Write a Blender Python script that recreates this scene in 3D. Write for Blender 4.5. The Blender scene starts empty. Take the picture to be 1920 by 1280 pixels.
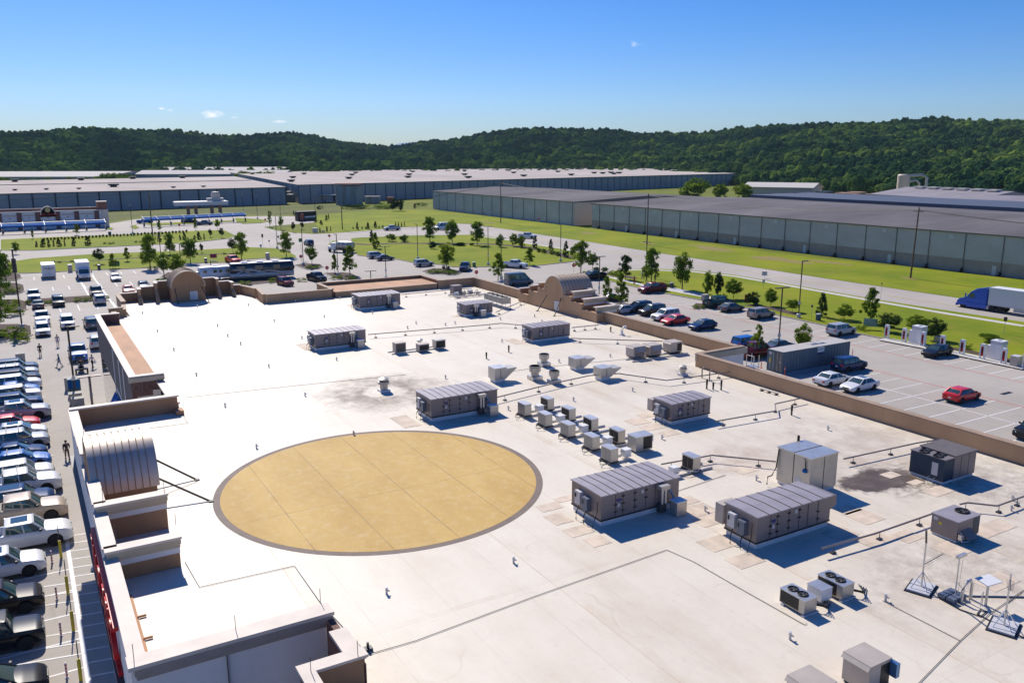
import bpy, math, random
from mathutils import Vector, Matrix, noise
R = math.radians
# ------------------------------------------------------------------ camera, sky, sun, exposure
scn = bpy.context.scene
H = 25.3                                  # height of the drone above the car park
FPX, PITCH, ROLL, YAW = 1570.7, .216448, -.0020246, .5310536
FW = Vector((math.sin(YAW)*math.cos(PITCH), math.cos(YAW)*math.cos(PITCH), -math.sin(PITCH)))
_r = Vector((math.cos(YAW), -math.sin(YAW), 0)); _u = _r.cross(FW)
RT = _r*math.cos(ROLL)+_u*math.sin(ROLL); UP = RT.cross(FW)
cam = bpy.data.objects.new('camera', bpy.data.cameras.new('camera'))
scn.collection.objects.link(cam); scn.camera = cam
cam.matrix_world = Matrix(((RT.x, UP.x, -FW.x, 0), (RT.y, UP.y, -FW.y, 0), (RT.z, UP.z, -FW.z, H), (0, 0, 0, 1)))
cam.data.sensor_width = 36; cam.data.lens = FPX/1920*36; cam.data.clip_end = 30000; cam.data.clip_start = .5
SUN_EL, SUN_AZ = R(42), R(5)              # azimuth from +Y towards +X
scn.view_settings.view_transform = 'Standard'; scn.view_settings.look = 'None'
scn.view_settings.exposure = 0.2; scn.view_settings.gamma = 1
w = bpy.data.worlds.new('World'); scn.world = w; w.use_nodes = True
nt = w.node_tree; nt.nodes.clear()
N = nt.nodes.new; L = nt.links.new
sky = N('ShaderNodeTexSky'); sky.sky_type = 'NISHITA'; sky.sun_disc = False
sky.sun_elevation = SUN_EL; sky.sun_rotation = SUN_AZ; sky.altitude = 300; sky.air_density = 1.0
sky.dust_density = 0.45; sky.ozone_density = 3.0
hs = N('ShaderNodeHueSaturation'); hs.inputs['Saturation'].default_value = 1.45
bg = N('ShaderNodeBackground'); bg.inputs['Strength'].default_value = 0.074
out = N('ShaderNodeOutputWorld')
# a few small fair-weather clouds low over the horizon: noise inside small patches of sky
geo = N('ShaderNodeTexCoord')
def wdir(px, py):
    d = FW + RT*((px-960)/FPX) - UP*((py-640)/FPX); return d.normalized()
prev = None
for (px, py, rad, sy) in ((398, 215, .020, 2.6), (320, 207, .014, 3.0), (437, 220, .010, 3), (523, 228, .016, 3.5), (1192, 83, .022, 2.4), (303, 204, .007, 3), (803, 235, .02, 5), (1158, 88, .006, 2)):
    d = wdir(px, py)
    sub = N('ShaderNodeVectorMath'); sub.operation = 'SUBTRACT'; sub.inputs[1].default_value = d; L(geo.outputs['Generated'], sub.inputs[0])
    sc = N('ShaderNodeVectorMath'); sc.operation = 'MULTIPLY'; sc.inputs[1].default_value = (1/rad, 1/rad, sy/rad); L(sub.outputs[0], sc.inputs[0])
    ln = N('ShaderNodeVectorMath'); ln.operation = 'LENGTH'; L(sc.outputs[0], ln.inputs[0])
    mp = N('ShaderNodeMapRange'); mp.inputs[1].default_value = 1.0; mp.inputs[2].default_value = 0.0
    mp.inputs[4].default_value = {398: .8, 320: .42, 437: .62, 523: .62, 1192: .42, 303: .6, 803: .35, 1158: .4}[px]; L(ln.outputs['Value'], mp.inputs[0])
    if prev is None: prev = mp.outputs[0]
    else:
        mx = N('ShaderNodeMath'); mx.operation = 'MAXIMUM'; L(prev, mx.inputs[0]); L(mp.outputs[0], mx.inputs[1]); prev = mx.outputs[0]
wm = N('ShaderNodeMapping'); wm.inputs['Scale'].default_value = (1, 1, 2.2); L(geo.outputs['Generated'], wm.inputs[0])
wn = N('ShaderNodeTexNoise'); wn.inputs['Scale'].default_value = 120; wn.inputs['Detail'].default_value = 6; L(wm.outputs[0], wn.inputs['Vector'])
ml = N('ShaderNodeMath'); ml.operation = 'MULTIPLY'; L(prev, ml.inputs[0]); L(wn.outputs['Fac'], ml.inputs[1])
ramp = N('ShaderNodeMapRange'); ramp.inputs[1].default_value = .15; ramp.inputs[2].default_value = .38; L(ml.outputs[0], ramp.inputs[0])
mixc = N('ShaderNodeMixRGB'); mixc.inputs[2].default_value = (12.5, 13.0, 13.8, 1)
tn = N('ShaderNodeMixRGB'); tn.blend_type = 'MULTIPLY'; tn.inputs[0].default_value = 1; tn.inputs[2].default_value = (.72, .90, 1.32, 1)
L(sky.outputs[0], hs.inputs['Color']); L(hs.outputs[0], tn.inputs[1]); L(tn.outputs[0], mixc.inputs[1]); L(ramp.outputs[0], mixc.inputs[0])
L(mixc.outputs[0], bg.inputs['Color']); L(bg.outputs[0], out.inputs[0])
sl = bpy.data.lights.new('sun', 'SUN'); sl.energy = 4.6; sl.angle = R(.53); sl.color = (1, .93, .82)
so = bpy.data.objects.new('sun', sl); scn.collection.objects.link(so)
sdir = Vector((math.sin(SUN_AZ)*math.cos(SUN_EL), math.cos(SUN_AZ)*math.cos(SUN_EL), math.sin(SUN_EL)))
so.rotation_euler = sdir.to_track_quat('Z', 'Y').to_euler(); so.location = (0, 60, 120)
# ------------------------------------------------------------------ helpers
C = scn.collection
def at(px, py, z=0.0):                    # world point on the level plane z that the photo shows at this pixel
    d = FW + RT*((px-960)/FPX) - UP*((py-640)/FPX); t = (z-H)/d.z
    return Vector((d.x*t, d.y*t, z))
class M:
    def __init__(s): s.v = []; s.f = []; s.m = []; s.sm = []
    def face(s, pts, m=0, sm=False):
        n = len(s.v); s.v += [tuple(p) for p in pts]; s.f.append(tuple(range(n, n+len(pts)))); s.m.append(m); s.sm.append(sm)
    def box(s, x0, y0, z0, x1, y1, z1, m=0):
        n = len(s.v)
        s.v += [(x0,y0,z0),(x1,y0,z0),(x1,y1,z0),(x0,y1,z0),(x0,y0,z1),(x1,y0,z1),(x1,y1,z1),(x0,y1,z1)]
        for q in ((0,3,2,1),(4,5,6,7),(0,1,5,4),(1,2,6,5),(2,3,7,6),(3,0,4,7)):
            s.f.append(tuple(n+i for i in q)); s.m.append(m); s.sm.append(False)
        return s
    def loft(s, rings, m=0, sm=True, cap=True, close=True):
        n0 = len(s.v); k = len(rings[0])
        for r in rings: s.v += [tuple(p) for p in r]
        for i in range(len(rings)-1):
            for j in range(k if close else k-1):
                a = n0+i*k+j; b = n0+i*k+(j+1) % k
                s.f.append((a, b, b+k, a+k)); s.m.append(m); s.sm.append(sm)
        if cap:
            s.f.append(tuple(n0+j for j in range(k))[::-1]); s.m.append(m); s.sm.append(False)
            s.f.append(tuple(n0+(len(rings)-1)*k+j for j in range(k))); s.m.append(m); s.sm.append(False)
        return s
    def tube(s, pts, r, n=8, m=0, cap=True, r1=None):
        pts = [Vector(p) for p in pts]; rings = []
        for i, p in enumerate(pts):
            d = (pts[min(i+1, len(pts)-1)]-pts[max(i-1, 0)]).normalized()
            a = Vector((0, 0, 1)) if abs(d.z) < .9 else Vector((1, 0, 0))
            u = d.cross(a).normalized(); v = d.cross(u)
            rr = r if r1 is None else r+(r1-r)*i/(len(pts)-1)
            rings.append([p+u*math.cos(2*math.pi*j/n)*rr+v*math.sin(2*math.pi*j/n)*rr for j in range(n)])
        return s.loft(rings, m, n > 4, cap)
    def lathe(s, prof, c=(0, 0, 0), n=16, m=0, axis='z'):
        rings = []
        for (r, z) in prof:
            ring = []
            for j in range(n):
                a = 2*math.pi*j/n; x, y = r*math.cos(a), r*math.sin(a)
                ring.append((c[0]+x, c[1]+y, c[2]+z) if axis == 'z' else ((c[0]+x, c[1]+z, c[2]+y) if axis == 'y' else (c[0]+z, c[1]+x, c[2]+y)))
            rings.append(ring)
        return s.loft(rings, m, True)
    def prism(s, poly, z0, z1, m=0, top=None, side=None):
        k = len(poly); area = sum(poly[i][0]*poly[(i+1) % k][1]-poly[(i+1) % k][0]*poly[i][1] for i in range(k))
        if area < 0: poly = poly[::-1]
        n = len(s.v); s.v += [(p[0], p[1], z0) for p in poly]+[(p[0], p[1], z1) for p in poly]
        for i in range(k):
            j = (i+1) % k; s.f.append((n+i, n+j, n+k+j, n+k+i)); s.m.append(m if side is None else side); s.sm.append(False)
        s.f.append(tuple(n+k+i for i in range(k))); s.m.append(m if top is None else top); s.sm.append(False)
        return s
    def mesh(s, name, mats):
        me = bpy.data.meshes.new(name); me.from_pydata(s.v, [], s.f)
        for x in mats: me.materials.append(x)
        me.polygons.foreach_set('material_index', s.m); me.polygons.foreach_set('use_smooth', s.sm)
        me.update()
        if any(s.sm): me.set_sharp_from_angle(angle=R(38))
        return me
    def build(s, name, mats, parent=None, loc=None, bevel=0):
        if not isinstance(mats, (list, tuple)): mats = [mats]
        return link(name, s.mesh(name, mats), parent, loc, bevel)
def link(name, me, parent=None, loc=None, bevel=0):
    o = bpy.data.objects.new(name, me); C.objects.link(o)
    if parent: o.parent = parent
    if loc is not None: o.location = loc
    if bevel:
        b = o.modifiers.new('bevel', 'BEVEL'); b.width = bevel; b.segments = 2; b.limit_method = 'ANGLE'
    return o
def tag(o, label=None, cat=None, group=None, kind=None):
    if label: o['label'] = label
    if cat: o['category'] = cat
    if group: o['group'] = group
    if kind: o['kind'] = kind
    return o
def thing(name, label, cat, loc=(0, 0, 0), rz=0, group=None):
    o = bpy.data.objects.new(name, None); o.empty_display_size = .3; C.objects.link(o)
    o.location = loc; o.rotation_euler = (0, 0, rz)
    return tag(o, label, cat, group)
def kids(o): return [c for c in bpy.data.objects if c.parent == o]
KID = {}
def tree_of(o):                           # remember the children once, so copying stays quick
    if o.name not in KID: KID[o.name] = [(c, tree_of(c)) for c in kids(o)]
    return KID[o.name]
def dup(o, loc, rz=None, label=None, scale=None, sub=None, parent=None):
    if sub is None: sub = tree_of(o)
    r = o.copy(); C.objects.link(r)
    if parent: r.parent = parent
    if loc is not None: r.location = loc
    if rz is not None: r.rotation_euler = (0, 0, rz)
    if scale is not None: r.scale = scale if not isinstance(scale, (int, float)) else (scale,)*3
    if label: r['label'] = label
    for c, s2 in sub: dup(c, None, sub=s2, parent=r)
    return r
def rot2(x, y, a): return (x*math.cos(a)-y*math.sin(a), x*math.sin(a)+y*math.cos(a))
def rect_ring(x0, x1, w, z, rad, n=4, w2=None):
    pts = []
    for (cx, cy, a0) in ((x1-rad, w-rad, 0), (x0+rad, w-rad, 90), (x0+rad, -w+rad, 180), (x1-rad, -w+rad, 270)):
        for i in range(n):
            a = R(a0+90*i/(n-1)); pts.append((cx+rad*math.cos(a), cy+rad*math.sin(a), z))
    return pts
# ------------------------------------------------------------------ materials
def mat(name, col, rough=.6, metal=0, var=0, vscale=3, bump=0, bscale=30, coat=0, spec=.5, col2=None, detail=4, coords='Object', stretch=None):
    m = bpy.data.materials.new(name); m.use_nodes = True; t = m.node_tree
    b = t.nodes['Principled BSDF']; b.inputs['Roughness'].default_value = rough; b.inputs['Metallic'].default_value = metal
    b.inputs['Base Color'].default_value = (*col, 1); b.inputs['Coat Weight'].default_value = coat; b.inputs['Coat Roughness'].default_value = .05
    b.inputs['Specular IOR Level'].default_value = spec
    if var or col2:
        tc = t.nodes.new('ShaderNodeTexCoord'); src = tc.outputs[coords]
        if stretch:
            mp = t.nodes.new('ShaderNodeMapping'); mp.inputs['Scale'].default_value = stretch; t.links.new(src, mp.inputs[0]); src = mp.outputs[0]
        n = t.nodes.new('ShaderNodeTexNoise'); n.inputs['Scale'].default_value = vscale; n.inputs['Detail'].default_value = detail; n.inputs['Roughness'].default_value = .6
        t.links.new(src, n.inputs['Vector'])
        rp = t.nodes.new('ShaderNodeMapRange'); rp.inputs[1].default_value = .3; rp.inputs[2].default_value = .7; t.links.new(n.outputs['Fac'], rp.inputs[0])
        mx = t.nodes.new('ShaderNodeMixRGB'); c2 = col2 or tuple(min(1, c*(1+var)) for c in col); c1 = col if col2 else tuple(c*(1-var) for c in col)
        mx.inputs[1].default_value = (*c1, 1); mx.inputs[2].default_value = (*c2, 1)
        t.links.new(rp.outputs[0], mx.inputs[0]); t.links.new(mx.outputs[0], b.inputs['Base Color'])
    if bump:
        tc = t.nodes.new('ShaderNodeTexCoord'); n = t.nodes.new('ShaderNodeTexNoise'); n.inputs['Scale'].default_value = bscale; n.inputs['Detail'].default_value = 3
        t.links.new(tc.outputs['Object'], n.inputs['Vector'])
        bp = t.nodes.new('ShaderNodeBump'); bp.inputs['Strength'].default_value = bump; bp.inputs['Distance'].default_value = .02
        t.links.new(n.outputs['Fac'], bp.inputs['Height']); t.links.new(bp.outputs[0], b.inputs['Normal'])
    return m
def emit_free(): pass
class G:                                   # tiny node-graph helper for the bigger ground shaders
    def __init__(s, m): s.t = m.node_tree; s.b = s.t.nodes['Principled BSDF']; s.tc = s.t.nodes.new('ShaderNodeTexCoord')
    def n(s, ty, **kw):
        x = s.t.nodes.new(ty)
        for k, v in kw.items():
            if k.startswith('i'): x.inputs[int(k[1:])].default_value = v
            else: setattr(x, k, v)
        return x
    def link(s, a, b): s.t.links.new(a, b)
    def math(s, op, a, b=None, c=None):
        x = s.n('ShaderNodeMath', operation=op)
        for i, q in enumerate((a, b, c)):
            if q is None: continue
            if isinstance(q, (int, float)): x.inputs[i].default_value = q
            else: s.link(q, x.inputs[i])
        return x.outputs[0]
    def noise(s, scale, detail=4, rough=.6, stretch=None, off=0):
        mp = s.n('ShaderNodeMapping'); mp.inputs['Location'].default_value = (off, off*.7, 0)
        if stretch: mp.inputs['Scale'].default_value = stretch
        s.link(s.tc.outputs['Object'], mp.inputs[0]); x = s.n('ShaderNodeTexNoise'); s.link(mp.outputs[0], x.inputs['Vector'])
        x.inputs['Scale'].default_value = scale; x.inputs['Detail'].default_value = detail; x.inputs['Roughness'].default_value = rough
        return x.outputs['Fac']
    def rng(s, v, a, b, c=0, d=1):
        x = s.n('ShaderNodeMapRange'); s.link(v, x.inputs[0])
        for i, q in ((1, a), (2, b), (3, c), (4, d)): x.inputs[i].default_value = q
        return x.outputs[0]
    def mix(s, f, a, b, mode='MIX'):
        x = s.n('ShaderNodeMixRGB', blend_type=mode)
        for i, q in ((0, f), (1, a), (2, b)):
            if isinstance(q, (int, float)): x.inputs[i].default_value = q
            elif isinstance(q, tuple): x.inputs[i].default_value = (*q, 1)
            else: s.link(q, x.inputs[i])
        return x.outputs[0]
    def sep(s):
        x = s.n('ShaderNodeSeparateXYZ'); s.link(s.tc.outputs['Object'], x.inputs[0]); return x.outputs
    def line(s, v, period, width, off=0):       # 1 on thin lines every period metres
        a = s.math('ADD', v, off); a = s.math('MODULO', a, period); a = s.math('ABSOLUTE', a); return s.math('LESS_THAN', a, width)
    def seg(s, v, a, b): return s.math('MULTIPLY', s.math('GREATER_THAN', v, a), s.math('LESS_THAN', v, b))
def newmat(name, rough=.7):
    m = bpy.data.materials.new(name); m.use_nodes = True; g = G(m); g.b.inputs['Roughness'].default_value = rough; return m, g
def blob(g, cx_, cy_, rx, ry, soft=.5):
    x, y, _ = g.sep(); dx = g.math('DIVIDE', g.math('SUBTRACT', x, cx_), rx); dy = g.math('DIVIDE', g.math('SUBTRACT', y, cy_), ry)
    d = g.math('SQRT', g.math('ADD', g.math('MULTIPLY', dx, dx), g.math('MULTIPLY', dy, dy)))
    d = g.math('ADD', d, g.math('MULTIPLY', g.math('SUBTRACT', g.noise(.55, 5, .7, None, rx+cx_), .5), 1.5))
    return g.rng(d, 1.0, soft, 0, 1)
# white roof membrane, seams and dirt
m_roof, g = newmat('roof_membrane', .55)
x, y, z = g.sep()
big = g.noise(.06, 6, .65); med = g.noise(.5, 6, .7, (1, .35, 1)); fin = g.noise(4, 6, .75)
dirt = g.math('MULTIPLY', g.rng(big, .36, .62), g.rng(med, .30, .70))
east = g.rng(g.math('ADD', x, g.math('MULTIPLY', y, -.55)), -14, 34, .30, 1)
dirt = g.math('MULTIPLY', dirt, east)
col = g.mix(dirt, (.745, .675, .56), (.47, .36, .24))
col = g.mix(g.math('MULTIPLY', g.rng(fin, .55, .8), g.math('MULTIPLY', east, .8)), col, (.46, .40, .35))
streak = g.math('MULTIPLY', g.rng(g.noise(1.2, 5, .7, (.12, 1, 1), 7), .5, .78), .22)
col = g.mix(streak, col, (.68, .58, .46))
sy = g.noise(.35, 3, .5)
seam = g.math('MAXIMUM', g.line(x, 3.05, .03, 100), g.math('MULTIPLY', g.line(y, 12.2, .03, 205.5), .7))
seam = g.math('MULTIPLY', seam, g.rng(g.noise(.8, 3, .6, None, 3), .35, .65, .12, .62))
col = g.mix(seam, col, (.45, .38, .32))
seam2 = g.math('MULTIPLY', g.line(x, 9.15, .05, 101.7), g.rng(sy, .35, .65, .2, .75)); col = g.mix(seam2, col, (.52, .38, .27))
halo = g.math('MULTIPLY', g.line(x, 9.15, .45, 101.7), g.rng(g.noise(.45, 5, .7, None, 12), .42, .72, 0, .38)); col = g.mix(halo, col, (.50, .36, .22))
halo = g.math('MULTIPLY', g.line(y, 12.2, .3, 205.5), g.rng(g.noise(.5, 5, .7, None, 21), .45, .72, 0, .32)); col = g.mix(halo, col, (.50, .38, .26))
pond = g.math('MULTIPLY', g.rng(g.math('ABSOLUTE', g.math('SUBTRACT', g.noise(.22, 2, .5, None, 31), .55)), .0, .012, 1, 0), g.rng(g.noise(.5, 3, .6, None, 17), .45, .7, 0, .35)); col = g.mix(pond, col, (.48, .36, .24))
def stain(cx_, cy_, rx, ry, amt, sc=1.2, tone=(.10, .085, .075), lo=.36, hi=.6, inner=None, soft=.35):
    global col
    s = blob(g, cx_, cy_, rx, ry, soft)
    if inner: s = g.math('MULTIPLY', s, g.math('SUBTRACT', 1.0, blob(g, cx_, cy_, inner[0], inner[1], .7)))
    s = g.math('MULTIPLY', s, g.rng(g.noise(sc, 6, .75, None, cx_), lo, hi)); col = g.mix(g.math('MULTIPLY', s, amt), col, tone)
v = at(720, 733, 8.3); stain(v.x, v.y, 5.6, 5.2, 1.0, .55, (.15, .095, .06), .30, .50, inner=(1.7, 1.9)); stain(v.x, v.y, 3.4, 3.2, .5, 3, (.3, .25, .2), .3, .7, inner=(.9, .9))
v = at(1648, 900, 8.3); stain(v.x, v.y, 2.7, 1.5, 1.0, .9, (.075, .05, .035), lo=.1, hi=.3, soft=.8); stain(v.x+2.0, v.y-.6, 4.6, 3.2, .9, 2.2, (.12, .085, .06), .42, .58)
v = at(1905, 905, 8.3); stain(v.x, v.y, 6, 4, .5, 1.3, (.22, .19, .17))
v = at(1600, 830, 8.3); stain(v.x, v.y, 8, 7, .6, .5, (.42, .33, .25))
v = at(1370, 865, 8.3); stain(v.x, v.y, 4, 3, .6, 1.5, (.42, .3, .22))
v = at(1800, 1060, 8.3); stain(v.x, v.y, 7, 4, .55, 1.6, (.33, .27, .22))
v = at(1255, 560, 8.3); stain(v.x, v.y, 2, 3, .5, 1, (.35, .25, .17))
v = at(1280, 700, 8.3); stain(v.x, v.y, 1.5, 1.5, .7, 1.4, (.2, .17, .15), inner=(.4, .4))
g.link(col, g.b.inputs['Base Color'])
bp = g.n('ShaderNodeBump'); bp.inputs['Strength'].default_value = .12; bp.inputs['Distance'].default_value = .05; g.link(g.noise(1.1, 5, .6, (.25, 1, 1), 4), bp.inputs['Height']); g.link(bp.outputs[0], g.b.inputs['Normal'])
# concrete of the car park and roads
m_conc, g = newmat('concrete_paving', .85)
x, y, z = g.sep()
col = g.mix(g.rng(g.noise(.05, 5, .6), .35, .68), (.385, .345, .30), (.465, .42, .37))
col = g.mix(g.math('MULTIPLY', g.rng(g.noise(.35, 6, .7, None, 5), .5, .78), .45), col, (.30, .28, .27))
col = g.mix(g.math('MULTIPLY', g.rng(g.noise(5, 6, .75), .5, .8), .3), col, (.27, .25, .24))
oil = g.math('MULTIPLY', g.rng(g.noise(.7, 4, .6, (1.5, .4, 1), 9), .6, .75), .38); col = g.mix(oil, col, (.19, .175, .165))
jt = g.math('MAXIMUM', g.line(x, 4.6, .03, 100.9), g.line(y, 4.6, .03, 400.2)); col = g.mix(g.math('MULTIPLY', jt, .4), col, (.16, .15, .14))
g.link(col, g.b.inputs['Base Color'])
# grass
def grassmat(name, a, b, c, sc=1.0):
    m, g = newmat(name, .9)
    g.b.inputs['Specular IOR Level'].default_value = .15
    col = g.mix(g.rng(g.noise(.045*sc, 6, .65), .35, .65), a, b)
    col = g.mix(g.math('MULTIPLY', g.rng(g.noise(.25*sc, 6, .7, (1, .5, 1), 4), .5, .75), .7), col, c)
    col = g.mix(g.math('MULTIPLY', g.rng(g.noise(6, 4, .8), .4, .75), .45), col, tuple(q*.5 for q in a))
    g.link(col, g.b.inputs['Base Color'])
    bp = g.n('ShaderNodeBump'); bp.inputs['Strength'].default_value = .6; bp.inputs['Distance'].default_value = .15; g.link(g.noise(3, 5, .8), bp.inputs['Height']); g.link(bp.outputs[0], g.b.inputs['Normal'])
    return m
m_grass = grassmat('mown_grass', (.15, .215, .006), (.28, .31, .008), (.36, .27, .045))
m_rough = grassmat('rough_grass', (.085, .115, .02), (.15, .16, .035), (.17, .13, .07))
m_field = grassmat('field_grass', (.10, .15, .012), (.21, .225, .02), (.30, .19, .07))
m_mulch = mat('mulch', (.07, .04, .028), .95, var=.4, vscale=4, bump=.5)
m_soil = mat('bare_soil', (.30, .16, .08), .95, var=.3, vscale=2, bump=.4)
m_soil_p = mat('dry_grass_patch', (.30, .19, .07), .95, var=.1, vscale=.7, col2=(.19, .20, .03), bump=.4)
m_kerb = mat('kerb_concrete', (.42, .39, .35), .8, var=.2, vscale=2)
m_walk = mat('sidewalk', (.55, .52, .47), .8, var=.12, vscale=1)
m_white_line = mat('white_line_paint', (.78, .77, .75), .7, var=.15, vscale=2)
m_yel_line = mat('yellow_line_paint', (.62, .5, .1), .7, var=.2, vscale=2)
m_red_line = mat('red_line_paint', (.62, .13, .10), .7, var=.2, vscale=2)
m_tan = mat('tan_stucco', (.48, .30, .17), .85, var=.13, vscale=.5, bump=.2, bscale=12, stretch=(1, 1, .25))
m_tan_d = mat('brown_stucco', (.37, .215, .115), .85, var=.14, vscale=.6, bump=.2, bscale=12, stretch=(1, 1, .2))
m_cop = mat('parapet_coping', (.64, .55, .47), .6, var=.10, vscale=1)
m_cop_b = mat('brown_coping', (.34, .235, .16), .7, var=.15, vscale=1)
m_corn = mat('cornice_tan', (.52, .43, .31), .7, var=.1, vscale=1)
m_white_wall = mat('white_stucco', (.72, .71, .70), .8, var=.06, vscale=.6, bump=.15, bscale=14)
m_orange = mat('orange_membrane', (.46, .235, .12), .75, var=.2, vscale=.8, stretch=(1, .3, 1))
m_brick, g = newmat('dark_brick', .85)
bt = g.n('ShaderNodeTexBrick'); mp = g.n('ShaderNodeMapping'); mp.inputs['Rotation'].default_value = (R(90), 0, R(90)); g.link(g.tc.outputs['Object'], mp.inputs[0]); g.link(mp.outputs[0], bt.inputs[0])
bt.inputs['Color1'].default_value = (.13, .06, .045, 1); bt.inputs['Color2'].default_value = (.22, .12, .09, 1); bt.inputs['Mortar'].default_value = (.16, .13, .12, 1); bt.inputs['Scale'].default_value = 2.2; bt.inputs['Mortar Size'].default_value = .012
g.link(bt.outputs[0], g.b.inputs['Base Color'])
m_shell = mat('metal_roof_bronze', (.58, .49, .42), .45, .3, var=.08, vscale=1)
m_seam = mat('dark_seam', (.06, .05, .05), .6)
m_rtu = mat('unit_panel_grey', (.235, .20, .195), .5, .25, var=.10, vscale=.8)
m_rtu_top = mat('unit_lid_grey', (.36, .325, .345), .45, .2, var=.08, vscale=1.5)
m_galv = mat('galvanised_steel', (.60, .59, .58), .38, .75, var=.12, vscale=2)
m_silver = mat('aluminium_skin', (.50, .475, .43), .42, .55, var=.08, vscale=1)
m_beige = mat('beige_unit', (.46, .40, .35), .55, .1, var=.08, vscale=1.5)
m_lgrey = mat('light_grey_paint', (.55, .55, .57), .5, .1, var=.06)
m_blackm = mat('black_metal', (.012, .012, .014), .5, .2)
m_dgrey = mat('dark_grey_metal', (.07, .07, .075), .5, .3, var=.1)
m_bronze = mat('bronze_pole', (.045, .035, .03), .5, .4)
m_curb = mat('white_curb', (.70, .70, .70), .6, var=.08)
m_pad = mat('walk_pad', (.62, .51, .40), .8, var=.2, vscale=1.4)
m_paint_y, g = newmat('yellow_roof_paint', .75)
x, y, z = g.sep(); col = g.mix(g.rng(g.noise(.35, 6, .7, (1, .4, 1)), .35, .7), (.49, .295, .065), (.61, .40, .11)); col = g.mix(g.math('MULTIPLY', g.rng(g.noise(2.2, 6, .75), .5, .78), .5), col, (.66, .55, .34))
sm_ = g.math('MAXIMUM', g.line(x, 3.05, .035, 100), g.math('MULTIPLY', g.line(y, 12.2, .035, 205.5), .8)); col = g.mix(g.math('MULTIPLY', sm_, g.rng(g.noise(.8, 3, .6), .3, .6, .25, .9)), col, (.16, .10, .05))
col = g.mix(g.math('MULTIPLY', g.rng(g.noise(9, 4, .8), .55, .8), .45), col, (.30, .20, .08)); g.link(col, g.b.inputs['Base Color'])
m_paint_ring = mat('dark_ring_paint', (.17, .125, .105), .75, var=.15, vscale=1.2)
m_glass = mat('car_glass', (.03, .065, .062), .04, 0, spec=.9, coat=.6)
m_tyre = mat('tyre_rubber', (.018, .018, .019), .85)
m_rim = mat('alloy_rim', (.48, .48, .50), .4, .25)
m_trim = mat('black_trim', (.018, .018, .02), .55)
m_lamp = mat('headlamp', (.75, .78, .8), .1, .3)
m_tail = mat('tail_lamp', (.45, .01, .012), .2)
m_plate = mat('number_plate', (.6, .62, .6), .4)
m_inter = mat('seat_interior', (.12, .11, .10), .8)
m_redp = mat('sign_red', (.55, .01, .015), .4)
m_bluep = mat('awning_blue', (.01, .11, .36), .85, var=.08, spec=.1)
m_whitep = mat('white_paint', (.78, .78, .78), .45, var=.04)
m_yelp = mat('yellow_paint', (.62, .47, .02), .5, var=.1)
m_wood = mat('pole_timber', (.13, .085, .06), .85, var=.2, vscale=4)
m_cable = mat('cable', (.03, .03, .03), .6)
m_cladL = mat('blue_grey_cladding', (.30, .31, .34), .5, .25, var=.08, vscale=.15, stretch=(1, 1, .3))
m_cladG = mat('green_grey_cladding', (.48, .455, .46), .55, .15, var=.12, vscale=.12, stretch=(1, 1, 2))
m_cladT = mat('cream_cladding', (.62, .52, .40), .6)
m_blockw = mat('grey_block_wall', (.36, .295, .26), .85, var=.12, vscale=.6)
m_roofP, g = newmat('pale_metal_roof', .9); g.b.inputs['Specular IOR Level'].default_value = .1
col = g.mix(g.rng(g.noise(.03, 5, .6, (1, .3, 1)), .35, .7), (.43, .375, .34), (.55, .49, .44)); x, y, z = g.sep()
col = g.mix(g.math('MULTIPLY', g.line(x, 1.2, .12, 500), .3), col, (.3, .26, .25)); g.link(col, g.b.inputs['Base Color'])
m_roofD, g = newmat('dark_metal_roof', .9); g.b.inputs['Specular IOR Level'].default_value = .1
col = g.mix(g.rng(g.noise(.035, 6, .7, (.4, 1, 1)), .38, .66), (.11, .102, .108), (.20, .185, .19)); x, y, z = g.sep()
col = g.mix(g.math('MULTIPLY', g.line(y, 1.2, .14, 500), .35), col, (.09, .09, .10)); g.link(col, g.b.inputs['Base Color'])
m_roofW = mat('white_metal_roof', (.58, .54, .50), .85, var=.06, spec=.1)
m_rust = mat('rusty_steel', (.28, .10, .06), .85, var=.3, vscale=1)
m_timber = mat('sawn_timber', (.55, .36, .22), .8, var=.2, vscale=.3)
m_tank = mat('weathered_tank', (.36, .42, .44), .7, .1, col2=(.22, .2, .18), vscale=.5, stretch=(1, 1, .12))
m_bark = mat('bark', (.10, .07, .05), .9, var=.2, vscale=6)
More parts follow.
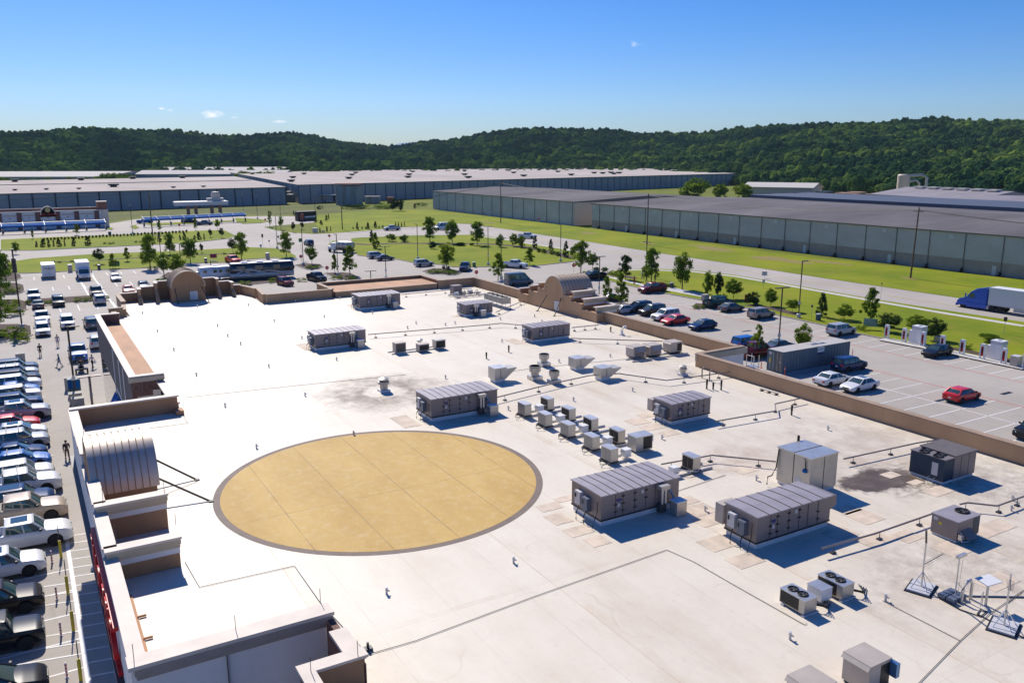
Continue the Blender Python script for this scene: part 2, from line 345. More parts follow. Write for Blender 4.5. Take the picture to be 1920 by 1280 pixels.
def leafmat(name, a, b, trans=.35, rw=.55):
    m = bpy.data.materials.new(name); m.use_nodes = True; t = m.node_tree; t.nodes.clear()
    o = t.nodes.new('ShaderNodeOutputMaterial'); d = t.nodes.new('ShaderNodeBsdfDiffuse'); tr = t.nodes.new('ShaderNodeBsdfTranslucent'); mx = t.nodes.new('ShaderNodeMixShader')
    oi = t.nodes.new('ShaderNodeObjectInfo'); at_ = t.nodes.new('ShaderNodeAttribute'); at_.attribute_name = 'tint'
    ad = t.nodes.new('ShaderNodeMath'); ad.operation = 'MULTIPLY_ADD'; ad.inputs[1].default_value = rw; t.links.new(oi.outputs['Random'], ad.inputs[0])
    m2 = t.nodes.new('ShaderNodeMath'); m2.operation = 'MULTIPLY'; m2.inputs[1].default_value = .5; t.links.new(at_.outputs['Fac'], m2.inputs[0]); t.links.new(m2.outputs[0], ad.inputs[2])
    c = t.nodes.new('ShaderNodeMixRGB'); c.inputs[1].default_value = (*a, 1); c.inputs[2].default_value = (*b, 1); t.links.new(ad.outputs[0], c.inputs[0])
    src = c.outputs[0]
    if rw > .9:
        n1 = t.nodes.new('ShaderNodeTexNoise'); n1.inputs['Scale'].default_value = .012; n1.inputs['Detail'].default_value = 4; t.links.new(oi.outputs['Location'], n1.inputs['Vector'])
        r1 = t.nodes.new('ShaderNodeMapRange'); r1.inputs[1].default_value = .4; r1.inputs[2].default_value = .62; t.links.new(n1.outputs['Fac'], r1.inputs[0])
        m3 = t.nodes.new('ShaderNodeMixRGB'); m3.inputs[1].default_value = (.085, .20, .085, 1); t.links.new(r1.outputs[0], m3.inputs[0]); t.links.new(src, m3.inputs[2]); src = m3.outputs[0]
    for n_ in (d, tr): t.links.new(src, n_.inputs['Color'])
    mx.inputs[0].default_value = trans; t.links.new(d.outputs[0], mx.inputs[1]); t.links.new(tr.outputs[0], mx.inputs[2]); t.links.new(mx.outputs[0], o.inputs[0])
    return m
m_leaf = leafmat('leaf_green', (.085, .155, .018), (.24, .33, .03), .42)
m_leaf_l = leafmat('leaf_light', (.13, .20, .018), (.26, .33, .03), .45)
m_leaf_d = leafmat('leaf_dark', (.03, .06, .018), (.075, .12, .028), .25)
m_forest = leafmat('forest_leaf', (.13, .25, .065), (.58, .68, .15), .5, 1.0)
PAINT = {}
def paint(name, col, metal=.05, rough=.3):
    dark = max(col) < .2
    if name not in PAINT: PAINT[name] = mat('paint_'+name, col, (.32 if dark else .4), metal, coat=.6, spec=.08 if dark else .4); PAINT[name].node_tree.nodes['Principled BSDF'].inputs['Coat Roughness'].default_value = .03
    return PAINT[name]
for n_, c_ in dict(white=(.72, .72, .72), silver=(.42, .43, .45), grey=(.12, .12, .125), black=(.012, .012, .014), navy=(.012, .03, .10), blue=(.01, .11, .42), red=(.66, .012, .014), maroon=(.16, .012, .015), tan=(.45, .35, .25), beige=(.33, .28, .23), brown=(.035, .026, .022), green=(.015, .06, .055), steel=(.10, .13, .17), charcoal=(.014, .015, .018), orange=(.35, .07, .02), semi_blue=(.004, .085, .50)).items(): paint(n_, c_)
# ------------------------------------------------------------------ setting: ground, roads, verges, lines
rnd = random.Random(4)
def P2(pts, z=0.0): return [(lambda q: (q.x, q.y))(at(a, b, z)) for a, b in pts]
def inset(poly, d):
    k = len(poly); ar = sum(poly[i][0]*poly[(i+1) % k][1]-poly[(i+1) % k][0]*poly[i][1] for i in range(k))
    if ar < 0: poly = poly[::-1]
    out_ = []
    for i in range(k):
        p0, p1, p2 = Vector(poly[i-1]), Vector(poly[i]), Vector(poly[(i+1) % k])
        a = (p1-p0).normalized(); b = (p2-p1).normalized(); n1 = Vector((-a.y, a.x)); n2 = Vector((-b.y, b.x)); n = n1+n2
        n = n/max(n.length_squared/2, .5); q = p1+n*d; out_.append((q.x, q.y))
    return out_
def struct(o): o['kind'] = 'structure'; return o
def disk(rad, z, k=64): return [(rad*math.cos(2*math.pi*i/k), rad*math.sin(2*math.pi*i/k)) for i in range(k)]
b = M(); b.prism([(-3500, -900), (5200, -900), (5200, 5200), (-3500, 5200)], -1, -.06); struct(b.build('ground', m_field))
pave_px = [(1920, 577), (1793, 558), (1677, 541), (1552, 522.6), (1397, 498.6), (1240, 475), (1105, 453.7), (1030, 442.5), (955, 430.6), (880, 420), (860, 419.5), (822, 421), (791, 425), (752, 426.5), (680, 433.7), (621, 437.5), (584, 438.7), (552, 436.5), (520, 432.5), (494, 426), (515, 423), (560, 420), (589, 417), (585, 411), (565, 406), (500, 405), (440, 406), (350, 407), (265, 410), (249, 412), (206, 419), (0, 425)]
pp = P2(pave_px)
pp = [(pp[0][0]+30, pp[0][1]-130), (pp[0][0], pp[0][1]-60)] + pp + [(-110, 350), (-110, -60), (130, -60)]
b = M(); b.prism(pp, -.5, 0.0); struct(b.build('pavement', m_conc))
def island(name, px, top, ins=.22, ztop=.13, world=None, kerb=m_kerb):
    poly = world or P2(px)
    b = M(); b.prism(poly, -.3, ztop); struct(b.build('kerb', kerb))
    b = M(); b.prism(inset(poly, ins), 0, ztop+.02); return struct(b.build(name, top))
island('verge_grass', [(0, 450), (80, 446), (237, 440), (352, 434), (399, 432), (424, 433), (442, 442), (431, 447.5), (357, 455.6), (220, 462.5), (62, 470), (12, 470), (0, 469)], m_grass)
island('verge_grass', [(11, 492), (35, 489), (62, 485), (175, 477), (240, 474.5), (332, 471), (430, 466), (462, 464), (517, 466), (540, 471), (556, 480), (556, 484), (527, 486), (514, 483.5), (452, 487.5), (425, 492.5), (357.5, 494), (270, 503), (220, 505.6), (194, 506), (50, 513), (16, 513)], m_grass)
island('verge_grass', [(657, 447.8), (672, 446), (772, 442), (885, 440.6), (912, 442.6), (950, 449), (985, 455), (1051, 465), (1078, 471), (1100, 481), (1075, 491), (1030, 496), (986, 501), (940, 500.5), (891, 501), (847, 501), (835, 497.5), (772, 492.5), (735, 485), (690, 482), (669, 479), (659, 468)], m_grass)
island('verge_grass', [(615, 458), (622, 452), (634, 452.5), (628, 459), (620, 461)], m_grass)
I4 = P2([(1139, 512), (1160, 507), (1209, 504), (1250, 505.5), (1295, 507), (1380, 516.4), (1505, 538), (1645, 562.5), (1757, 580), (1920, 604.7)])
a, c = I4[-2], I4[-1]; I4.append((c[0]+(c[0]-a[0])*2.2, c[1]+(c[1]-a[1])*2.2))
low = P2([(1920, 691), (1640, 632.4), (1611, 626.6), (1545.6, 611), (1450, 590), (1370, 571), (1323, 565), (1256, 552.5), (1197, 540), (1131, 525)])
a, c = low[1], low[0]; low = [(c[0]+(c[0]-a[0])*1.5, c[1]+(c[1]-a[1])*1.5)]+low
island('verge_grass', None, m_grass, world=I4+low)
island('verge_grass', [(440, 409), (490, 411.5), (506, 414.5), (490, 418.5), (455, 420), (442, 416.5)], m_grass)
island('verge_grass', [(268, 420), (300, 418.5), (440, 413.5), (440, 415.8), (330, 421.5), (285, 423.5)], m_grass)
island('verge_grass', [(196, 430), (205, 426.5), (214, 428.5), (210, 431.5)], m_grass)
island('verge_grass', [(243, 425), (254, 422), (262, 427.5), (252, 430)], m_grass)
# planted islands (kerb + mulch) inside the car park
for px in ([(551, 497.5), (575, 506), (592, 505), (607.5, 501), (602, 496), (571, 494)],
           [(606, 512.5), (625, 521), (650, 525), (677, 521.6), (660, 513), (642, 511)],
           [(791, 509), (810, 514), (840, 515), (866, 512), (845, 504), (810, 504)],
           [(1140, 572), (1160, 580), (1195, 583), (1190, 573), (1165, 567)],
           [(1297, 575), (1310, 579), (1330, 578), (1326, 571), (1303, 569)],
           [(300, 519), (312, 531), (350, 526), (372, 512), (332, 509), (313, 512)],
           [(395, 532), (415, 541), (533, 527), (528, 517), (420, 522)],
           [(1403, 668), (1428, 672), (1436, 652), (1420, 648)]):
    island('planted_island', px, m_mulch)
island('planted_island', [(50, 572.5), (176, 564), (188, 558), (178, 554), (55, 562)], m_mulch)
for yy in ((-60, 640, 62, 628, 612), (-60, 590, 53, 580, 566), (-60, 553, 48, 546, 535), (-60, 525, 42, 521, 515)):
    island('planted_island', [(yy[0], yy[1]), (yy[2]-14, yy[3]+6), (yy[2], yy[3]), (yy[2]-2, yy[4]), (yy[2]-16, yy[4]-4), (yy[0], yy[4]-2)], m_mulch)
# rough bank below the pale warehouse, mulch beds, bare patches: thin sheets on the field
def sheet(name, px, m, z, world=None):
    b = M(); b.prism(world or P2(px, z), z-.03, z); return struct(b.build(name, m))
sheet('rough_bank', [(0, 421), (206, 415), (265, 406), (440, 402), (565, 402), (600, 400), (640, 398), (632, 382), (560, 381), (440, 380), (205, 389), (0, 396)], m_rough, -.03)
sheet('mown_field', [(600, 436), (587, 405), (640, 400), (700, 394), (802, 393.5), (1076, 424), (1107, 428), (1500, 480), (1920, 524), (1920, 576), (1552, 522), (1240, 474.5), (1030, 442), (880, 419), (822, 420), (791, 424.5), (752, 426), (680, 433), (621, 437)], m_grass, -.02)
def strip(pts, w, z, m, name, world=False, z0=None):
    p = [Vector(q) for q in (pts if world else P2(pts))]; b = M(); l_, r_ = [], []
    for i, q in enumerate(p):
        d = (p[min(i+1, len(p)-1)]-p[max(i-1, 0)]).normalized(); n = Vector((-d.y, d.x)); l_.append(q+n*w/2); r_.append(q-n*w/2)
    b.prism([(v.x, v.y) for v in l_]+[(v.x, v.y) for v in r_[::-1]], (z-.04 if z0 is None else z0), z); return struct(b.build(name, m))
strip([(1178, 507.5), (1209, 507), (1295, 510), (1380, 519.5), (1505, 541.5), (1645, 567), (1757, 586.5), (1920, 613)], 1.5, .17, m_walk, 'sidewalk')
strip([(1131, 517), (1165, 526), (1209, 537), (1260, 546), (1319, 557), (1345, 563)], 1.6, .17, m_walk, 'sidewalk')
strip([(985, 456.5), (1051, 466.5), (1077, 472)], 1.5, .17, m_walk, 'sidewalk'); strip([(891, 442), (950, 450.5), (986, 456.5)], 1.5, .17, m_walk, 'sidewalk')
strip([(657, 436.5), (720, 431), (752, 428.5), (775, 427)], 1.8, .10, m_walk, 'sidewalk')
strip([(1255, 541), (1290, 549), (1322, 555)], 2.0, .165, mat('pale_path', (.42, .43, .48), .7), 'sidewalk')
strip([(1655, 637), (1735, 652), (1830, 672), (1925, 692)], 2.2, .17, m_walk, 'charger_pad')
for px, wd in (([(664, 458), (690, 459.5), (740, 457), (830, 457.5), (885, 458), (930, 459), (985, 464), (1030, 473), (1070, 484)], 3.2), ([(330, 480), (280, 483.5), (225, 486.5), (170, 490)], 1.6), ([(352, 480), (420, 477), (450, 476)], 1.8), ([(95, 491.5), (160, 492)], 1.3),
               ([(1400, 573), (1440, 578), (1500, 592)], 2.0), ([(1120, 512), (1170, 519), (1190, 523)], 2.2), ([(1760, 650), (1830, 664), (1925, 684)], 1.6)):
    strip(px, wd, .165, m_mulch, 'mulch_bed')
for i, (px, rx, ry) in enumerate(((( 1342, 467), 6, 2.2), ((1442, 484), 5, 2.4), ((1555, 492), 6, 1.2), ((1705, 522), 2, .8), ((1215, 456), 3, .8), ((1320, 462), 7, 1.0), ((1480, 489), 9, 1.3), ((915, 417), 5, 1.2), ((1105, 437), 4, 1.2))):
    c = at(*px); k = 22; pts = []
    for j in range(k):
        a = 2*math.pi*j/k; q = 1+.35*noise.noise(Vector((math.cos(a)*1.5+i*9, math.sin(a)*1.5, i))); pts.append((c.x+math.cos(a)*ry*1.6*q, c.y+math.sin(a)*rx*q))
    sheet('bare_patch', None, m_soil_p, -.008+.001*i, world=pts)
# painted lines
def lines(segs, w, m, name='parking_lines', z=.008):
    b = M()
    for (x0, y0, x1, y1) in segs:
        d = Vector((x1-x0, y1-y0)).normalized(); n = Vector((-d.y, d.x))*w/2
        b.face([(x0+n.x, y0+n.y, z), (x0-n.x, y0-n.y, z), (x1-n.x, y1-n.y, z), (x1+n.x, y1+n.y, z)])
    return struct(b.build(name, m))
sg = []; YS = 44.95                        # stall grid in the right-hand car park
for i in range(-8, 12): y = YS+2.76*i; sg.append((75.5, y, 87.4, y))
sg.append((81.45, 22, 81.45, 59)); lines(sg, .12, m_white_line)
sg = []
for i in range(-8, 14): y = 46.2+2.76*i; sg.append((97.6, y, 103.4, y))
for i in range(15, 25): y = 46.2+2.76*i; sg.append((97.6, y, 103.2, y))
lines(sg, .12, m_white_line)
lines([(87.6, 20, 87.6, 66), (75.0, 66, 87.6, 66), (97.4, 30, 97.4, 112), (75, 112, 97.4, 112)], .14, m_red_line, 'fire_lane_lines')
lines([(80, 100.6, 92, 104.4), (80, 104.6, 92, 108.6)], .15, m_white_line)
sg = []                                    # front rows, left
for k in range(26): y = 43.9+3.02*k; sg.append((-5.2, y, .55, y))
lines(sg, .14, m_white_line, z=.009)
lines([(.58, 26, .58, 61.3)], .24, m_white_line, z=.012)
lines([(.65, 28.4+1.32*k, 2.3, 28.1+1.32*k) for k in range(26)], .11, m_white_line)
for yb in (41.8, 47.8, 54.0): lines([(-5, yb-.2, .45, yb-1.3), (-5, yb+1.1, .45, yb+.0), (-5, yb-1.4, .45, yb-2.5)], .12, m_white_line, z=.014)
# far left rows run away from the shop
for (ya, yb, xs) in ((168.8, 175, range(-1, 6)), (158, 164.5, range(-1, 6)), (142, 147, range(-1, 5)), (185, 190.5, range(-1, 10)), (204, 209, range(0, 9))):
    lines([(2.0+2.85*i, ya, 2.0+2.85*i, yb) for i in xs], .16, m_white_line)
lines([(13.2, 150, 13.2, 205), (10.3, 168, 10.3, 205)], .3, m_white_line)
# centre line and lane line of the road
rd = [at(a, b_) for a, b_ in ((960, 437), (1030, 452), (1100, 463), (1240, 489), (1390, 508), (1520, 529), (1650, 552), (1775, 571), (1920, 592))]
b = M()
for o_ in (-.14, .14):
    for i in range(len(rd)-1):
        p, q = rd[i], rd[i+1]; d = (q-p).normalized(); n = Vector((-d.y, d.x, 0))
        b.face([p+n*(o_-.06)+Vector((0, 0, .01)), q+n*(o_-.06)+Vector((0, 0, .01)), q+n*(o_+.06)+Vector((0, 0, .01)), p+n*(o_+.06)+Vector((0, 0, .01))])
struct(b.build('road_centre_lines', m_yel_line))
b = M()
for p in [at(1765, 750), at(1400, 620.5), at(1887, 737)]: b.box(p.x-.9, p.y-.25, .0, p.x+.9, p.y+.25, .012)
struct(b.build('drain_grates', m_blackm))
# ------------------------------------------------------------------ hills and the wood on them
RP = [(-700, 262), (-400, 250), (-150, 243), (0, 236), (90, 230), (190, 227), (330, 240), (430, 250), (500, 247), (550, 242), (600, 251), (660, 263), (720, 267), (770, 266), (830, 262), (900, 249), (960, 243), (1050, 239), (1130, 238), (1200, 246), (1290, 249), (1370, 238), (1440, 231), (1510, 226), (1620, 222), (1720, 215), (1800, 217), (1920, 219), (2200, 215), (2600, 235)]
def interp(t, pts):
    if t <= pts[0][0]: return pts[0][1]
    for (a, va), (b_, vb) in zip(pts, pts[1:]):
        if t <= b_: return va+(vb-va)*(t-a)/(b_-a)
    return pts[-1][1]
def az_px(x, y):                          # photo column of a bearing, for reading the skyline profile
    d = Vector((x, y, 0)); zz = d.dot(Vector((FW.x, FW.y, 0))); xx = d.dot(Vector((RT.x, RT.y, 0)))
    return 960+FPX*xx/max(zz, 1e-3)*math.cos(PITCH)
NEAR = [(-700, 1000), (0, 980), (500, 1010), (560, 960), (900, 985), (1180, 1000), (1380, 800), (1500, 640), (1920, 520), (2400, 480)]
FAR = [(-700, 1750), (200, 1750), (700, 2300), (1000, 1900), (1250, 1750), (1600, 1600), (1920, 1550), (2400, 1500)]
def smooth(t): t = max(0, min(1, t)); return t*t*(3-2*t)
def hill(x, y):
    r = math.hypot(x, y)
    if y < 100: px = 2600 if x > 0 else -700
    else: px = max(-700, min(2600, az_px(x, y)))
    r0 = interp(px, NEAR); r1 = interp(px, FAR); zd = r*.999
    top = 25.3+(294.5-interp(px, RP))/FPX*r1*1.02*math.cos(math.atan((px-960)/FPX))-9.5-interp(px, [(-700, 16), (0, 16), (550, 14), (720, 14), (960, 7), (1200, 13), (1500, 15), (1920, 25), (2600, 28)])
    s = smooth((r-r0-40)/(r1-r0)); h = top*(s*.85+.15*s*s)
    h += s*(1-.6*s)*16*noise.noise(Vector((x/260, y/260, 0)))+s*(1-.7*s)*5*noise.noise(Vector((x/90, y/90, 3)))
    if r > r1: h -= (r-r1)*.06
    return h-.4
b = M(); na, nr = 170, 46; rings = []
for i in range(nr+1):
    t = i/nr; ring = []
    for j in range(na+1):
        a = YAW+R(-46+92*j/na); px = 960+math.tan(a-YAW)*FPX; r0 = interp(px, NEAR)-60; rr = r0+(2900-r0)*t**1.25
        x_, y_ = math.sin(a)*rr, math.cos(a)*rr; ring.append((x_, y_, hill(x_, y_) if i else -.5))
    rings.append(ring)
b.loft(rings, 0, True, False, False); m_hill = mat('hill_floor', (.03, .05, .015), .95, var=.3, vscale=.02)
struct(b.build('hills', m_hill))
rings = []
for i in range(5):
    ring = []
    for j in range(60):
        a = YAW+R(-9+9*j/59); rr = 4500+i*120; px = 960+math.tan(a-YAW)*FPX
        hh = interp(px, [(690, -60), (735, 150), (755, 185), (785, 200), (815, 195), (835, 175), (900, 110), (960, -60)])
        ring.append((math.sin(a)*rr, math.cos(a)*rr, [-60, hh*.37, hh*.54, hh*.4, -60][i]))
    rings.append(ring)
b = M(); b.loft(rings, 0, True, False, False); struct(b.build('hills', mat('haze_tinted_ridge', (.16, .26, .42), .95)))  # haze is put into the ridge's base colour as blue
def crown_group(name, seed, n_leaf, leaf, m, squash=(1, 1, 1)):
    ng = bpy.data.node_groups.new(name, 'GeometryNodeTree')
    return ng
pts = []; rr_ = random.Random(11)
def blocked(x, y):
    return False
def warehouse_mask(px, r):
    if 0 <= px <= 530 and r < 1050: return True
    if px < 0 and r < 1050: return True
    return False
tries = 0
while len(pts) < 34000 and tries < 200000:
    tries += 1; a = YAW+R(rr_.uniform(-44, 44)); px = 960+math.tan(a-YAW)*FPX; r0 = interp(px, NEAR)-25; r1 = interp(px, FAR)+180
    u = rr_.random(); rr2 = math.sqrt(r0*r0+(r1*r1-r0*r0)*u)
    if warehouse_mask(px, rr2): continue
    x_, y_ = math.sin(a)*rr2, math.cos(a)*rr2; dens = .5+.5*noise.noise(Vector((x_/60, y_/60, 9)))
    if rr_.random() > .55+.6*dens: continue
    near = smooth((rr2-r0)/250)
    pts.append((x_, y_, hill(x_, y_), rr_.uniform(.6, 1.4)*(.85+.3*noise.noise(Vector((x_/120, y_/120, 5))))*(.80+.2*near)))
me = bpy.data.meshes.new('wood'); me.from_pydata([p[:3] for p in pts], [], [])
att = me.attributes.new('scl', 'FLOAT', 'POINT'); att.data.foreach_set('value', [p[3] for p in pts])
att = me.attributes.new('vid', 'INT', 'POINT'); att.data.foreach_set('value', [rr_.randrange(5) for p in pts])
wood = bpy.data.objects.new('wood', me); C.objects.link(wood); tag(wood, 'dense green broadleaf wood covering the hills along the horizon', 'wood', kind='stuff')
ng = bpy.data.node_groups.new('wood', 'GeometryNodeTree')
ng.interface.new_socket('Geometry', in_out='INPUT', socket_type='NodeSocketGeometry'); ng.interface.new_socket('Geometry', in_out='OUTPUT', socket_type='NodeSocketGeometry')
def nn(ty, **kw):
    x = ng.nodes.new(ty)
    for k, v in kw.items(): setattr(x, k, v)
    return x
gi, go = nn('NodeGroupInput'), nn('NodeGroupOutput'); join = nn('GeometryNodeJoinGeometry'); lk = ng.links.new
for v in range(5):
    ico = nn('GeometryNodeMeshIcoSphere'); ico.inputs['Radius'].default_value = 1; ico.inputs['Subdivisions'].default_value = 4
    pos = nn('GeometryNodeInputPosition'); no = nn('ShaderNodeTexNoise', noise_dimensions='4D'); no.inputs['W'].default_value = v*7.3; no.inputs['Scale'].default_value = 1.5; no.inputs['Detail'].default_value = 5; no.inputs['Roughness'].default_value = .68
    lk(pos.outputs[0], no.inputs['Vector'])
    ma = nn('ShaderNodeMath', operation='MULTIPLY_ADD'); ma.inputs[1].default_value = 2.3; ma.inputs[2].default_value = -.12; lk(no.outputs['Fac'], ma.inputs[0])
    vm = nn('ShaderNodeVectorMath', operation='SCALE'); lk(pos.outputs[0], vm.inputs[0]); lk(ma.outputs[0], vm.inputs['Scale'])
    vs = nn('ShaderNodeVectorMath', operation='MULTIPLY'); vs.inputs[1].default_value = [(5.2, 5.2, 4.6), (5.6, 5, 4.0), (4.6, 4.6, 5.6), (6.2, 5.6, 4.2), (3.9, 4.1, 6.2)][v]; lk(vm.outputs[0], vs.inputs[0])
    va = nn('ShaderNodeVectorMath', operation='ADD'); va.inputs[1].default_value = (0, 0, [7.5, 7, 8, 7.2, 8][v]); lk(vs.outputs[0], va.inputs[0])
    sp = nn('GeometryNodeSetPosition'); lk(ico.outputs[0], sp.inputs[0]); lk(va.outputs[0], sp.inputs['Position'])
    dp = nn('GeometryNodeDistributePointsOnFaces'); dp.inputs['Density'].default_value = 2.6; dp.inputs['Seed'].default_value = v; lk(sp.outputs[0], dp.inputs[0])
    leaf = nn('GeometryNodeMeshIcoSphere'); leaf.inputs['Radius'].default_value = .55; leaf.inputs['Subdivisions'].default_value = 1
    ip = nn('GeometryNodeInstanceOnPoints'); lk(dp.outputs[0], ip.inputs['Points']); lk(leaf.outputs[0], ip.inputs['Instance'])
    rv = nn('FunctionNodeRandomValue', data_type='FLOAT_VECTOR'); rv.inputs[0].default_value = (.25, .25, .15); rv.inputs[1].default_value = (1.7, 1.5, 1.1); lk(rv.outputs[0], ip.inputs['Scale'])
    rv2 = nn('FunctionNodeRandomValue', data_type='FLOAT_VECTOR'); rv2.inputs[0].default_value = (-1, -1, 0); rv2.inputs[1].default_value = (1, 1, 6.2); lk(rv2.outputs[0], ip.inputs['Rotation'])
    re = nn('GeometryNodeRealizeInstances'); lk(ip.outputs[0], re.inputs[0])
    j2 = nn('GeometryNodeJoinGeometry'); lk(re.outputs[0], j2.inputs[0]); lk(sp.outputs[0], j2.inputs[0])
    sm = nn('GeometryNodeSetMaterial'); sm.inputs['Material'].default_value = m_forest; lk(j2.outputs[0], sm.inputs[0])
    gti = nn('GeometryNodeGeometryToInstance'); lk(sm.outputs[0], gti.inputs[0]); lk(gti.outputs[0], join.inputs[0])
ip = nn('GeometryNodeInstanceOnPoints'); lk(gi.outputs[0], ip.inputs['Points']); lk(join.outputs[0], ip.inputs['Instance']); ip.inputs['Pick Instance'].default_value = True
na_ = nn('GeometryNodeInputNamedAttribute', data_type='INT'); na_.inputs['Name'].default_value = 'vid'; lk(na_.outputs[0], ip.inputs['Instance Index'])
ns = nn('GeometryNodeInputNamedAttribute', data_type='FLOAT'); ns.inputs['Name'].default_value = 'scl'; lk(ns.outputs[0], ip.inputs['Scale'])
rz = nn('FunctionNodeRandomValue', data_type='FLOAT_VECTOR'); rz.inputs[0].default_value = (0, 0, 0); rz.inputs[1].default_value = (0, 0, 6.28); lk(rz.outputs[0], ip.inputs['Rotation'])
lk(ip.outputs[0], go.inputs[0])
md = wood.modifiers.new('crowns', 'NODES'); md.node_group = ng

hb = M(); hb.box(-3600, -1000, -2.2, 5300, 5300, 190); haze = hb.build('haze', [bpy.data.materials.new('haze_air')]); tag(haze, kind='stuff'); haze['label'] = 'thin blue summer haze in the air over the whole valley'
hm = haze.data.materials[0]; hm.use_nodes = True; ht = hm.node_tree; ht.nodes.clear(); ho = ht.nodes.new('ShaderNodeOutputMaterial'); hv = ht.nodes.new('ShaderNodeVolumePrincipled'); hv.inputs['Color'].default_value = (.62, .80, 1, 1); hv.inputs['Density'].default_value = .000045; ht.links.new(hv.outputs[0], ho.inputs['Volume'])
# ------------------------------------------------------------------ the shop: walls, roof deck, parapets, arched entrances
DZ, PZ = 8.3, 9.4
shop = thing('shop_building', 'large flat-roofed shop with white roof membrane, tan parapets and three arched entrances', 'shop', (0, 0, 0))
deck = [(2.05, 27.3), (2.05, 59.0), (8.0, 59.0), (8.0, 65.9), (6.4, 66.2), (6.4, 95.0), (8.2, 95.0), (8.2, 99.3), (9.7, 99.5), (9.7, 109.3), (24.3, 109.3), (24.3, 100.1), (33, 100.1), (33, 105.6), (47.3, 105.6), (47.3, 100.1), (52.1, 99.9),
        (52.1, 54.2), (52.1, 50.8), (47.3, 50.5), (47.3, -30), (6.4, -30), (6.4, 23.6), (8.1, 23.6), (8.1, 27.3)]
b = M(); b.prism(deck, 7.9, DZ); b.build('roof_deck', m_roof, shop)
# solid body under the roof (walls down to the ground)
body = [(2.3, 27.1), (2.3, 59.2), (8.0, 59.2), (8.0, 66.1), (6.12, 66.1), (6.12, 95.3), (8.0, 95.3), (8.0, 99.3), (9.55, 99.4), (9.55, 109.6), (24.6, 109.6), (24.6, 100.5), (32.7, 100.5), (32.7, 106), (47.7, 106), (47.7, 100.4), (52.6, 100.3),
        (52.6, 50.6), (47.8, 50.3), (47.8, -30), (6.2, -30), (6.2, 23.7), (8.3, 23.7), (8.3, 27.1)]
b = M(); b.prism(body, -.1, 7.9); b.build('wall', m_white_wall, shop)
b = M()
def wl(b, x0, y0, x1, y1, z0, z1, t=.42, m=0, cap=1, over=.07, ch=.09):
    d = Vector((x1-x0, y1-y0)); ln = d.length; d = d/ln; n = Vector((-d.y, d.x))
    def bx(e, hw, za, zb, mm):
        p = [Vector((x0, y0))-d*e+n*hw, Vector((x0, y0))-d*e-n*hw, Vector((x1, y1))+d*e-n*hw, Vector((x1, y1))+d*e+n*hw]
        b.prism([(q.x, q.y) for q in p], za, zb, mm)
    bx(0, t/2, z0, z1-ch, m); bx(over, t/2+over, z1-ch, z1, cap)
def step(par, name, mats, segs, **k):
    b = M()
    for s in segs: wl(b, *s, **k)
    return b.build(name, mats, par)
T = [m_tan, m_cop, m_corn]; TD = [m_tan_d, m_cop, m_corn]; TB = [m_tan, m_cop_b]
step(shop, 'parapet', TB, [(47.55, 50.55, 47.55, -30, 8.1, PZ)], t=.4)
step(shop, 'parapet', [m_white_wall, m_cop_b], [(47.75, 50.6, 52.9, 50.75, 7.5, PZ-.02)], t=.36)
b = M(); b.box(47.3, 50.35, PZ-.62, 53.1, 50.56, PZ-.12, 0); b.build('cornice', m_corn, shop)
step(shop, 'parapet', TB, [(52.42, 51.0, 52.42, 69.6, 8.1, PZ)], t=.4)
step(shop, 'parapet', TB, [(52.5, 86.2, 52.8, 99.7, 8.1, PZ)], t=.4)
step(shop, 'parapet', TB, [(47.3, 99.95, 52.85, 99.95, 8.1, PZ)], t=.38)
step(shop, 'parapet', [m_tan, m_cop_b], [(33.2, 99.9, 47.1, 99.9, 8.1, 9.02)], t=.3)        # low inner wall of the bump-out
step(shop, 'parapet', [m_tan_d, m_cop_b], [(32.9, 105.9, 47.7, 105.9, 8.1, PZ), (32.9, 105.7, 32.9, 100.2, 8.1, PZ-.01), (47.6, 105.7, 47.6, 100.2, 8.1, PZ-.01)], t=.38)
b = M(); b.box(33.1, 100.1, 8.6, 47.4, 105.7, 8.98); b.build('orange_deck', m_orange, shop)
step(shop, 'parapet', TB, [(24.75, 99.95, 32.7, 99.95, 8.1, PZ)], t=.38)
step(shop, 'parapet', TB, [(24.55, 100.2, 25.1, 105.2, 8.1, PZ)], t=.4)
step(shop, 'parapet', TB, [(24.9, 105.4, 23.9, 109.1, 8.1, PZ)], t=.36)
step(shop, 'parapet', TB, [(9.5, 109.3, 9.5, 103.4, 8.1, PZ), (9.5, 103.2, 9.15, 99.6, 8.1, PZ-.3), (9.0, 99.4, 7.6, 99.3, 8.1, PZ-.02), (8.0, 99.1, 8.0, 95.2, 8.1, PZ-.3)], t=.38)
# dark brick block on the front, its roof painted orange-brown
blk = M(); blk.box(6.02, 66.0, 5.6, 6.36, 95.3, 9.42, 0); blk.box(6.36, 66.0, 7.9, 8.3, 66.3, 9.42, 0); blk.box(6.36, 94.95, 7.9, 8.2, 95.3, 9.42, 0)
blk.box(6.3, 66.3, 0, 6.6, 95.0, 5.6, 0)
blk.box(8.0, 59.3, 6.0, 8.25, 65.9, 8.8, 0)
blk.build('brick_wall', m_brick, shop)
b = M(); b.box(5.9, 65.9, 9.4, 6.42, 95.4, 9.5); b.box(6.42, 65.9, 9.4, 8.35, 66.42, 9.5); b.box(6.42, 94.85, 9.4, 8.25, 95.4, 9.5); b.build('coping', m_cop, shop)
b = M(); b.box(5.86, 65.82, 9.05, 8.35, 65.98, 9.38); b.build('cornice', m_corn, shop)
b = M(); b.prism([(6.37, 66.35), (8.25, 66.35), (8.25, 94.9), (6.37, 94.9)], 8.29, 8.42); b.build('orange_deck', m_orange, shop)
b = M(); b.box(7.75, 59.3, 8.8, 8.35, 65.9, 8.92); b.build('coping', m_cop, shop)
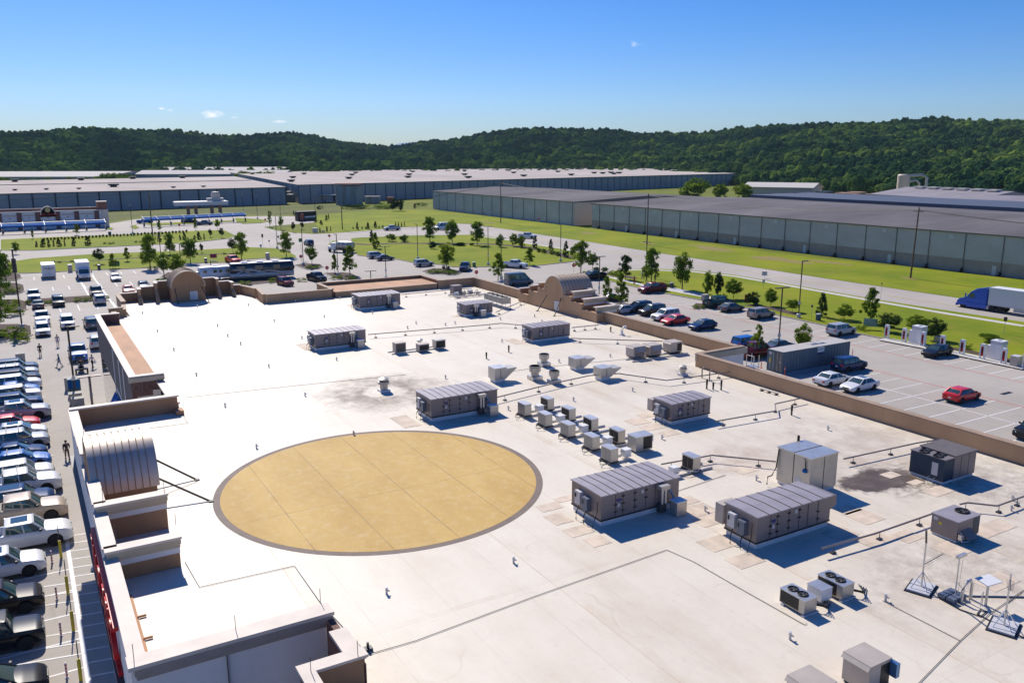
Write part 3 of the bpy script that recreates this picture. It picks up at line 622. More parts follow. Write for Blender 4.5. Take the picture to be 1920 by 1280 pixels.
for y in (71.5, 74.6, 79.2):                                            # pale pilaster niches on the brick face
    b = M(); b.prism([(6.0, y-.45), (6.0, y+.45), (6.03, y)], 6.1, 8.9); b.box(5.99, y-.22, 5.9, 6.03, y+.22, 9.0); b.build('wall_niche', m_lgrey, shop)
b = M(); b.prism([(5.15, 66.6), (6.0, 66.6), (6.0, 80.5), (5.15, 80.5)], 3.2, 3.3)
b.face([(5.15, 66.6, 3.25), (5.15, 80.5, 3.25), (6.0, 80.5, 4.9), (6.0, 66.6, 4.9)]); b.face([(5.15, 66.6, 3.25), (6.0, 66.6, 4.9), (6.0, 66.6, 3.25)]); b.build('blue_awning', m_bluep, shop)
for i in range(11):
    b = M(); y = 68.0+i*1.05; b.face([(5.28, y, 3.56), (5.28, y+.45, 3.56), (5.78, y+.45, 4.53), (5.78, y, 4.53)]); b.build('awning_lettering', m_whitep, shop)
b = M(); b.box(6.08, 80.5, 0, 6.3, 94.9, 5.6); b.box(6.08, 66.2, 0, 6.3, 80.4, 3.2); b.build('shopfront_glass', m_glass, shop)
# front wing: stepped white wall with coping, red sign letters below
xo = 1.6
def frontseg(y0, y1, z, cop=True):
    b = M(); b.box(xo, y0, 6.3, xo+.44, y1, z-.1, 0); b.box(xo-.06, y0, z-.1, xo+.50, y1, z, 1); b.build('front_wall', [m_white_wall, m_cop], shop)
    b = M(); b.box(xo+.441, y0+.02, 8.2, xo+.50, y1-.02, z-.12); b.build('wall_lining', m_tan_d, shop)
frontseg(27.1, 35.6, 9.4); frontseg(35.62, 39.9, 9.75); frontseg(39.92, 43.0, 10.1); frontseg(43.02, 47.5, 9.5); frontseg(47.52, 50.0, 10.1); frontseg(50.02, 53.2, 9.75); frontseg(53.22, 59.3, 9.42)
b = M(); b.box(1.35, 27.0, 6.1, 2.3, 59.4, 6.3); b.build('fascia_band', m_dgrey, shop)
b = M(); b.box(1.52, 27.0, 5.2, 2.3, 59.4, 6.1); b.build('soffit', m_white_wall, shop)
def ret_wall(y, x1, z, th=.34, full=True):     # return wall with cornice, pale band and brown face, seen from the near side
    b = M(); b.box(2.05, y, 8.2, x1, y+th, z-.1, 0); b.box(1.6, y-.24, z-.1, x1+.1, y+th+.05, z, 1)
    b.box(1.66, y-.18, z-.34, x1+.06, y-.002, z-.1, 2); b.box(1.7, y-.10, z-.52, x1+.03, y-.002, z-.34, 2); b.box(1.74, y-.05, z-.78, x1+.015, y-.002, z-.52, 3)
    b.build('return_wall', [m_tan_d, m_cop, m_corn, m_white_wall], shop)
ret_wall(39.75, 4.6, 10.1); ret_wall(35.45, 4.45, 9.75)
def far_ret(y, x1, z):
    b = M(); b.box(2.05, y, 8.2, x1, y+.3, z-.09, 0); b.box(1.7, y-.1, z-.09, x1+.06, y+.36, z, 1); b.build('return_wall', [m_tan_d, m_cop], shop)
far_ret(50.0, 4.7, 10.05); far_ret(53.0, 4.6, 9.3)
b = M(); b.box(2.05, 59.0, 8.2, 8.15, 59.3, 9.42, 0); b.box(1.6, 58.9, 9.42, 8.25, 59.42, 9.52, 1); b.build('return_wall', [m_tan_d, m_cop], shop)
b = M(); b.box(2.05, 27.3, 8.31, 2.34, 33.9, 8.34); b.build('flashing', m_orange, shop); b = M(); b.box(7.9, 58.2, 8.31, 8.4, 59.0, 8.6); b.build('flashing', m_orange, shop)
for y in (28.6, 30.2, 31.9): b = M(); b.box(2.3, y, 8.33, 2.62, y+.06, 8.40); b.build('clip', m_orange, shop)
# near end of the wing: pale wall with a deep brown-grey cornice
b = M(); b.box(1.7, 27.05, 5.2, 8.15, 27.2, 9.0, 0); b.box(1.50, 26.75, 9.28, 8.3, 27.5, 9.412, 1); b.box(1.68, 26.82, 9.0, 8.24, 27.1, 9.28, 2); b.box(1.74, 26.92, 8.8, 8.2, 27.1, 9.0, 2)
b.build('end_wall', [m_white_wall, m_cop, mat('cornice_brown', (.33, .28, .25), .7, var=.08)], shop)
b = M(); b.box(1.72, 27.0, -.1, 8.3, 27.1, 5.2, 0); b.box(4.55, 26.93, 0, 4.57, 27.1, 8.8, 1); b.build('end_wall', [m_white_wall, m_dgrey], shop)
b = M(); b.box(8.05, 23.6, 5.5, 8.3, 26.95, 9.1, 0); b.build('brick_wall', m_brick, shop)
b = M(); b.box(7.8, 23.9, 9.1, 8.42, 25.9, 9.22); b.build('coping', m_cop, shop)
b = M(); b.box(6.2, 23.6, 5.5, 8.25, 23.9, 9.4, 0); b.box(6.1, 23.5, 9.4, 8.35, 24.05, 9.5, 1); b.box(6.2, 8, 5.5, 6.5, 23.6, 9.4, 0); b.box(6.1, 8, 9.4, 6.6, 23.5, 9.5, 1); b.build('brick_wall', [m_brick, m_cop], shop)
b = M(); b.box(6.55, 8.5, 8.2, 8.2, 23.58, 9.38); b.build('wall_lining', m_tan_d, shop)
bpy.data.objects.remove(bpy.data.objects[[o.name for o in kids(shop) if o.name.startswith('wall_lining')][-1]])
b = M(); b.box(6.5, 23.55, 8.25, 8.2, 23.6, 9.38); b.build('wall_lining', m_tan_d, shop)
# barrel roofs
def arch_pts(r, n=22, a0=0, a1=180): return [(r*math.cos(R(a0+(a1-a0)*i/n)), r*math.sin(R(a0+(a1-a0)*i/n))) for i in range(n+1)]
m_shell_t = mat('tan_metal_roof', (.50, .385, .28), .6, var=.08)
def barrel(par, org, ang, r, zs, depth, wall_r, zbase, ribs=9, hatch=True, face_m=m_tan, wallsides=True):
    # local frame: u across, v into the depth (away from the roof side face), z up
    def W(u, v, z): x_, y_ = rot2(u, v, ang); return (org[0]+x_, org[1]+y_, z)
    b = M(); a = arch_pts(r)
    ring0 = [W(p, -.12, zs+q) for p, q in a]; ring1 = [W(p, depth, zs+q) for p, q in a]
    a2 = arch_pts(r-.13); in0 = [W(p, -.12, zs+q) for p, q in a2]; in1 = [W(p, depth, zs+q) for p, q in a2]
    b.loft([ring0, ring1], 0, True, False, False); b.loft([in1, in0], 0, True, False, False); b.loft([in0, ring0], 0, False, False, False); b.loft([ring1, in1], 0, False, False, False)
    b.build('barrel_roof', m_shell if r > 2.2 else m_shell_t, par)
    b = M()
    for i in range(1, ribs):
        v = depth*i/ribs
        b.loft([[W(p, v-.02, zs+q) for p, q in a], [W(p, v-.02, zs+q) for p, q in arch_pts(r+.03)], [W(p, v+.02, zs+q) for p, q in arch_pts(r+.03)], [W(p, v+.02, zs+q) for p, q in a]], 0, False, False, False)
    b.build('roof_seam', m_cop_b, par)
    b = M(); pl = [(wall_r*math.cos(R(180*i/22)), zs+wall_r*math.sin(R(180*i/22))) for i in range(23)]+[(-wall_r, zbase), (wall_r, zbase)]
    f0 = [W(u, 0, z) for u, z in pl]; f1 = [W(u, .25, z) for u, z in pl]
    b.face(f0[::-1]); b.face(f1); b.loft([f0, f1], 0, False, False); b.build('arch_wall', face_m, par)
    b = M()
    for s in (-1, 1):
        q = [W(s*(wall_r-.3), .25, zbase), W(s*wall_r, .25, zbase), W(s*wall_r, depth, zbase), W(s*(wall_r-.3), depth, zbase)]
        b.loft([q, [(p[0], p[1], zs+.05) for p in q]], 0, False)
    f0 = [W(u*.99, depth-.2, z) for u, z in pl]; f1 = [W(u*.99, depth, z) for u, z in pl]; b.face(f0[::-1]); b.face(f1); b.loft([f0, f1], 0, False, False)
    b.build('arch_wall', m_tan_d, par)
    if hatch:
        b = M(); q = [W(.15, -.05, zbase+.25), W(1.0, -.05, zbase+.25), W(1.0, -.05, zbase+1.25), W(.15, -.05, zbase+1.25)]; q2 = [W(.15, 0, zbase+.25), W(1.0, 0, zbase+.25), W(1.0, 0, zbase+1.25), W(.15, 0, zbase+1.25)]
        b.face(q[::1]); b.loft([q, q2], 0, False, False); h = b.build('hatch', m_whitep, par)
        b = M(); b.face([W(.25, -.06, zbase+.35), W(.9, -.06, zbase+.35), W(.9, -.06, zbase+1.15), W(.25, -.06, zbase+1.15)]); b.build('hatch_panel', m_lgrey, h)
# left front: axis along X, arch faces the roof (+X)
barrel(shop, (4.65, 45.3), R(90), 2.32, 9.3, 2.95, 2.2, DZ-.05, 9, False, m_tan_d)
# far: arch faces -Y
barrel(shop, (17.05, 106.2), 0, 2.0, 10.05, 3.4, 1.92, DZ-.05, 10, True, m_tan_d)
# right: arch faces -X
barrel(shop, (51.35, 78.05), R(-90), 1.95, 10.35, 4.0, 1.9, DZ-.05, 9, True, m_tan)
# far stepped parapets with raking buttresses
for s in ((9.75, 11.75, 9.45), (11.8, 13.65, 10.05), (13.7, 15.15, 10.62), (18.95, 20.75, 10.62), (20.8, 22.5, 10.05), (22.55, 23.9, 9.45)):
    step(shop, 'stepped_parapet', [m_tan_d, m_cop], [(s[0], 109.5, s[1], 109.5, 8.1, s[2])], t=.34)
for (x_, z_, zl) in ((11.8, 10.0, 9.2), (13.7, 10.6, 9.8), (20.85, 10.6, 9.8), (22.6, 10.02, 9.2)):
    b = M(); prof = [(109.3, 8.2), (109.3, z_-.1), (108.2, z_-.1), (108.1, zl), (106.3, 8.2)]
    for xx in ((x_-.15, x_+.15),):
        f0 = [(xx[0], y_, z2) for y_, z2 in prof]; f1 = [(xx[1], y_, z2) for y_, z2 in prof]; b.face(f0); b.face(f1[::-1]); b.loft([f1, f0], 0, False, False)
    b.build('buttress', m_tan, shop); b = M(); b.box(x_-.22, 107.95, z_-.1, x_+.22, 109.25, z_); b.build('coping', m_cop, shop)
# right stepped parapets: thick piers with low decks between
for (y0, y1, z_) in ((70.45, 72.6, 9.88), (72.62, 74.7, 10.45), (74.72, 76.2, 10.95), (79.95, 81.6, 11.1), (81.62, 83.6, 10.5), (83.62, 85.9, 9.9)):
    b = M(); b.box(51.35, y0, 8.1, 51.7, y1, z_-.55); b.box(51.7, y0+.02, z_-1.1, 54.4, y1-.02, z_-.75); b.build('stepped_wall', m_tan, shop)
    b = M(); b.box(51.75, y0+.05, z_-.75, 54.3, y1-.05, z_-.72); b.build('orange_deck', m_orange, shop)
    b = M(); b.box(54.3, y0, 7.5, 54.65, y1, z_-.1, 0); b.box(54.2, y0-.04, z_-.1, 54.75, y1+.04, z_, 1); b.build('stepped_parapet', [m_tan_d, m_cop], shop)
for (y_, z_, s) in ((70.45, 9.88, -1), (72.62, 10.45, -1), (74.72, 10.95, -1)):
    b = M(); b.box(51.7, y_-.02, z_-1.0, 54.3, y_+.28, z_-.1, 0); b.box(51.55, y_-.22, z_-.34, 54.4, y_-.022, z_-.1, 2); b.box(51.62, y_-.14, z_-.5, 54.36, y_-.022, z_-.34, 2); b.box(51.66, y_-.08, z_-.72, 54.33, y_-.022, z_-.5, 3)
    b.box(51.5, y_-.24, z_-.1, 54.7, y_+.34, z_, 1); b.build('return_wall', [m_tan_d, m_cop, m_corn, m_white_wall], shop)
for (y_, z_) in ((81.58, 11.1), (83.58, 10.5), (85.88, 9.9)):
    b = M(); b.box(51.5, y_-.3, z_-1.0, 54.3, y_, z_-.1, 0); b.box(51.4, y_-.36, z_-.1, 54.7, y_+.05, z_, 1); b.build('return_wall', [m_tan_d, m_cop], shop)
b = M(); b.box(51.35, 69.9, 8.1, 52.3, 70.44, 9.3); b.build('stepped_wall', m_tan, shop)
# steel props of the arches
def prop(a_, b_): m_ = M(); m_.tube([a_, b_], .055, 8); m_.box(b_[0]-.12, b_[1]-.12, DZ, b_[0]+.12, b_[1]+.12, DZ+.06); m_.build('prop', m_dgrey, shop)
prop((4.7, 46.6, 9.7), (6.9, 45.4, DZ)); prop((4.7, 43.6, 9.5), (6.95, 42.0, DZ))
prop((51.34, 79.6, 9.85), (49.67, 78.9, DZ)); prop((51.34, 76.6, 9.95), (49.66, 75.4, DZ))
prop((15.5, 106.15, 10.0), (15.57, 104.95, DZ)); prop((18.6, 106.15, 10.0), (18.95, 103.94, DZ))
# red channel letters on the street side of the wing
def text(s, size, m, par, loc, rot, ext=.04, name='sign_lettering', align='CENTER'):
    cu = bpy.data.curves.new(name, 'FONT'); cu.body = s; cu.size = size; cu.extrude = ext; cu.align_x = align; cu.align_y = 'CENTER'; cu.resolution_u = 3
    tmp = bpy.data.objects.new('tmp', cu); C.objects.link(tmp); dg = bpy.context.evaluated_depsgraph_get(); me = bpy.data.meshes.new_from_object(tmp.evaluated_get(dg)); bpy.data.objects.remove(tmp)
    me.materials.clear(); me.materials.append(m); o = bpy.data.objects.new(name, me); C.objects.link(o); o.parent = par; o.location = loc; o.rotation_euler = rot; return o
b = M(); b.box(1.42, 31.3, 6.5, 1.6, 41.2, 6.66); b.box(1.42, 31.3, 8.35, 1.6, 41.2, 8.5); b.build('sign_rail', m_redp, shop)
text("BUC-EE'S", 2.35, m_redp, shop, (1.45, 36.3, 7.5), (R(90), 0, R(-90)), .09)
# painted roof disc (the emblem inside it is left out)
cc = (.908351*17+.0, 2.357624*17)
b = M(); b.prism([(cc[0]+p, cc[1]+q) for p, q in disk(8.62, 0, 96)], DZ+.001, DZ+.006); d1 = b.build('painted_ring', m_paint_ring, shop)
b = M(); b.prism([(cc[0]+p, cc[1]+q) for p, q in disk(8.27, 0, 96)], DZ+.002, DZ+.011); d2 = b.build('painted_disc', m_paint_y, shop)
# lightning wire laid on the deck and on the parapets, with air terminals
def wire(pts, z=DZ+.03, r=.012, name='lightning_wire', m=m_dgrey):
    b = M(); b.tube([(at(px, py, z)) for px, py in pts], r, 5, cap=True); return b.build(name, m, shop)
wire([(345, 745), (560, 722), (760, 702)]); wire([(145, 818), (300, 800), (352, 793), (334, 760)]); wire([(347, 1053), (374, 1100), (552, 1060), (600, 1128), (690, 1226)])
wire([(690, 1226), (780, 1200), (1000, 1118), (1250, 1030), (1440, 1020)][:4]); wire([(1380, 1098), (1508, 1170), (1513, 1168)]); wire([(1655, 1125), (1800, 1200)]); wire([(1800, 1200), (1722, 1280)]); wire([(1800, 1200), (1855, 1150), (1920, 1105)])
wire([(300, 930), (372, 901)], m=m_lgrey); wire([(1250, 1030), (1300, 1052), (1380, 1098)]); wire([(928, 700), (1000, 690), (1184, 672)]); wire([(1240, 930), (1360, 890)])
b = M()
for (px, py, z_) in ((251, 1235, 9.42), (442, 1180, 9.42), (601, 1128, 9.42), (583, 1258, 9.5), (671, 1228, 9.5), (158, 823, 9.76), (239, 810, 9.42), (263, 842, 10.6), (308, 920, 10.1), (330, 985, 9.76), (217, 1007, 9.8), (1138, 596, 9.42), (193, 935, 10.1)):
    p = at(px, py, z_); b = M(); b.tube([p, p+Vector((0, 0, .55))], .012, 5); b.build('air_terminal', m_dgrey, shop)
# scattered walkway pads around the units
b = M()
for (px, py, wx, wy) in ((1030, 950, 1.2, .8), (1047, 972, 1.0, 1.2), (1085, 995, 1.3, .9), (1120, 1014, 1.0, .9), (1062, 934, 1.3, .6), (1312, 955, 1.5, 1.2), (1330, 975, 1.5, 1.0), (1290, 938, 1.0, .8), (1398, 1050, 1.5, 1.0), (1345, 1018, 1.5, 1.2), 
                         (1195, 790, 1.4, 1.2), (1222, 801, 1.4, .9), (1255, 812, 1.2, .8), (1212, 778, 1.2, .9), (1620, 968, 1.4, 1.4), (1700, 1005, 1.2, 1.0), (1795, 1025, 2.2, 1.2), (1860, 990, 2.4, 1.0), (1670, 890, 1.0, .7), (1716, 904, .9, .5), (1765, 918, 2.2, .9), (1590, 955, 1.2, .8),
                         (575, 650, 1.2, 3.0), (665, 574, 1.2, 2.4), (700, 560, .9, .8), (862, 592, 1.6, .9), (965, 640, 1.2, 2.4), (760, 790, 1.2, 2.6), (1395, 880, 1.3, 1.0), (1575, 1000, 1.5, 1.0), (1640, 1010, 1.8, 1.0), (1870, 1090, 1.8, .9)):
    p = at(px, py, DZ); b = M(); b.box(p.x-wx/2, p.y-wy/2, DZ+.001, p.x+wx/2, p.y+wy/2, DZ+.012); b.build('walkway_pad', m_pad, shop)
# ------------------------------------------------------------------ equipment standing on the roof
RZ = DZ+.004
def rtop(px, py, L_, W_, Hh, label, curb=.28, exhaust=None, boxes=2, back=False, dirty=False, hood=False, seams=None):
    p = at(px, py, DZ); t = thing('rooftop_unit', label, 'air handler', (p.x, p.y, RZ), 0, 'long air handling units on the roof')
    b = M(); b.box(.08, .08, 0, L_-.08, W_-.08, curb); b.build('curb', m_curb, t)
    b = M(); b.box(0, 0, curb, L_, W_, curb+.07); b.build('base_rail', m_blackm, t)
    b = M(); b.box(.02, .02, curb+.07, L_-.02, W_-.02, Hh); body_ = b.build('housing', m_rtu, t)
    n = seams or max(5, int(L_/.5)); b = M(); rid = .035
    for i in range(n):
        x0, x1 = -.04+(L_+.08)*i/n, -.04+(L_+.08)*(i+1)/n
        r0 = [(x0+.012, -.05, Hh), (x0+.012, W_/2, Hh+rid), (x0+.012, W_+.05, Hh), (x0+.012, W_+.05, Hh-.05), (x0+.012, -.05, Hh-.05)]
        b.loft([r0, [(x1-.012, q[1], q[2]) for q in r0]], 0, False)
    b.build('lid', m_rtu_top, t)
    for i in range(1, n):
        x0 = -.04+(L_+.08)*i/n; b = M(); r0 = [(x0-.014, -.055, Hh-.03), (x0-.014, -.055, Hh+.022), (x0-.014, W_/2, Hh+rid+.022), (x0-.014, W_+.055, Hh+.022), (x0-.014, W_+.055, Hh-.03)]
        b.loft([r0, [(x0+.014, q[1], q[2]) for q in r0]], 0, False); b.build('lid_seam', m_seam, t)
    xs = [0.02]+sorted({round(L_*f, 2) for f in (.18, .27, .42, .56, .68, .82)})+[L_-.02]
    for i in range(1, len(xs)-1):
        b = M(); b.box(xs[i]-.012, .006, curb+.1, xs[i]+.012, .0195, Hh-.06); b.build('panel_joint', m_seam, body_)
    for i in (1, 2, 3, 4, 6):
        for zz in (.25, .52, .8):
            if (i*7+int(zz*10)) % 5 == 0: continue
            b = M(); z0 = curb+(Hh-curb)*zz; x0 = xs[min(i, len(xs)-2)]; b.box(x0-.09, -.03, z0-.015, x0+.09, .019, z0+.02); b.build('door_latch', m_blackm, body_)
    b = M(); b.lathe([(.001, 0), (.16, 0), (.16, .012), (.001, .012)], (0, 0, 0), 20, 0, 'y'); o = b.build('maker_badge', mat('badge_blue', (.02, .03, .16), .4) if 'badge_blue' not in bpy.data.materials else bpy.data.materials['badge_blue'], body_, (L_*.22, -.0, Hh-.42)); o.scale = (1, 1, .5)
    b = M(); b.box(L_*.22-.07, .006, Hh-.78, L_*.22+.07, .0195, Hh-.6); b.build('rating_label', m_lgrey, body_)
    b = M(); b.box(L_*.5, .006, Hh-.38, L_*.5+.16, .0195, Hh-.2); b.build('rating_label', m_lgrey, body_)
    for k in range(boxes):
        y0 = W_*.58-k*.62; e = M(); dz = k*.12
        e.box(-.22+k*-.02, y0, Hh-.95-dz, .02, y0+.42, Hh-.28-dz); eb = e.build('electrical_box', [m_lgrey, m_steelb][k % 2], t)
        e = M(); e.box(-.26, y0+.3, Hh-.6-dz, -.22, y0+.36, Hh-.4-dz); e.build('switch_handle', m_blackm, eb)
        e = M(); e.tube([(-.12, y0+.2, Hh-.95-dz), (-.14, y0+.12, curb+.35), (-.42, y0-.02, curb+.1), (-.45, y0-.05, .02)], .028, 6); e.build('conduit', m_blackm, t)
    e = M(); e.tube([(-.06, .22, Hh-.35), (-.07, .2, Hh-.9), (-.3, .05, .5), (-.5, .0, .05)], .022, 6); e.build('conduit', m_blackm, t)
    if exhaust:
        ex = L_*exhaust
        e = M(); e.box(ex, -.95, .02, ex+.62, -.42, .72); eb = e.build('relief_box', m_silver, t)
        e = M(); e.box(ex-.02, -.97, .72, ex+.64, -.40, .75); e.build('box_lid', m_whitep, eb)
        for dx, hh in ((-.32, 1.3), (-.12, 1.22)):
            e = M(); e.tube([(ex+dx, -.22, .1), (ex+dx, -.22, hh)], .07, 8); e.build('flue', m_galv, t)
        e = M(); e.box(ex-.55, -.42, Hh-.3, ex+.0, -.05, Hh-.1); e.build('flue_cap', m_silver, t)
        e = M(); e.tube([(ex+.1, -.2, 1.25), (ex+.25, -.25, .95), (ex+.3, -.35, .72)], .05, 8); e.build('elbow', m_bluesteel, t)
        e = M(); e.box(ex-.5, -.3, .08, ex-.1, -.05, .5); e.build('valve_train', m_dgrey, t)
        e = M(); e.tube([(ex-.3, -.1, .5), (ex+.1, -.4, .45), (ex+.3, -.5, .3)], .03, 6); e.build('valve_pipe', m_galv, t)
    if back:
        e = M(); e.box(-.1, W_, .5, .9, W_+.5, Hh-.15); e.build('return_hood', m_beige, t)
    if hood:
        e = M(); e.loft([[(L_, .05, Hh-.02), (L_, .05, Hh-.75), (L_, W_-.05, Hh-.75), (L_, W_-.05, Hh-.02)], [(L_+.42, .05, Hh-.1), (L_+.42, .05, Hh-.6), (L_+.42, W_-.05, Hh-.6), (L_+.42, W_-.05, Hh-.1)]], 0, False); e.build('intake_hood', m_rtu, t)
    return t
m_steelb = mat('blue_grey_box', (.13, .16, .22), .45, .3); m_bluesteel = mat('blue_elbow', (.10, .22, .42), .4, .5)
u1 = rtop(1126, 989, 4.8, 2.45, 1.58, 'large grey unit with ten lid panels just right of the yellow roof disc', exhaust=.80, seams=10)
rtop(1416, 1032, 4.85, 1.95, 1.58, 'grey unit in front of the tall silver cabinet, with a beige hood at its back', back=True, hood=True, seams=7)
rtop(809, 792, 5.0, 2.45, 1.58, 'grey unit between the dark round stain and the rows of small condensers', exhaust=.78, seams=10)
rtop(998.5, 643, 4.25, 1.95, 1.45, 'grey unit nearest the right-hand arched tower, with two grey boxes on its end', seams=7)
rtop(592, 658.5, 4.8, 2.2, 1.52, 'grey unit left of the three small units in the middle of the roof', exhaust=.76, seams=9)
rtop(675, 582, 5.0, 2.7, 1.6, 'grey unit standing closest to the orange bump-out at the far edge of the roof', exhaust=.74, seams=9)
rtop(873, 594.5, 3.4, 2.1, 1.35, 'small grey unit beside the row of four fans at the far edge of the roof', exhaust=.42, seams=7, boxes=1)
rtop(1258, 798, 3.4, 1.8, 1.45, 'low grey unit between the small condensers and the right parapet', seams=6, back=True)
# tall silver cabinet
p = at(1540, 925, DZ); t = thing('silver_cabinet', 'tall galvanised cabinet with a blue-grey two-part lid', 'cabinet', (33.45, 27.0, RZ))
b = M(); b.box(.05, .05, 0, 2.0, 2.1, .18); b.build('curb', m_curb, t)
b = M(); b.box(0, 0, .18, 2.05, 2.15, 1.98); hb = b.build('housing', m_silver, t)
b = M(); b.box(-.04, -.04, 1.98, 2.09, 1.06, 2.04); b.build('lid', m_galv, t); b = M(); b.box(-.04, 1.08, 1.98, 2.09, 2.19, 2.04); b.build('lid', m_galv, t)
b = M(); b.box(-.03, 1.05, 2.0, 2.08, 1.09, 2.055); b.build('lid_seam', m_seam, t)
b = M(); b.box(-.012, 1.05, .2, .0, 1.09, 1.97); b.build('panel_joint', m_seam, hb); b = M(); b.box(1.02, -.012, .2, 1.05, 0, 1.97); b.build('panel_joint', m_seam, hb)
b = M(); b.box(-.012, .5, .35, 0, .95, .8); b.build('access_panel', m_lgrey, hb)
b = M(); b.box(-.1, .2, 1.2, 0, .42, 1.36); b.build('switch_box', m_bluep, hb); b = M(); b.tube([(-.05, .28, 1.36), (-.05, .3, 1.8), (-.02, .38, 1.95)], .025, 6); b.build('cable', m_blackm, hb)
b = M(); b.tube([(-.05, 2.05, 1.9), (-.12, 2.1, .9), (-.3, 2.2, .45), (-.7, 2.1, .5), (-.8, 2.05, .1)], .035, 6); b.build('conduit', m_blackm, t)
b = M(); b.tube([(1.7, 2.3, 0), (1.7, 2.3, 2.3)], .07, 8); b.build('vent_pipe', m_blackm, t)
# dark packaged unit by the parapet, four fans
t = thing('condensing_unit', 'dark packaged unit with four fans, closest to the right parapet', 'air conditioner', (40.75, 24.4, RZ))
b = M(); b.box(.05, .05, 0, 2.75, 1.95, .15); b.build('base_rail', m_curb, t)
b = M(); b.box(.85, 0, .15, 2.8, 2.0, 1.42); b.build('housing', m_rtu, t)
b = M(); b.box(0, .02, .15, .84, 1.98, 1.36); b.build('coil_section', m_coilb, t) if False else None
m_coilb = mat('coil_blue_black', (.025, .05, .085), .5, .3, var=.15, vscale=20, stretch=(1, 8, .1))
b.build('coil_section', m_coilb, t)
b = M(); b.box(.82, -.05, 1.42, 2.86, 2.05, 1.47); b.build('lid', mat('brown_lid', (.13, .11, .105), .6, var=.15), t)
b = M(); b.box(-.03, -.02, 1.36, .82, 2.02, 1.40); b.build('lid', m_rtu, t)
def fan(par, x_, y_, z_, r=.3, m=None, n=5):
    b = M(); b.lathe([(r, 0), (r, .05), (r-.04, .06), (r-.05, 0)], (x_, y_, z_), 18); f = b.build('fan_guard', m or m_blackm, par)
    b = M(); b.lathe([(.001, .0), (r-.05, .0), (r-.05, .006), (.001, .006)], (x_, y_, z_+.003), 18); b.build('fan_well', m_blackm, f)
    b = M()
    for k in range(n):
        a = 2*math.pi*k/n; c0 = Vector((math.cos(a), math.sin(a), 0)); c1 = Vector((math.cos(a+.55), math.sin(a+.55), 0))
        b.face([Vector((x_, y_, z_+.02))+c0*.05, Vector((x_, y_, z_+.02))+c0*(r-.06), Vector((x_, y_, z_+.045))+c1*(r-.06), Vector((x_, y_, z_+.045))+c1*.05])
    b.lathe([(.001, .01), (.07, .01), (.07, .05), (.001, .06)], (x_, y_, z_), 10)
    b.build('fan_blades', m_dgrey, f)
for fx, fy in ((.22, .55), (.22, 1.35), (.62, .65), (.62, 1.5)): fan(t, fx, fy, 1.40, .27)
b = M(); b.box(-.02, .35, .4, 0, .7, 1.1); b.build('control_panel', m_lgrey, t)
for yy in (1.0, 1.3): b = M(); b.tube([(-.0, yy-.6, .3), (-.25, yy-.6, .3), (-.3, yy-.65, 0)], .02, 6); b.build('conduit', m_galv, t)
for xx in (1.45, 2.15): b = M(); b.box(xx, -.008, .2, xx+.02, 0, 1.4); b.build('panel_joint', m_seam, t)
# small square unit lower right
t = thing('condensing_unit', 'small square unit with one fan on its lid, behind the antenna masts', 'air conditioner', (34.85, 19.95, RZ))
b = M(); b.box(.03, .03, 0, 1.68, 1.2, .1); b.build('base_rail', m_curb, t)
b = M(); b.box(0, 0, .1, 1.7, 1.25, .98); hb = b.build('housing', m_rtu, t)
b = M(); b.box(-.03, -.03, .98, 1.73, 1.28, 1.02); b.build('lid', m_rtu_top, t); fan(t, 1.28, .62, 1.02, .32)
b = M(); b.loft([[(.35, -.0, .55), (.35, 0, .2), (1.0, 0, .2), (1.0, 0, .55)], [(.35, -.35, .22), (.35, -.36, .2), (1.0, -.36, .2), (1.0, -.35, .22)]], 0, False); b.build('intake_hood', m_rtu, t)
b = M(); b.box(-.006, .75, .6, 0, .9, .72); b.build('warning_label', m_yelp, hb); b = M(); b.box(-.006, .95, .75, 0, 1.15, .9); b.build('rating_label', m_lgrey, hb)
b = M(); b.box(1.2, -.01, .12, 1.69, .0, .96); b.build('coil_grille', m_coilb, hb)
b = M(); b.tube([(.1, -.05, .55), (.1, -.15, .5), (.1, -.2, .12), (.5, -.3, .08)], .03, 6); b.build('gas_pipe', m_galv, t); b = M(); b.box(.02, -.22, .2, .2, -.05, .45); b.build('regulator', m_galv, t)
# beige boxes: two at the bottom edge, three near the right wall, three in the middle
def hoodbox(loc, sx, sy, sz, label, group, open_=True, tilt=.18, rz=0, grille=False):
    t = thing('beige_unit', label, 'air conditioner', loc, rz, group)
    b = M(); b.box(.05, .05, 0, sx-.05, sy-.05, .1); b.build('base_rail', m_blackm, t)
    b = M(); b.box(0, .0, .1, sx, sy, sz); hb = b.build('housing', m_beige, t)
    b = M(); b.face([(-.12, -.02, sz-.12), (-.12, sy+.02, sz-.12), (0, sy+.02, sz+.01), (0, -.02, sz+.01)]); b.box(-.0, -.03, sz, sx+.02, sy+.03, sz+.03); b.build('lid', m_beige, t)
    if open_:
        b = M(); b.box(sx*.55, -.012, .18, sx*.97, 0, sz-.12); b.build('opening', m_blackm, t)
        b = M(); b.loft([[(sx, .02, sz), (sx, sy-.02, sz), (sx, sy-.02, sz-.06), (sx, .02, sz-.06)], [(sx+.3, .02, sz-.3), (sx+.3, sy-.02, sz-.3), (sx+.3, sy-.02, sz-.34), (sx+.3, .02, sz-.34)]], 0, False); b.build('hood', m_beige, t)
    if grille:
        b = M(); b.box(sx*.08, -.012, .16, sx*.92, 0, sz-.3); b.build('grille', m_rtu, t)
        b = M(); b.face([(.05*sx, -.01, sz-.02), (.95*sx, -.01, sz-.02), (.95*sx, -.3, sz-.38), (.05*sx, -.3, sz-.38)]); b.build('hood', m_beige, t)
    return t
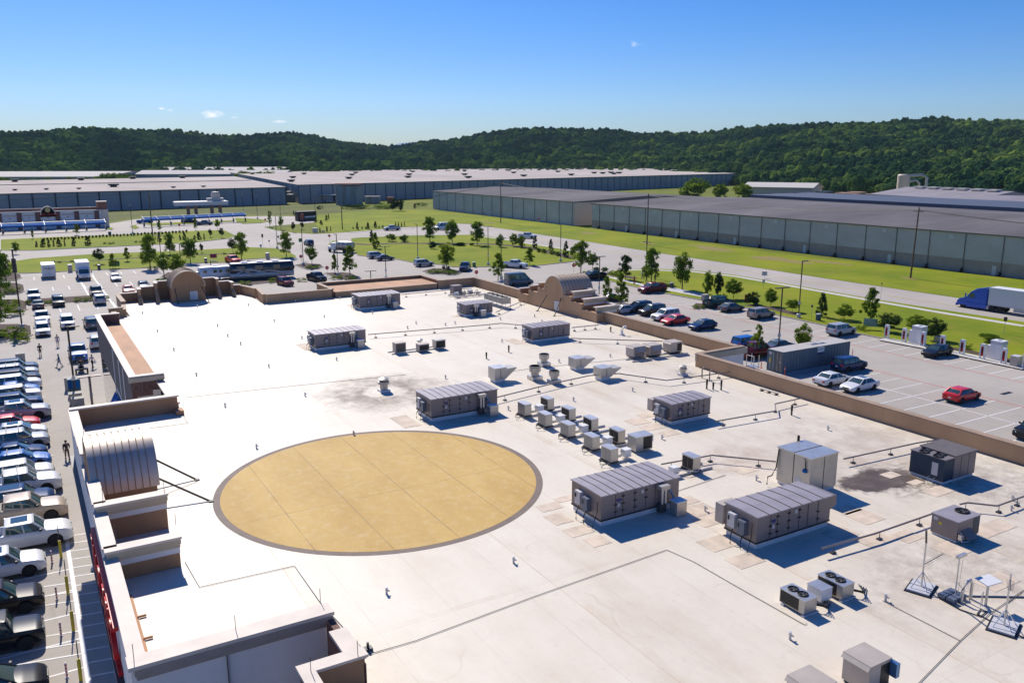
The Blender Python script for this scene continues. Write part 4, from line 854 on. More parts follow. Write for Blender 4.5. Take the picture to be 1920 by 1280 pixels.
v = at(1626, 1306, DZ); t = hoodbox((v.x, v.y, RZ), 1.05, 1.0, 1.05, 'beige box unit with a black open side at the bottom edge of the roof view', 'beige box units')
b = M(); b.box(1.02, -.25, .45, 1.2, .1, .95); b.build('switch_box', m_bluesteel, t)
v = at(1520, 1352, DZ); hoodbox((v.x, v.y, RZ), 1.05, 1.0, 1.0, 'beige box unit left of its black-sided twin, cut by the bottom edge of the view', 'beige box units', False)
for (px, py, lb, op) in ((1188, 674, 'left unit of three beige boxes near the step in the right wall', False), (1219, 671, 'middle unit of three beige boxes near the step in the right wall', False), (1258, 665, 'right unit of three beige boxes, set slightly apart, with a black open side', True)):
    v = at(px, py, DZ); t = hoodbox((v.x, v.y, RZ+.1), 1.25, 1.1, .95, lb, 'beige box units', op, grille=not op)
v = at(1185, 679, DZ); t = thing('support_rail', 'long grey rail under the beige boxes near the right wall', 'rail', (v.x, v.y-.1, RZ)); b = M(); b.box(0, 0, 0, 6.2, .12, .1); b.build('rail', m_galv, t); b = M(); b.box(0, .9, 0, 6.2, 1.02, .1); b.build('rail', m_galv, t)
v = at(735, 665, DZ); t = thing('support_rail', 'grey rail carrying the three small units in the middle of the roof', 'rail', (v.x, v.y, RZ)); b = M(); b.box(0, 0, 0, 5.1, .12, .1); b.build('rail', m_galv, t); b = M(); b.box(0, .9, 0, 5.1, 1.02, .1); b.build('rail', m_galv, t)
for (px, py, lb, mm, sz) in ((742, 664, 'small box with a brown coil face, left of three on a rail', m_beige, .85), (786, 661, 'small box with its dark side open, middle of three on a rail', m_beige, .6), (817, 656, 'small silver box with a dark coil face, right end of the short rail', m_silver, .75)):
    v = at(px, py, DZ); t = thing('condenser', lb, 'condenser', (v.x, v.y, RZ+.1), 0, 'three small units on a rail')
    b = M(); b.box(0, 0, 0, 1.0, .7, sz); b.build('housing', mm, t); b = M(); b.box(.06, -.012, .08, .94, 0, sz-.08); b.build('coil_grille', mat('brown_coil', (.10, .08, .065), .6) if px == 742 else m_blackm, t)
    b = M(); b.box(-.02, -.02, sz, 1.02, .72, sz+.03); b.build('lid', mm, t); b = M(); b.tube([(.5, .75, .3), (.6, 1.0, .1), (.9, 1.1, .05)], .02, 5); b.build('pipe', m_blackm, t)
v = at(792, 648, DZ); t = thing('mushroom_vent', 'low round vent behind the three small units on a rail', 'vent', (v.x, v.y+.6, RZ)); b = M(); b.lathe([(.18, 0), (.18, .35), (.3, .35), (.3, .5), (.05, .6), (.001, .6)], n=14); b.build('cap', m_galv, t)
# ---- two rows of small condensers with suction boxes between them
def condenser(label, dark, loc, group='small condensers in two rows'):
    t = thing('condenser', label, 'condenser', loc, 0, group); Lc, Wc, Hc = .52, .92, .82
    b = M(); b.box(-.04, -.04, 0, Lc+.04, Wc+.04, .07); b.build('skid', m_blackm, t)
    b = M(); b.box(0, 0, .07, Lc, Wc, Hc); b.build('housing', m_silver, t)
    b = M(); b.box(-.015, .05, .13, 0, Wc*.48, Hc-.07); b.build('coil_grille', m_blackm if dark else m_coilg, t)  # black puts the shade on the coil into its colour
    b = M(); b.box(-.015, Wc*.52, .13, 0, Wc-.05, Hc-.07); b.build('coil_grille', m_blackm if dark else m_coilg, t)
    b = M(); b.box(-.03, -.02, Hc, Lc+.02, Wc+.02, Hc+.025); b.build('lid', m_galv, t)
    return t
m_coilg = mat('coil_grey', (.30, .29, .27), .5, .4, var=.25, vscale=30, stretch=(1, 12, .2))
CL = [(1002, 783), (1042, 803), (1083, 824), (1131, 848), (1163, 872)][:5]
CL = [(984, 784), (1023, 804), (1066, 824), (1111, 848), (1145, 872)]
CR = [(1038, 773), (1078, 793), (1120, 813), (1170, 836)]
ordn = ['first', 'second', 'third', 'fourth', 'fifth']
for i, (px, py) in enumerate(CL):
    v = at(px, py, DZ); condenser(f'silver condenser, {ordn[i]} from the far end of the left-hand row beside the yellow disc', False, (v.x, v.y, RZ+.09))
    t = thing('rail', f'pale channel under the {ordn[i]} pair of small condensers', 'rail', (v.x-.15, v.y+.18, RZ), 0, 'channels under the small condensers')
    b = M(); b.tube([(0, -.1, .06), (3.6 if i < 4 else 1.6, -.1, .06)], .055, 8); b.build('channel', m_galv, t); b = M(); b.tube([(0, .75, .06), (3.6 if i < 4 else 1.6, .75, .06)], .055, 8); b.build('channel', m_galv, t)
    v2 = (v.x+1.25, v.y+.3, RZ+.12)
    t = thing('suction_box', f'white box between the rows, {ordn[i]} from the far end', 'junction box', v2, 0, 'white boxes between the small condensers')
    b = M(); b.box(0, 0, 0, .45, .42, .42); b.build('housing', m_whitep, t); b = M(); b.box(-.02, -.02, .42, .47, .44, .45); b.build('lid', m_whitep, t)
    for s_ in (0, .12): b = M(); b.tube([(-.68, .15+s_, .3), (-.3, .1+s_, .42), (0, .15+s_, .3)], .022, 6); b.build('pipe', m_galv, t)
    if i < 4: b = M(); b.tube([(.45, .2, .3), (.8, .12, .38), (1.15, .2, .3)], .025, 6); b.build('pipe', m_galv, t)
    b = M(); b.tube([(-1.3, .2, .02), (-1.75, .05, .06), (-1.95, -.25, .04), (-1.6, -.45, .05), (-1.25, -.35, .05)], .022, 6); b.build('pipe', m_dgrey, t)
for i, (px, py) in enumerate(CR[:4]):
    v = at(px-11, py+0, DZ); condenser(f'condenser with a black coil face, {ordn[i]} from the far end of the right-hand row', True, (v.x, v.y, RZ+.09))
v = at(1302, 888, DZ); condenser('lone condenser with a black coil face behind the large ten-panel unit', True, (v.x-.1, v.y, RZ+.09), None)
t = thing('rail', 'pale channel running out from under the lone black-faced condenser', 'rail', (v.x-1.6, v.y+.2, RZ)); b = M(); b.tube([(-.4, -.1, .06), (3.0, -.1, .06)], .055, 8); b.build('channel', m_galv, t); b = M(); b.tube([(-.4, .7, .06), (3.0, .7, .06)], .055, 8); b.build('channel', m_galv, t)
t = thing('suction_box', 'white box with curled white pipes beside the lone black-faced condenser', 'junction box', (v.x-1.35, v.y+.2, RZ+.12)); b = M(); b.box(0, 0, 0, .42, .4, .4); b.build('housing', m_whitep, t)
b = M(); b.tube([(.42, .2, .2), (.8, -.2, .15), (1.4, -.35, .05), (1.9, -.1, .05), (2.0, .25, .05), (1.7, .35, .1)], .03, 6); b.build('pipe', m_whitep, t)
v = at(1192, 850, DZ); t = thing('open_cabinet', 'silver cabinet with a black open front at the near end of the right-hand condenser row', 'cabinet', (v.x, v.y, RZ+.1))
b = M(); b.box(0, 0, 0, 1.25, .8, .85); b.build('housing', m_silver, t); b = M(); b.box(.55, -.012, .06, 1.2, 0, .8); b.build('opening', m_blackm, t); b = M(); b.box(-.03, -.03, .85, 1.28, .83, .88); b.build('lid', m_galv, t); b = M(); b.box(1.25, .1, .4, 1.38, .3, .75); b.build('switch_box', m_bluesteel, t)
# ---- twin-fan condensers lower right
def twinfan(px, py, label):
    v = at(px, py, DZ); t = thing('fan_condenser', label, 'condenser', (v.x, v.y, RZ), 0, 'twin fan condensers'); t.scale = (.8, .8, .74)
    for yy in (0, 1.25): b = M(); b.box(-.08, yy-.08, 0, .95, yy+.1, .1); b.build('foot', m_lgrey, t)
    b = M(); b.box(0, 0, .1, .85, 1.5, .85); b.build('housing', m_silver, t); b = M(); b.box(-.015, .35, .16, 0, 1.45, .8); b.build('coil_grille', m_blackm, t)
    b = M(); b.box(-.02, -.02, .85, .87, 1.52, .88); b.build('lid', m_galv, t); fan(t, .42, .5, .88, .27, m_blackm); fan(t, .42, 1.08, .88, .27, m_blackm)
    for k in range(4): b = M(); b.tube([(.85, .1+.12*k, .35), (1.15, -.1-.1*k, .28+.05*k), (1.5+.15*k, -.15+.2*k, .1), (2.1, .2+.15*k, .06)], .028, 6); b.build('refrigerant_pipe', m_blackm, t)
    return t
tw1 = twinfan(1507, 1156, 'nearer of the two twin-fan condensers with black pipe bundles'); tw2 = twinfan(1578, 1128, 'farther of the two twin-fan condensers with black pipe bundles')
v = at(1536, 1134, DZ); t = thing('junction_box', 'white box on the roof between the two twin-fan condensers', 'junction box', (v.x+.1, v.y, RZ)); b = M(); b.box(0, 0, .08, .6, .7, .55); b.build('housing', m_whitep, t); b = M(); b.box(-.02, -.02, .55, .62, .72, .58); b.build('lid', m_galv, t)
# ---- row of four fans on legs at the far side
v = at(955, 578, DZ); t = thing('fan_bank', 'long silver bank of four fans on legs at the far right of the roof', 'condenser', (v.x-.9, v.y, RZ))
b = M(); b.box(0, 0, .55, 1.1, 4.4, 1.25); b.build('housing', m_silver, t)
for k in range(4): b = M(); b.box(-.02, .08+1.1*k, .6, 0, 1.02+1.1*k, 1.2); b.build('coil_grille', m_coilg, t); fan(t, .55, .55+1.1*k, 1.25, .42)
for k in (0, 1.1, 2.2, 3.3, 4.36):
    for xx in (0, 1.06): b = M(); b.box(xx, k, 0, xx+.04, k+.04, .55); b.build('leg', m_galv, t)
v = at(852, 560, DZ); t = thing('compressor_skid', 'open steel skid of pipes and boxes beside the fan bank', 'machinery', (v.x, v.y, RZ))
b = M(); b.box(0, 0, .1, 4.6, .12, .3); b.build('beam', m_galv, t); b = M(); b.box(0, 1.6, .1, 4.6, 1.72, .3); b.build('beam', m_galv, t)
b = M(); b.box(.9, 2.0, .1, 2.1, 3.0, 1.25); b.build('cabinet', m_rtu, t)
for k, (xx, yy, ss) in enumerate(((.5, .6, .5), (1.6, .9, .45), (2.9, 1.6, .5), (3.6, .8, .35))): b = M(); b.box(xx, yy, .1, xx+ss, yy+ss, .1+ss); b.build('box', m_beige if k % 2 else m_lgrey, t)
for k in range(4): b = M(); b.tube([(.2+.9*k, .3, .3), (.5+.9*k, .5, .7), (1.0+.9*k, .9, .7), (1.2+.9*k, 1.3, .3)], .03, 6); b.build('pipe', m_dgrey if k % 2 else m_galv, t)
# ---- intake hoods and exhaust fans
def intake(px, py, label, sz=1.1):
    v = at(px, py, DZ); t = thing('intake_hood', label, 'intake hood', (v.x, v.y, RZ), 0, 'silver intake hoods')
    b = M(); b.box(.1, .1, 0, .95, .95, .25); b.build('curb', m_whitep, t)
    b = M(); b.box(0, 0, .25, 1.05, 1.05, sz); b.build('housing', m_silver, t); b = M(); b.box(-.03, -.03, sz, 1.08, 1.08, sz+.03); b.build('lid', m_galv, t)
    b = M(); b.loft([[(1.05, .02, sz-.12), (1.05, .02, .3), (1.05, 1.03, .3), (1.05, 1.03, sz-.12)], [(1.95, .02, sz-.10), (1.95, .02, sz-.18), (1.95, 1.03, sz-.18), (1.95, 1.03, sz-.10)]], 0, False); b.build('scoop', m_silver, t)
    b = M(); b.box(.5, -.012, .35, .54, 0, sz-.1); b.build('panel_joint', m_seam, t)
intake(928, 719, 'silver intake hood just behind the unit by the round stain', 1.15); intake(1079, 696, 'silver intake hood on the far side of the long pipe run', 1.0); intake(1127, 715, 'silver intake hood standing on the long pipe run', 1.0)
def exfan(px, py, label, h=1.0, r=.42, dark=True, group='round exhaust fans'):
    v = at(px, py, DZ); t = thing('exhaust_fan', label, 'exhaust fan', (v.x, v.y, RZ), 0, group)
    b = M(); b.box(-r, -r, 0, r, r, .3); b.build('curb', m_galv, t); b = M(); b.lathe([(r*.7, .3), (r*.72, h*.55), (r, h*.6), (r*1.03, h), (r*.93, h), (r*.9, h*.75)], n=20); b.build('drum', m_silver, t)
    b = M(); b.lathe([(.001, h*.86), (r*.92, h*.86), (r*.92, h*.88), (.001, h*.9)], n=20); b.build('grille', m_blackm if dark else m_galv, t); b = M(); b.lathe([(r*1.05, h*.93), (r*1.05, h*.97), (r*.9, h*.97), (r*.9, h*.93)], n=20); b.build('rim', m_dgrey, t)
exfan(1020, 685, 'farthest of three round exhaust fans in the middle of the roof'); exfan(1003, 711, 'left-hand one of three round exhaust fans, with the tallest drum', 1.1, .45); exfan(1039, 718, 'nearest of three round exhaust fans in the middle of the roof', 1.0, .4)
def mush(px, py, label, r=.33, h=.7):
    v = at(px, py, DZ); t = thing('mushroom_vent', label, 'vent', (v.x, v.y, RZ), 0, None); b = M(); b.box(-r*.9, -r*.9, 0, r*.9, r*.9, .15); b.build('curb', m_whitep, t)
    b = M(); b.lathe([(r*.7, .15), (r*.7, h*.55), (r, h*.55), (r, h*.72), (r*.8, h*.75), (r*.8, h*.9), (r*.95, h*.92), (r*.5, h), (.001, h*1.02)], n=18); b.build('cap', m_silver, t); b = M(); b.lathe([(r*.83, h*.74), (r*.83, h*.8)], n=18); b.build('band', m_dgrey, t)
mush(720, 733, 'white round vent in the middle of the dark stain', .42, 1.05); mush(1280, 703, 'white round vent near the step in the right wall', .33, .8)
v = at(1166, 628, DZ); t = thing('goose_vent', 'small white hooded vent between the right wall and the pipe run', 'vent', (v.x, v.y, RZ)); b = M(); b.tube([(0, 0, 0), (0, 0, .5), (.15, -.02, .75), (.45, -.05, .8)], .13, 10); b.build('hood', m_whitep, t); b = M(); b.box(-.2, -.2, 0, .2, .2, .12); b.build('curb', m_whitep, t)
# ---- dark vent pipes and short drain heads
LMK = [((720, 733), 'the round vent in the dark stain'), ((845, 760), 'the unit by the dark stain'), ((630, 640), 'the middle grey unit'), ((705, 570), 'the unit by the orange bump-out'), ((890, 580), 'the small far unit'), ((1025, 630), 'the tower-side unit'), ((785, 655), 'the three units on a rail'), ((944, 712), 'the leftmost intake hood'), ((1020, 700), 'the three round exhaust fans'), ((1100, 700), 'the right intake hoods'), ((1230, 660), 'the three beige boxes'),
 ((1280, 765), 'the low grey unit'), ((1070, 800), 'the rows of small condensers'), ((1170, 920), 'the large ten-panel unit'), ((1460, 960), 'the unit before the silver cabinet'), ((1520, 880), 'the tall silver cabinet'), ((1765, 870), 'the dark packaged unit'), ((1790, 980), 'the small square unit'), ((1540, 1120), 'the twin-fan condensers'), ((1725, 1100), 'the left antenna mast'), ((350, 560), 'the far arched roof'), ((230, 650), 'the orange-decked brick block'), ((240, 860), 'the near arched roof'), ((700, 925), 'the yellow disc'), ((1060, 570), 'the right arched tower'), ((330, 760), 'the wing end wall'), ((940, 560), 'the bank of four fans'), ((1340, 690), 'the step in the right wall')]
USED = set()
NUMW = ['right', 'one pace', 'two paces', 'three paces', 'four paces', 'five paces', 'six paces', 'seven paces', 'eight paces', 'nine paces', 'ten paces', 'eleven paces', 'twelve paces', 'thirteen paces', 'fourteen paces', 'fifteen paces', 'sixteen paces', 'seventeen paces', 'eighteen paces', 'nineteen paces', 'twenty paces']
def where(px, py, what):
    p = at(px, py, DZ); best = sorted((((at(a_, c_, DZ)-p).length), nm, a_, c_) for (a_, c_), nm in LMK)
    for dist_, nm, a_, c_ in best:
        dx, dy = px-a_, (py-c_)*1.6; rel = ('right of' if dx > 0 else 'left of') if abs(dx) > abs(dy) else ('in front of' if dy > 0 else 'beyond')
        k_ = min(20, int(dist_/.8)); s_ = f'{what} {NUMW[k_]} {rel} {nm}' if k_ else f'{what} close by, {rel} {nm}'
        if s_ not in USED: USED.add(s_); return s_
    return what
for (px, py, h_) in ((912, 672, .55), (954, 660, .6), (1325, 729, .75), (1337, 730, .55), (1352, 731, .75), (1484, 778, .7), (1145, 622, .5)):
    v = at(px, py, DZ); o = M().lathe([(.06, 0), (.06, h_), (.075, h_), (.075, h_*.45), (.06, h_*.45)], n=10).build('vent_pipe', m_blackm, None, (v.x, v.y, RZ)); tag(o, where(px, py, 'dark upright vent pipe'), 'vent pipe', 'dark vent pipes')
for (px, py) in ((370, 576), (267, 588), (295, 622), (326, 657), (408, 612), (427, 631), (451, 646), (514, 603), (504, 688), (572, 742), (422, 762), (368, 704), (466, 573), (554, 567), (637, 561), (688, 566), (698, 588), (608, 595), (566, 635), (631, 675), (780, 607), (764, 616), (835, 610), (853, 607), (938, 599), (941, 641), (1002, 594), (1016, 604), (1048, 679), (835, 709), (1144, 669), (1186, 733), (1075, 751), (953, 768), (663, 815), (481, 840), (725, 1113), (963, 1055), (1481, 1198), (1241, 823), (1552, 806), (1898, 938), (1660, 1126), (1322, 958), (1896, 957), (1418, 900)):
    v = at(px, py, DZ); o = M(); o.lathe([(.05, 0), (.05, .26), (.065, .3), (.001, .31)], n=8); o.tube([(0, 0, .2), (.1, -.07, .12)], .03, 6); o = o.build('roof_stub', m_lgrey, None, (v.x, v.y, RZ)); tag(o, where(px, py, 'short pale pipe stub'), 'pipe stub', 'pale pipe stubs dotted over the roof')
# ---- pipe runs on small supports
def piperun(label, px, z=.38, r=.045, m=None, sup=True, n_sup=None):
    t = thing('gas_pipe', label, 'pipe', (0, 0, 0)); p = [at(a, c, DZ+z) for a, c in px]; o = p[0].copy(); t.location = (o.x, o.y, RZ)
    b = M(); b.tube([q-Vector((o.x, o.y, RZ)) for q in p], r, 8); b.build('pipe', m or m_rtu, t)
    if sup:
        tot = sum((p[i+1]-p[i]).length for i in range(len(p)-1)); k = max(2, int(tot/3.2)); 
        for i in range(k+1):
            s = tot*(i+.25)/(k+.6)
            for a, c in zip(p, p[1:]):
                l = (c-a).length
                if s <= l: break
                s -= l
            q = a+(c-a)*min(1, s/l)-Vector((o.x, o.y, RZ)); b = M(); b.box(q.x-.13, q.y-.08, 0, q.x+.13, q.y+.08, .07); b.tube([(q.x, q.y-.0, .07), (q.x, q.y, z-r)], .018, 5); b.build('support', m_dgrey, t)
piperun('long pipe from the round-stain unit past the intake hoods to the right wall', [(930, 745), (1040, 718), (1105, 704), (1160, 700), (1250, 713), (1370, 697)])
piperun('pipe from the middle unit across to the tower-side unit', [(690, 627), (900, 610), (940, 606), (984, 610)]); piperun('pipe from the tower-side unit to the near corner of the arched tower', [(1072, 614), (1123, 609)]); piperun('pipe running right from the tower-side unit towards the long wall', [(1070, 634), (1160, 637), (1255, 640)])
piperun('pipe from the far unit along the foot of the far wall', [(752, 552), (860, 542), (885, 541)]); piperun('pipe pair from the small far unit to the wall left of the tower', [(930, 585), (983, 563)]); piperun('cranked pipe from the low unit to the right wall', [(1340, 790), (1455, 770), (1453, 757), (1508, 745)])
piperun('pipe from the silver cabinet to the dark packaged unit and wall', [(1582, 860), (1720, 830), (1765, 823)]); piperun('bent pipe from the condensers to the silver cabinet', [(1240, 870), (1335, 853), (1455, 865)]); piperun('pipe from the front grey unit up to the small square unit', [(1540, 1028), (1640, 1000), (1750, 962)])
piperun('pipe on the right edge behind the small square unit', [(1800, 945), (1815, 942), (1870, 948), (1920, 930)]); piperun('short pipe along the foot of the right wall', [(1425, 728), (1460, 738)], .15)
for k, (px, py) in enumerate(((1316, 694), (1330, 700))):
    v = at(px, py+14, DZ); b = M(); b.tube([(0, 0, 0), (0, 0, .75), (.15, .0, .88), (.3, 0, .8)], .05, 8); o = b.build('bent_pipe', m_rtu, None, (v.x, v.y, RZ)); tag(o, ['left', 'right'][k]+' one of two hooked pipes beside the step in the right wall', 'pipe', 'hooked pipes by the right wall')
# ---- antennas and small gear, lower right
def mastbase(px, py, label, h, boom, side):
    v = at(px, py, DZ); t = thing('antenna_mast', label, 'antenna', (v.x, v.y, RZ), R(20), 'antenna masts on ballast frames')
    b = M(); b.box(-.62, -.5, 0, .62, .5, .03); b.build('mat', m_blackm, t); b = M(); b.box(-.55, -.42, .03, -.03, .42, .1); b.build('ballast', m_lgrey, t); b = M(); b.box(.03, -.42, .03, .55, .42, .1); b.build('ballast', m_lgrey, t)
    b = M(); b.tube([(0, 0, .1), (0, 0, h)], .035, 8); b.build('mast', m_galv, t)
    for a, c in ((.4, .3), (-.4, .3), (.4, -.3), (-.4, -.3)): b = M(); b.tube([(a, c, .1), (0, 0, .75)], .018, 5); b.build('brace', m_galv, t)
    bm = M(); d = Vector((math.cos(side), math.sin(side), .12)); p0 = Vector((0, 0, boom)); bm.tube([p0, p0+d*1.25], .015, 5)
    for k in range(10): q = p0+d*(.15+.12*k); w_ = Vector((-d.y, d.x, 0))*(.14-.005*k); bm.tube([q-w_, q+w_], .006, 4)
    bm.build('yagi_boom', m_dgrey, t); return t
t = mastbase(1727, 1103, 'antenna mast with a bent top on a square ballast frame, left of the pair', 2.0, 1.05, -.35); b = M(); b.tube([(0, 0, 2.0), (-.22, 0, 2.6)], .04, 8); b.build('whip', m_dgrey, t)
t = mastbase(1882, 1176, 'antenna mast with two comb aerials on a ballast frame, right of the pair', 2.15, 1.95, 3.3)
bm = M(); bm.tube([(0, 0, .95), (1.25, -.3, 1.0)], .015, 5)
for k in range(10): bm.tube([(.1+.12*k, -.02-.03*k, .88), (.1+.12*k, -.02-.03*k, 1.1)], .006, 4)
bm.build('yagi_boom', m_dgrey, t)
v = at(1795, 1118, DZ); t = thing('camera_mast', 'short mast on grey sandbag blocks between the two antenna masts', 'mast', (v.x, v.y, RZ))
for k in range(6): b = M(); b.box(-.75+.3*(k % 3)*1.0, -.3+.36*(k//3), 0, -.5+.3*(k % 3), .0+.36*(k//3), .2); b.build('ballast_block', m_steelb, t)
b = M(); b.tube([(0, .1, .1), (0, .1, 1.7)], .03, 8); b.build('mast', m_galv, t); b = M(); b.box(-.2, -.0, 1.65, .35, .14, 1.76); b.build('head', m_galv, t); b = M(); b.tube([(.2, .1, .1), (.25, .1, 1.5)], .01, 5); b.build('stay', m_galv, t)
for s_ in (-1, 1): b = M(); b.tube([(s_*.35, -.1, .15), (0, .1, .6)], .015, 5); b.build('brace', m_galv, t)
v = at(1805, 1128, DZ); t = thing('goose_neck', 'grey goose-neck pipe bent over beside the sandbag mast', 'pipe', (v.x, v.y, RZ)); b = M(); b.tube([(-.1, 0, 0), (-.1, 0, .5), (.1, 0, .8), (.35, 0, .85), (.5, 0, .65), (.5, 0, 0)], .06, 10); b.build('pipe', m_galv, t)
v = at(1848, 1134, DZ); t = thing('panel_stand', 'small white panel on a short post near the right edge', 'panel', (v.x, v.y, RZ)); b = M(); b.tube([(0, 0, 0), (0, 0, .95)], .05, 8); b.build('post', m_galv, t); b = M(); b.loft([[(-.4, -.2, .98), (.4, -.3, .98), (.45, .25, 1.05), (-.35, .35, 1.05)], [(-.4, -.2, 1.02), (.4, -.3, 1.02), (.45, .25, 1.09), (-.35, .35, 1.09)]], 0, False); b.build('panel', m_whitep, t); b = M(); b.tube([(-.35, 0, .02), (-.35, 0, .6), (-.25, 0, .65), (-.25, 0, .1)], .015, 5); b.build('conduit', m_galv, t)
b = M(); v = at(1810, 1150, DZ); b.tube([at(1760, 1120, DZ+.03)-v, at(1800, 1142, DZ+.03)-v, at(1838, 1155, DZ+.03)-v, at(1850, 1146, DZ+.03)-v, at(1838, 1142, DZ+.03)-v, at(1832, 1150, DZ+.03)-v, at(1860, 1165, DZ+.03)-v, at(1920, 1195, DZ+.03)-v], .022, 6); tag(b.build('cable', m_blackm, None, (v.x, v.y, RZ)), 'black cable looped across the roof between the antenna masts', 'cable')
b = M(); b.tube([Vector((.0, 0, .02)), Vector((2.5, -1.6, .02)), Vector((4.5, -3.0, .02))], .04, 6); v = at(1812, 1118, DZ); tag(b.build('conduit_run', m_steelb, None, (v.x, v.y, RZ)), 'straight grey conduit on the roof from the sandbag mast to the right mast', 'conduit')
# roof hatch rail by the parapet
v = at(1411, 716, DZ); t = thing('roof_ladder', 'galvanised ladder rails crossing the right parapet', 'ladder', (v.x, v.y, RZ))
for a in (0, .55):
    for c in (0, .75): b = M(); b.tube([(a, c, 0), (a, c, 2.05)], .03, 6); b.build('post', m_galv, t)
for zz in (.3, .6, .9, 1.2, 1.5, 2.0): b = M(); b.tube([(0, 0, zz), (0, .75, zz)], .022, 5); b.build('rung', m_galv, t)
b = M(); b.box(-.05, -.05, 1.1, .6, .8, 1.16); b.build('platform', m_galv, t)
for (px, py) in ((690, 1218),):
    v = at(px, py, DZ); b = M(); b.box(-.15, -.12, 0, .15, .12, .1); b.tube([(0, 0, .1), (0, 0, .3)], .05, 8); tag(b.build('roof_stub', m_dgrey, None, (v.x, v.y, RZ)), 'dark cleat holding two wires beside the brick parapet corner', 'cleat')
# ------------------------------------------------------------------ vehicles
SPEC = dict(
 sedan=dict(L=4.75, W=1.84, zr=1.45, belt=.93, top=[(-2.37, .62), (-2.32, .92), (-2.2, .98), (-1.55, 1.02), (-1.0, .98), (.95, .96), (1.3, .92), (1.95, .80), (2.25, .68), (2.37, .52)], gh=(-1.78, 1.10, -1.0, .25), wb=1.37, wr=.33, w2=.66),
 hatch=dict(L=4.5, W=1.84, zr=1.46, belt=.95, top=[(-2.25, .60), (-2.2, 1.0), (-1.9, 1.05), (-1.0, 1.0), (.95, .97), (1.3, .92), (1.85, .80), (2.15, .66), (2.25, .52)], gh=(-2.0, 1.10, -1.3, .25), wb=1.35, wr=.34, w2=.67),
 suv=dict(L=4.75, W=1.92, zr=1.74, belt=1.08, top=[(-2.37, .66), (-2.33, 1.12), (-2.2, 1.16), (-1.0, 1.12), (.9, 1.10), (1.25, 1.07), (1.9, 1.0), (2.25, .85), (2.37, .62)], gh=(-2.27, 1.10, -2.08, .42), wb=1.42, wr=.37, w2=.74),
 pickup=dict(L=5.9, W=2.02, zr=1.93, belt=1.28, top=[(-2.95, .70), (-2.93, 1.32), (-2.8, 1.34), (-.95, 1.34), (1.15, 1.28), (1.45, 1.26), (2.4, 1.17), (2.8, 1.02), (2.95, .70)], gh=(-1.02, 1.38, -.93, .70), wb=1.85, wr=.41, w2=.82, bed=(-2.82, -1.12)),
 jeep=dict(L=4.6, W=1.88, zr=1.83, belt=1.15, top=[(-2.3, .70), (-2.28, 1.15), (-2.1, 1.17), (-1.0, 1.17), (.8, 1.16), (1.0, 1.15), (2.1, 1.06), (2.25, .95), (2.3, .7)], gh=(-2.2, .92, -2.12, .62), wb=1.4, wr=.41, w2=.76),
 van=dict(L=5.95, W=2.06, zr=2.65, belt=1.35, top=[(-2.97, .6), (-2.96, 1.38), (-2.8, 1.4), (1.5, 1.4), (2.0, 1.32), (2.5, 1.12), (2.85, .95), (2.97, .62)], gh=(-2.93, 2.15, -2.9, .85), wb=1.9, wr=.36, w2=.86),
)
CARM = {}
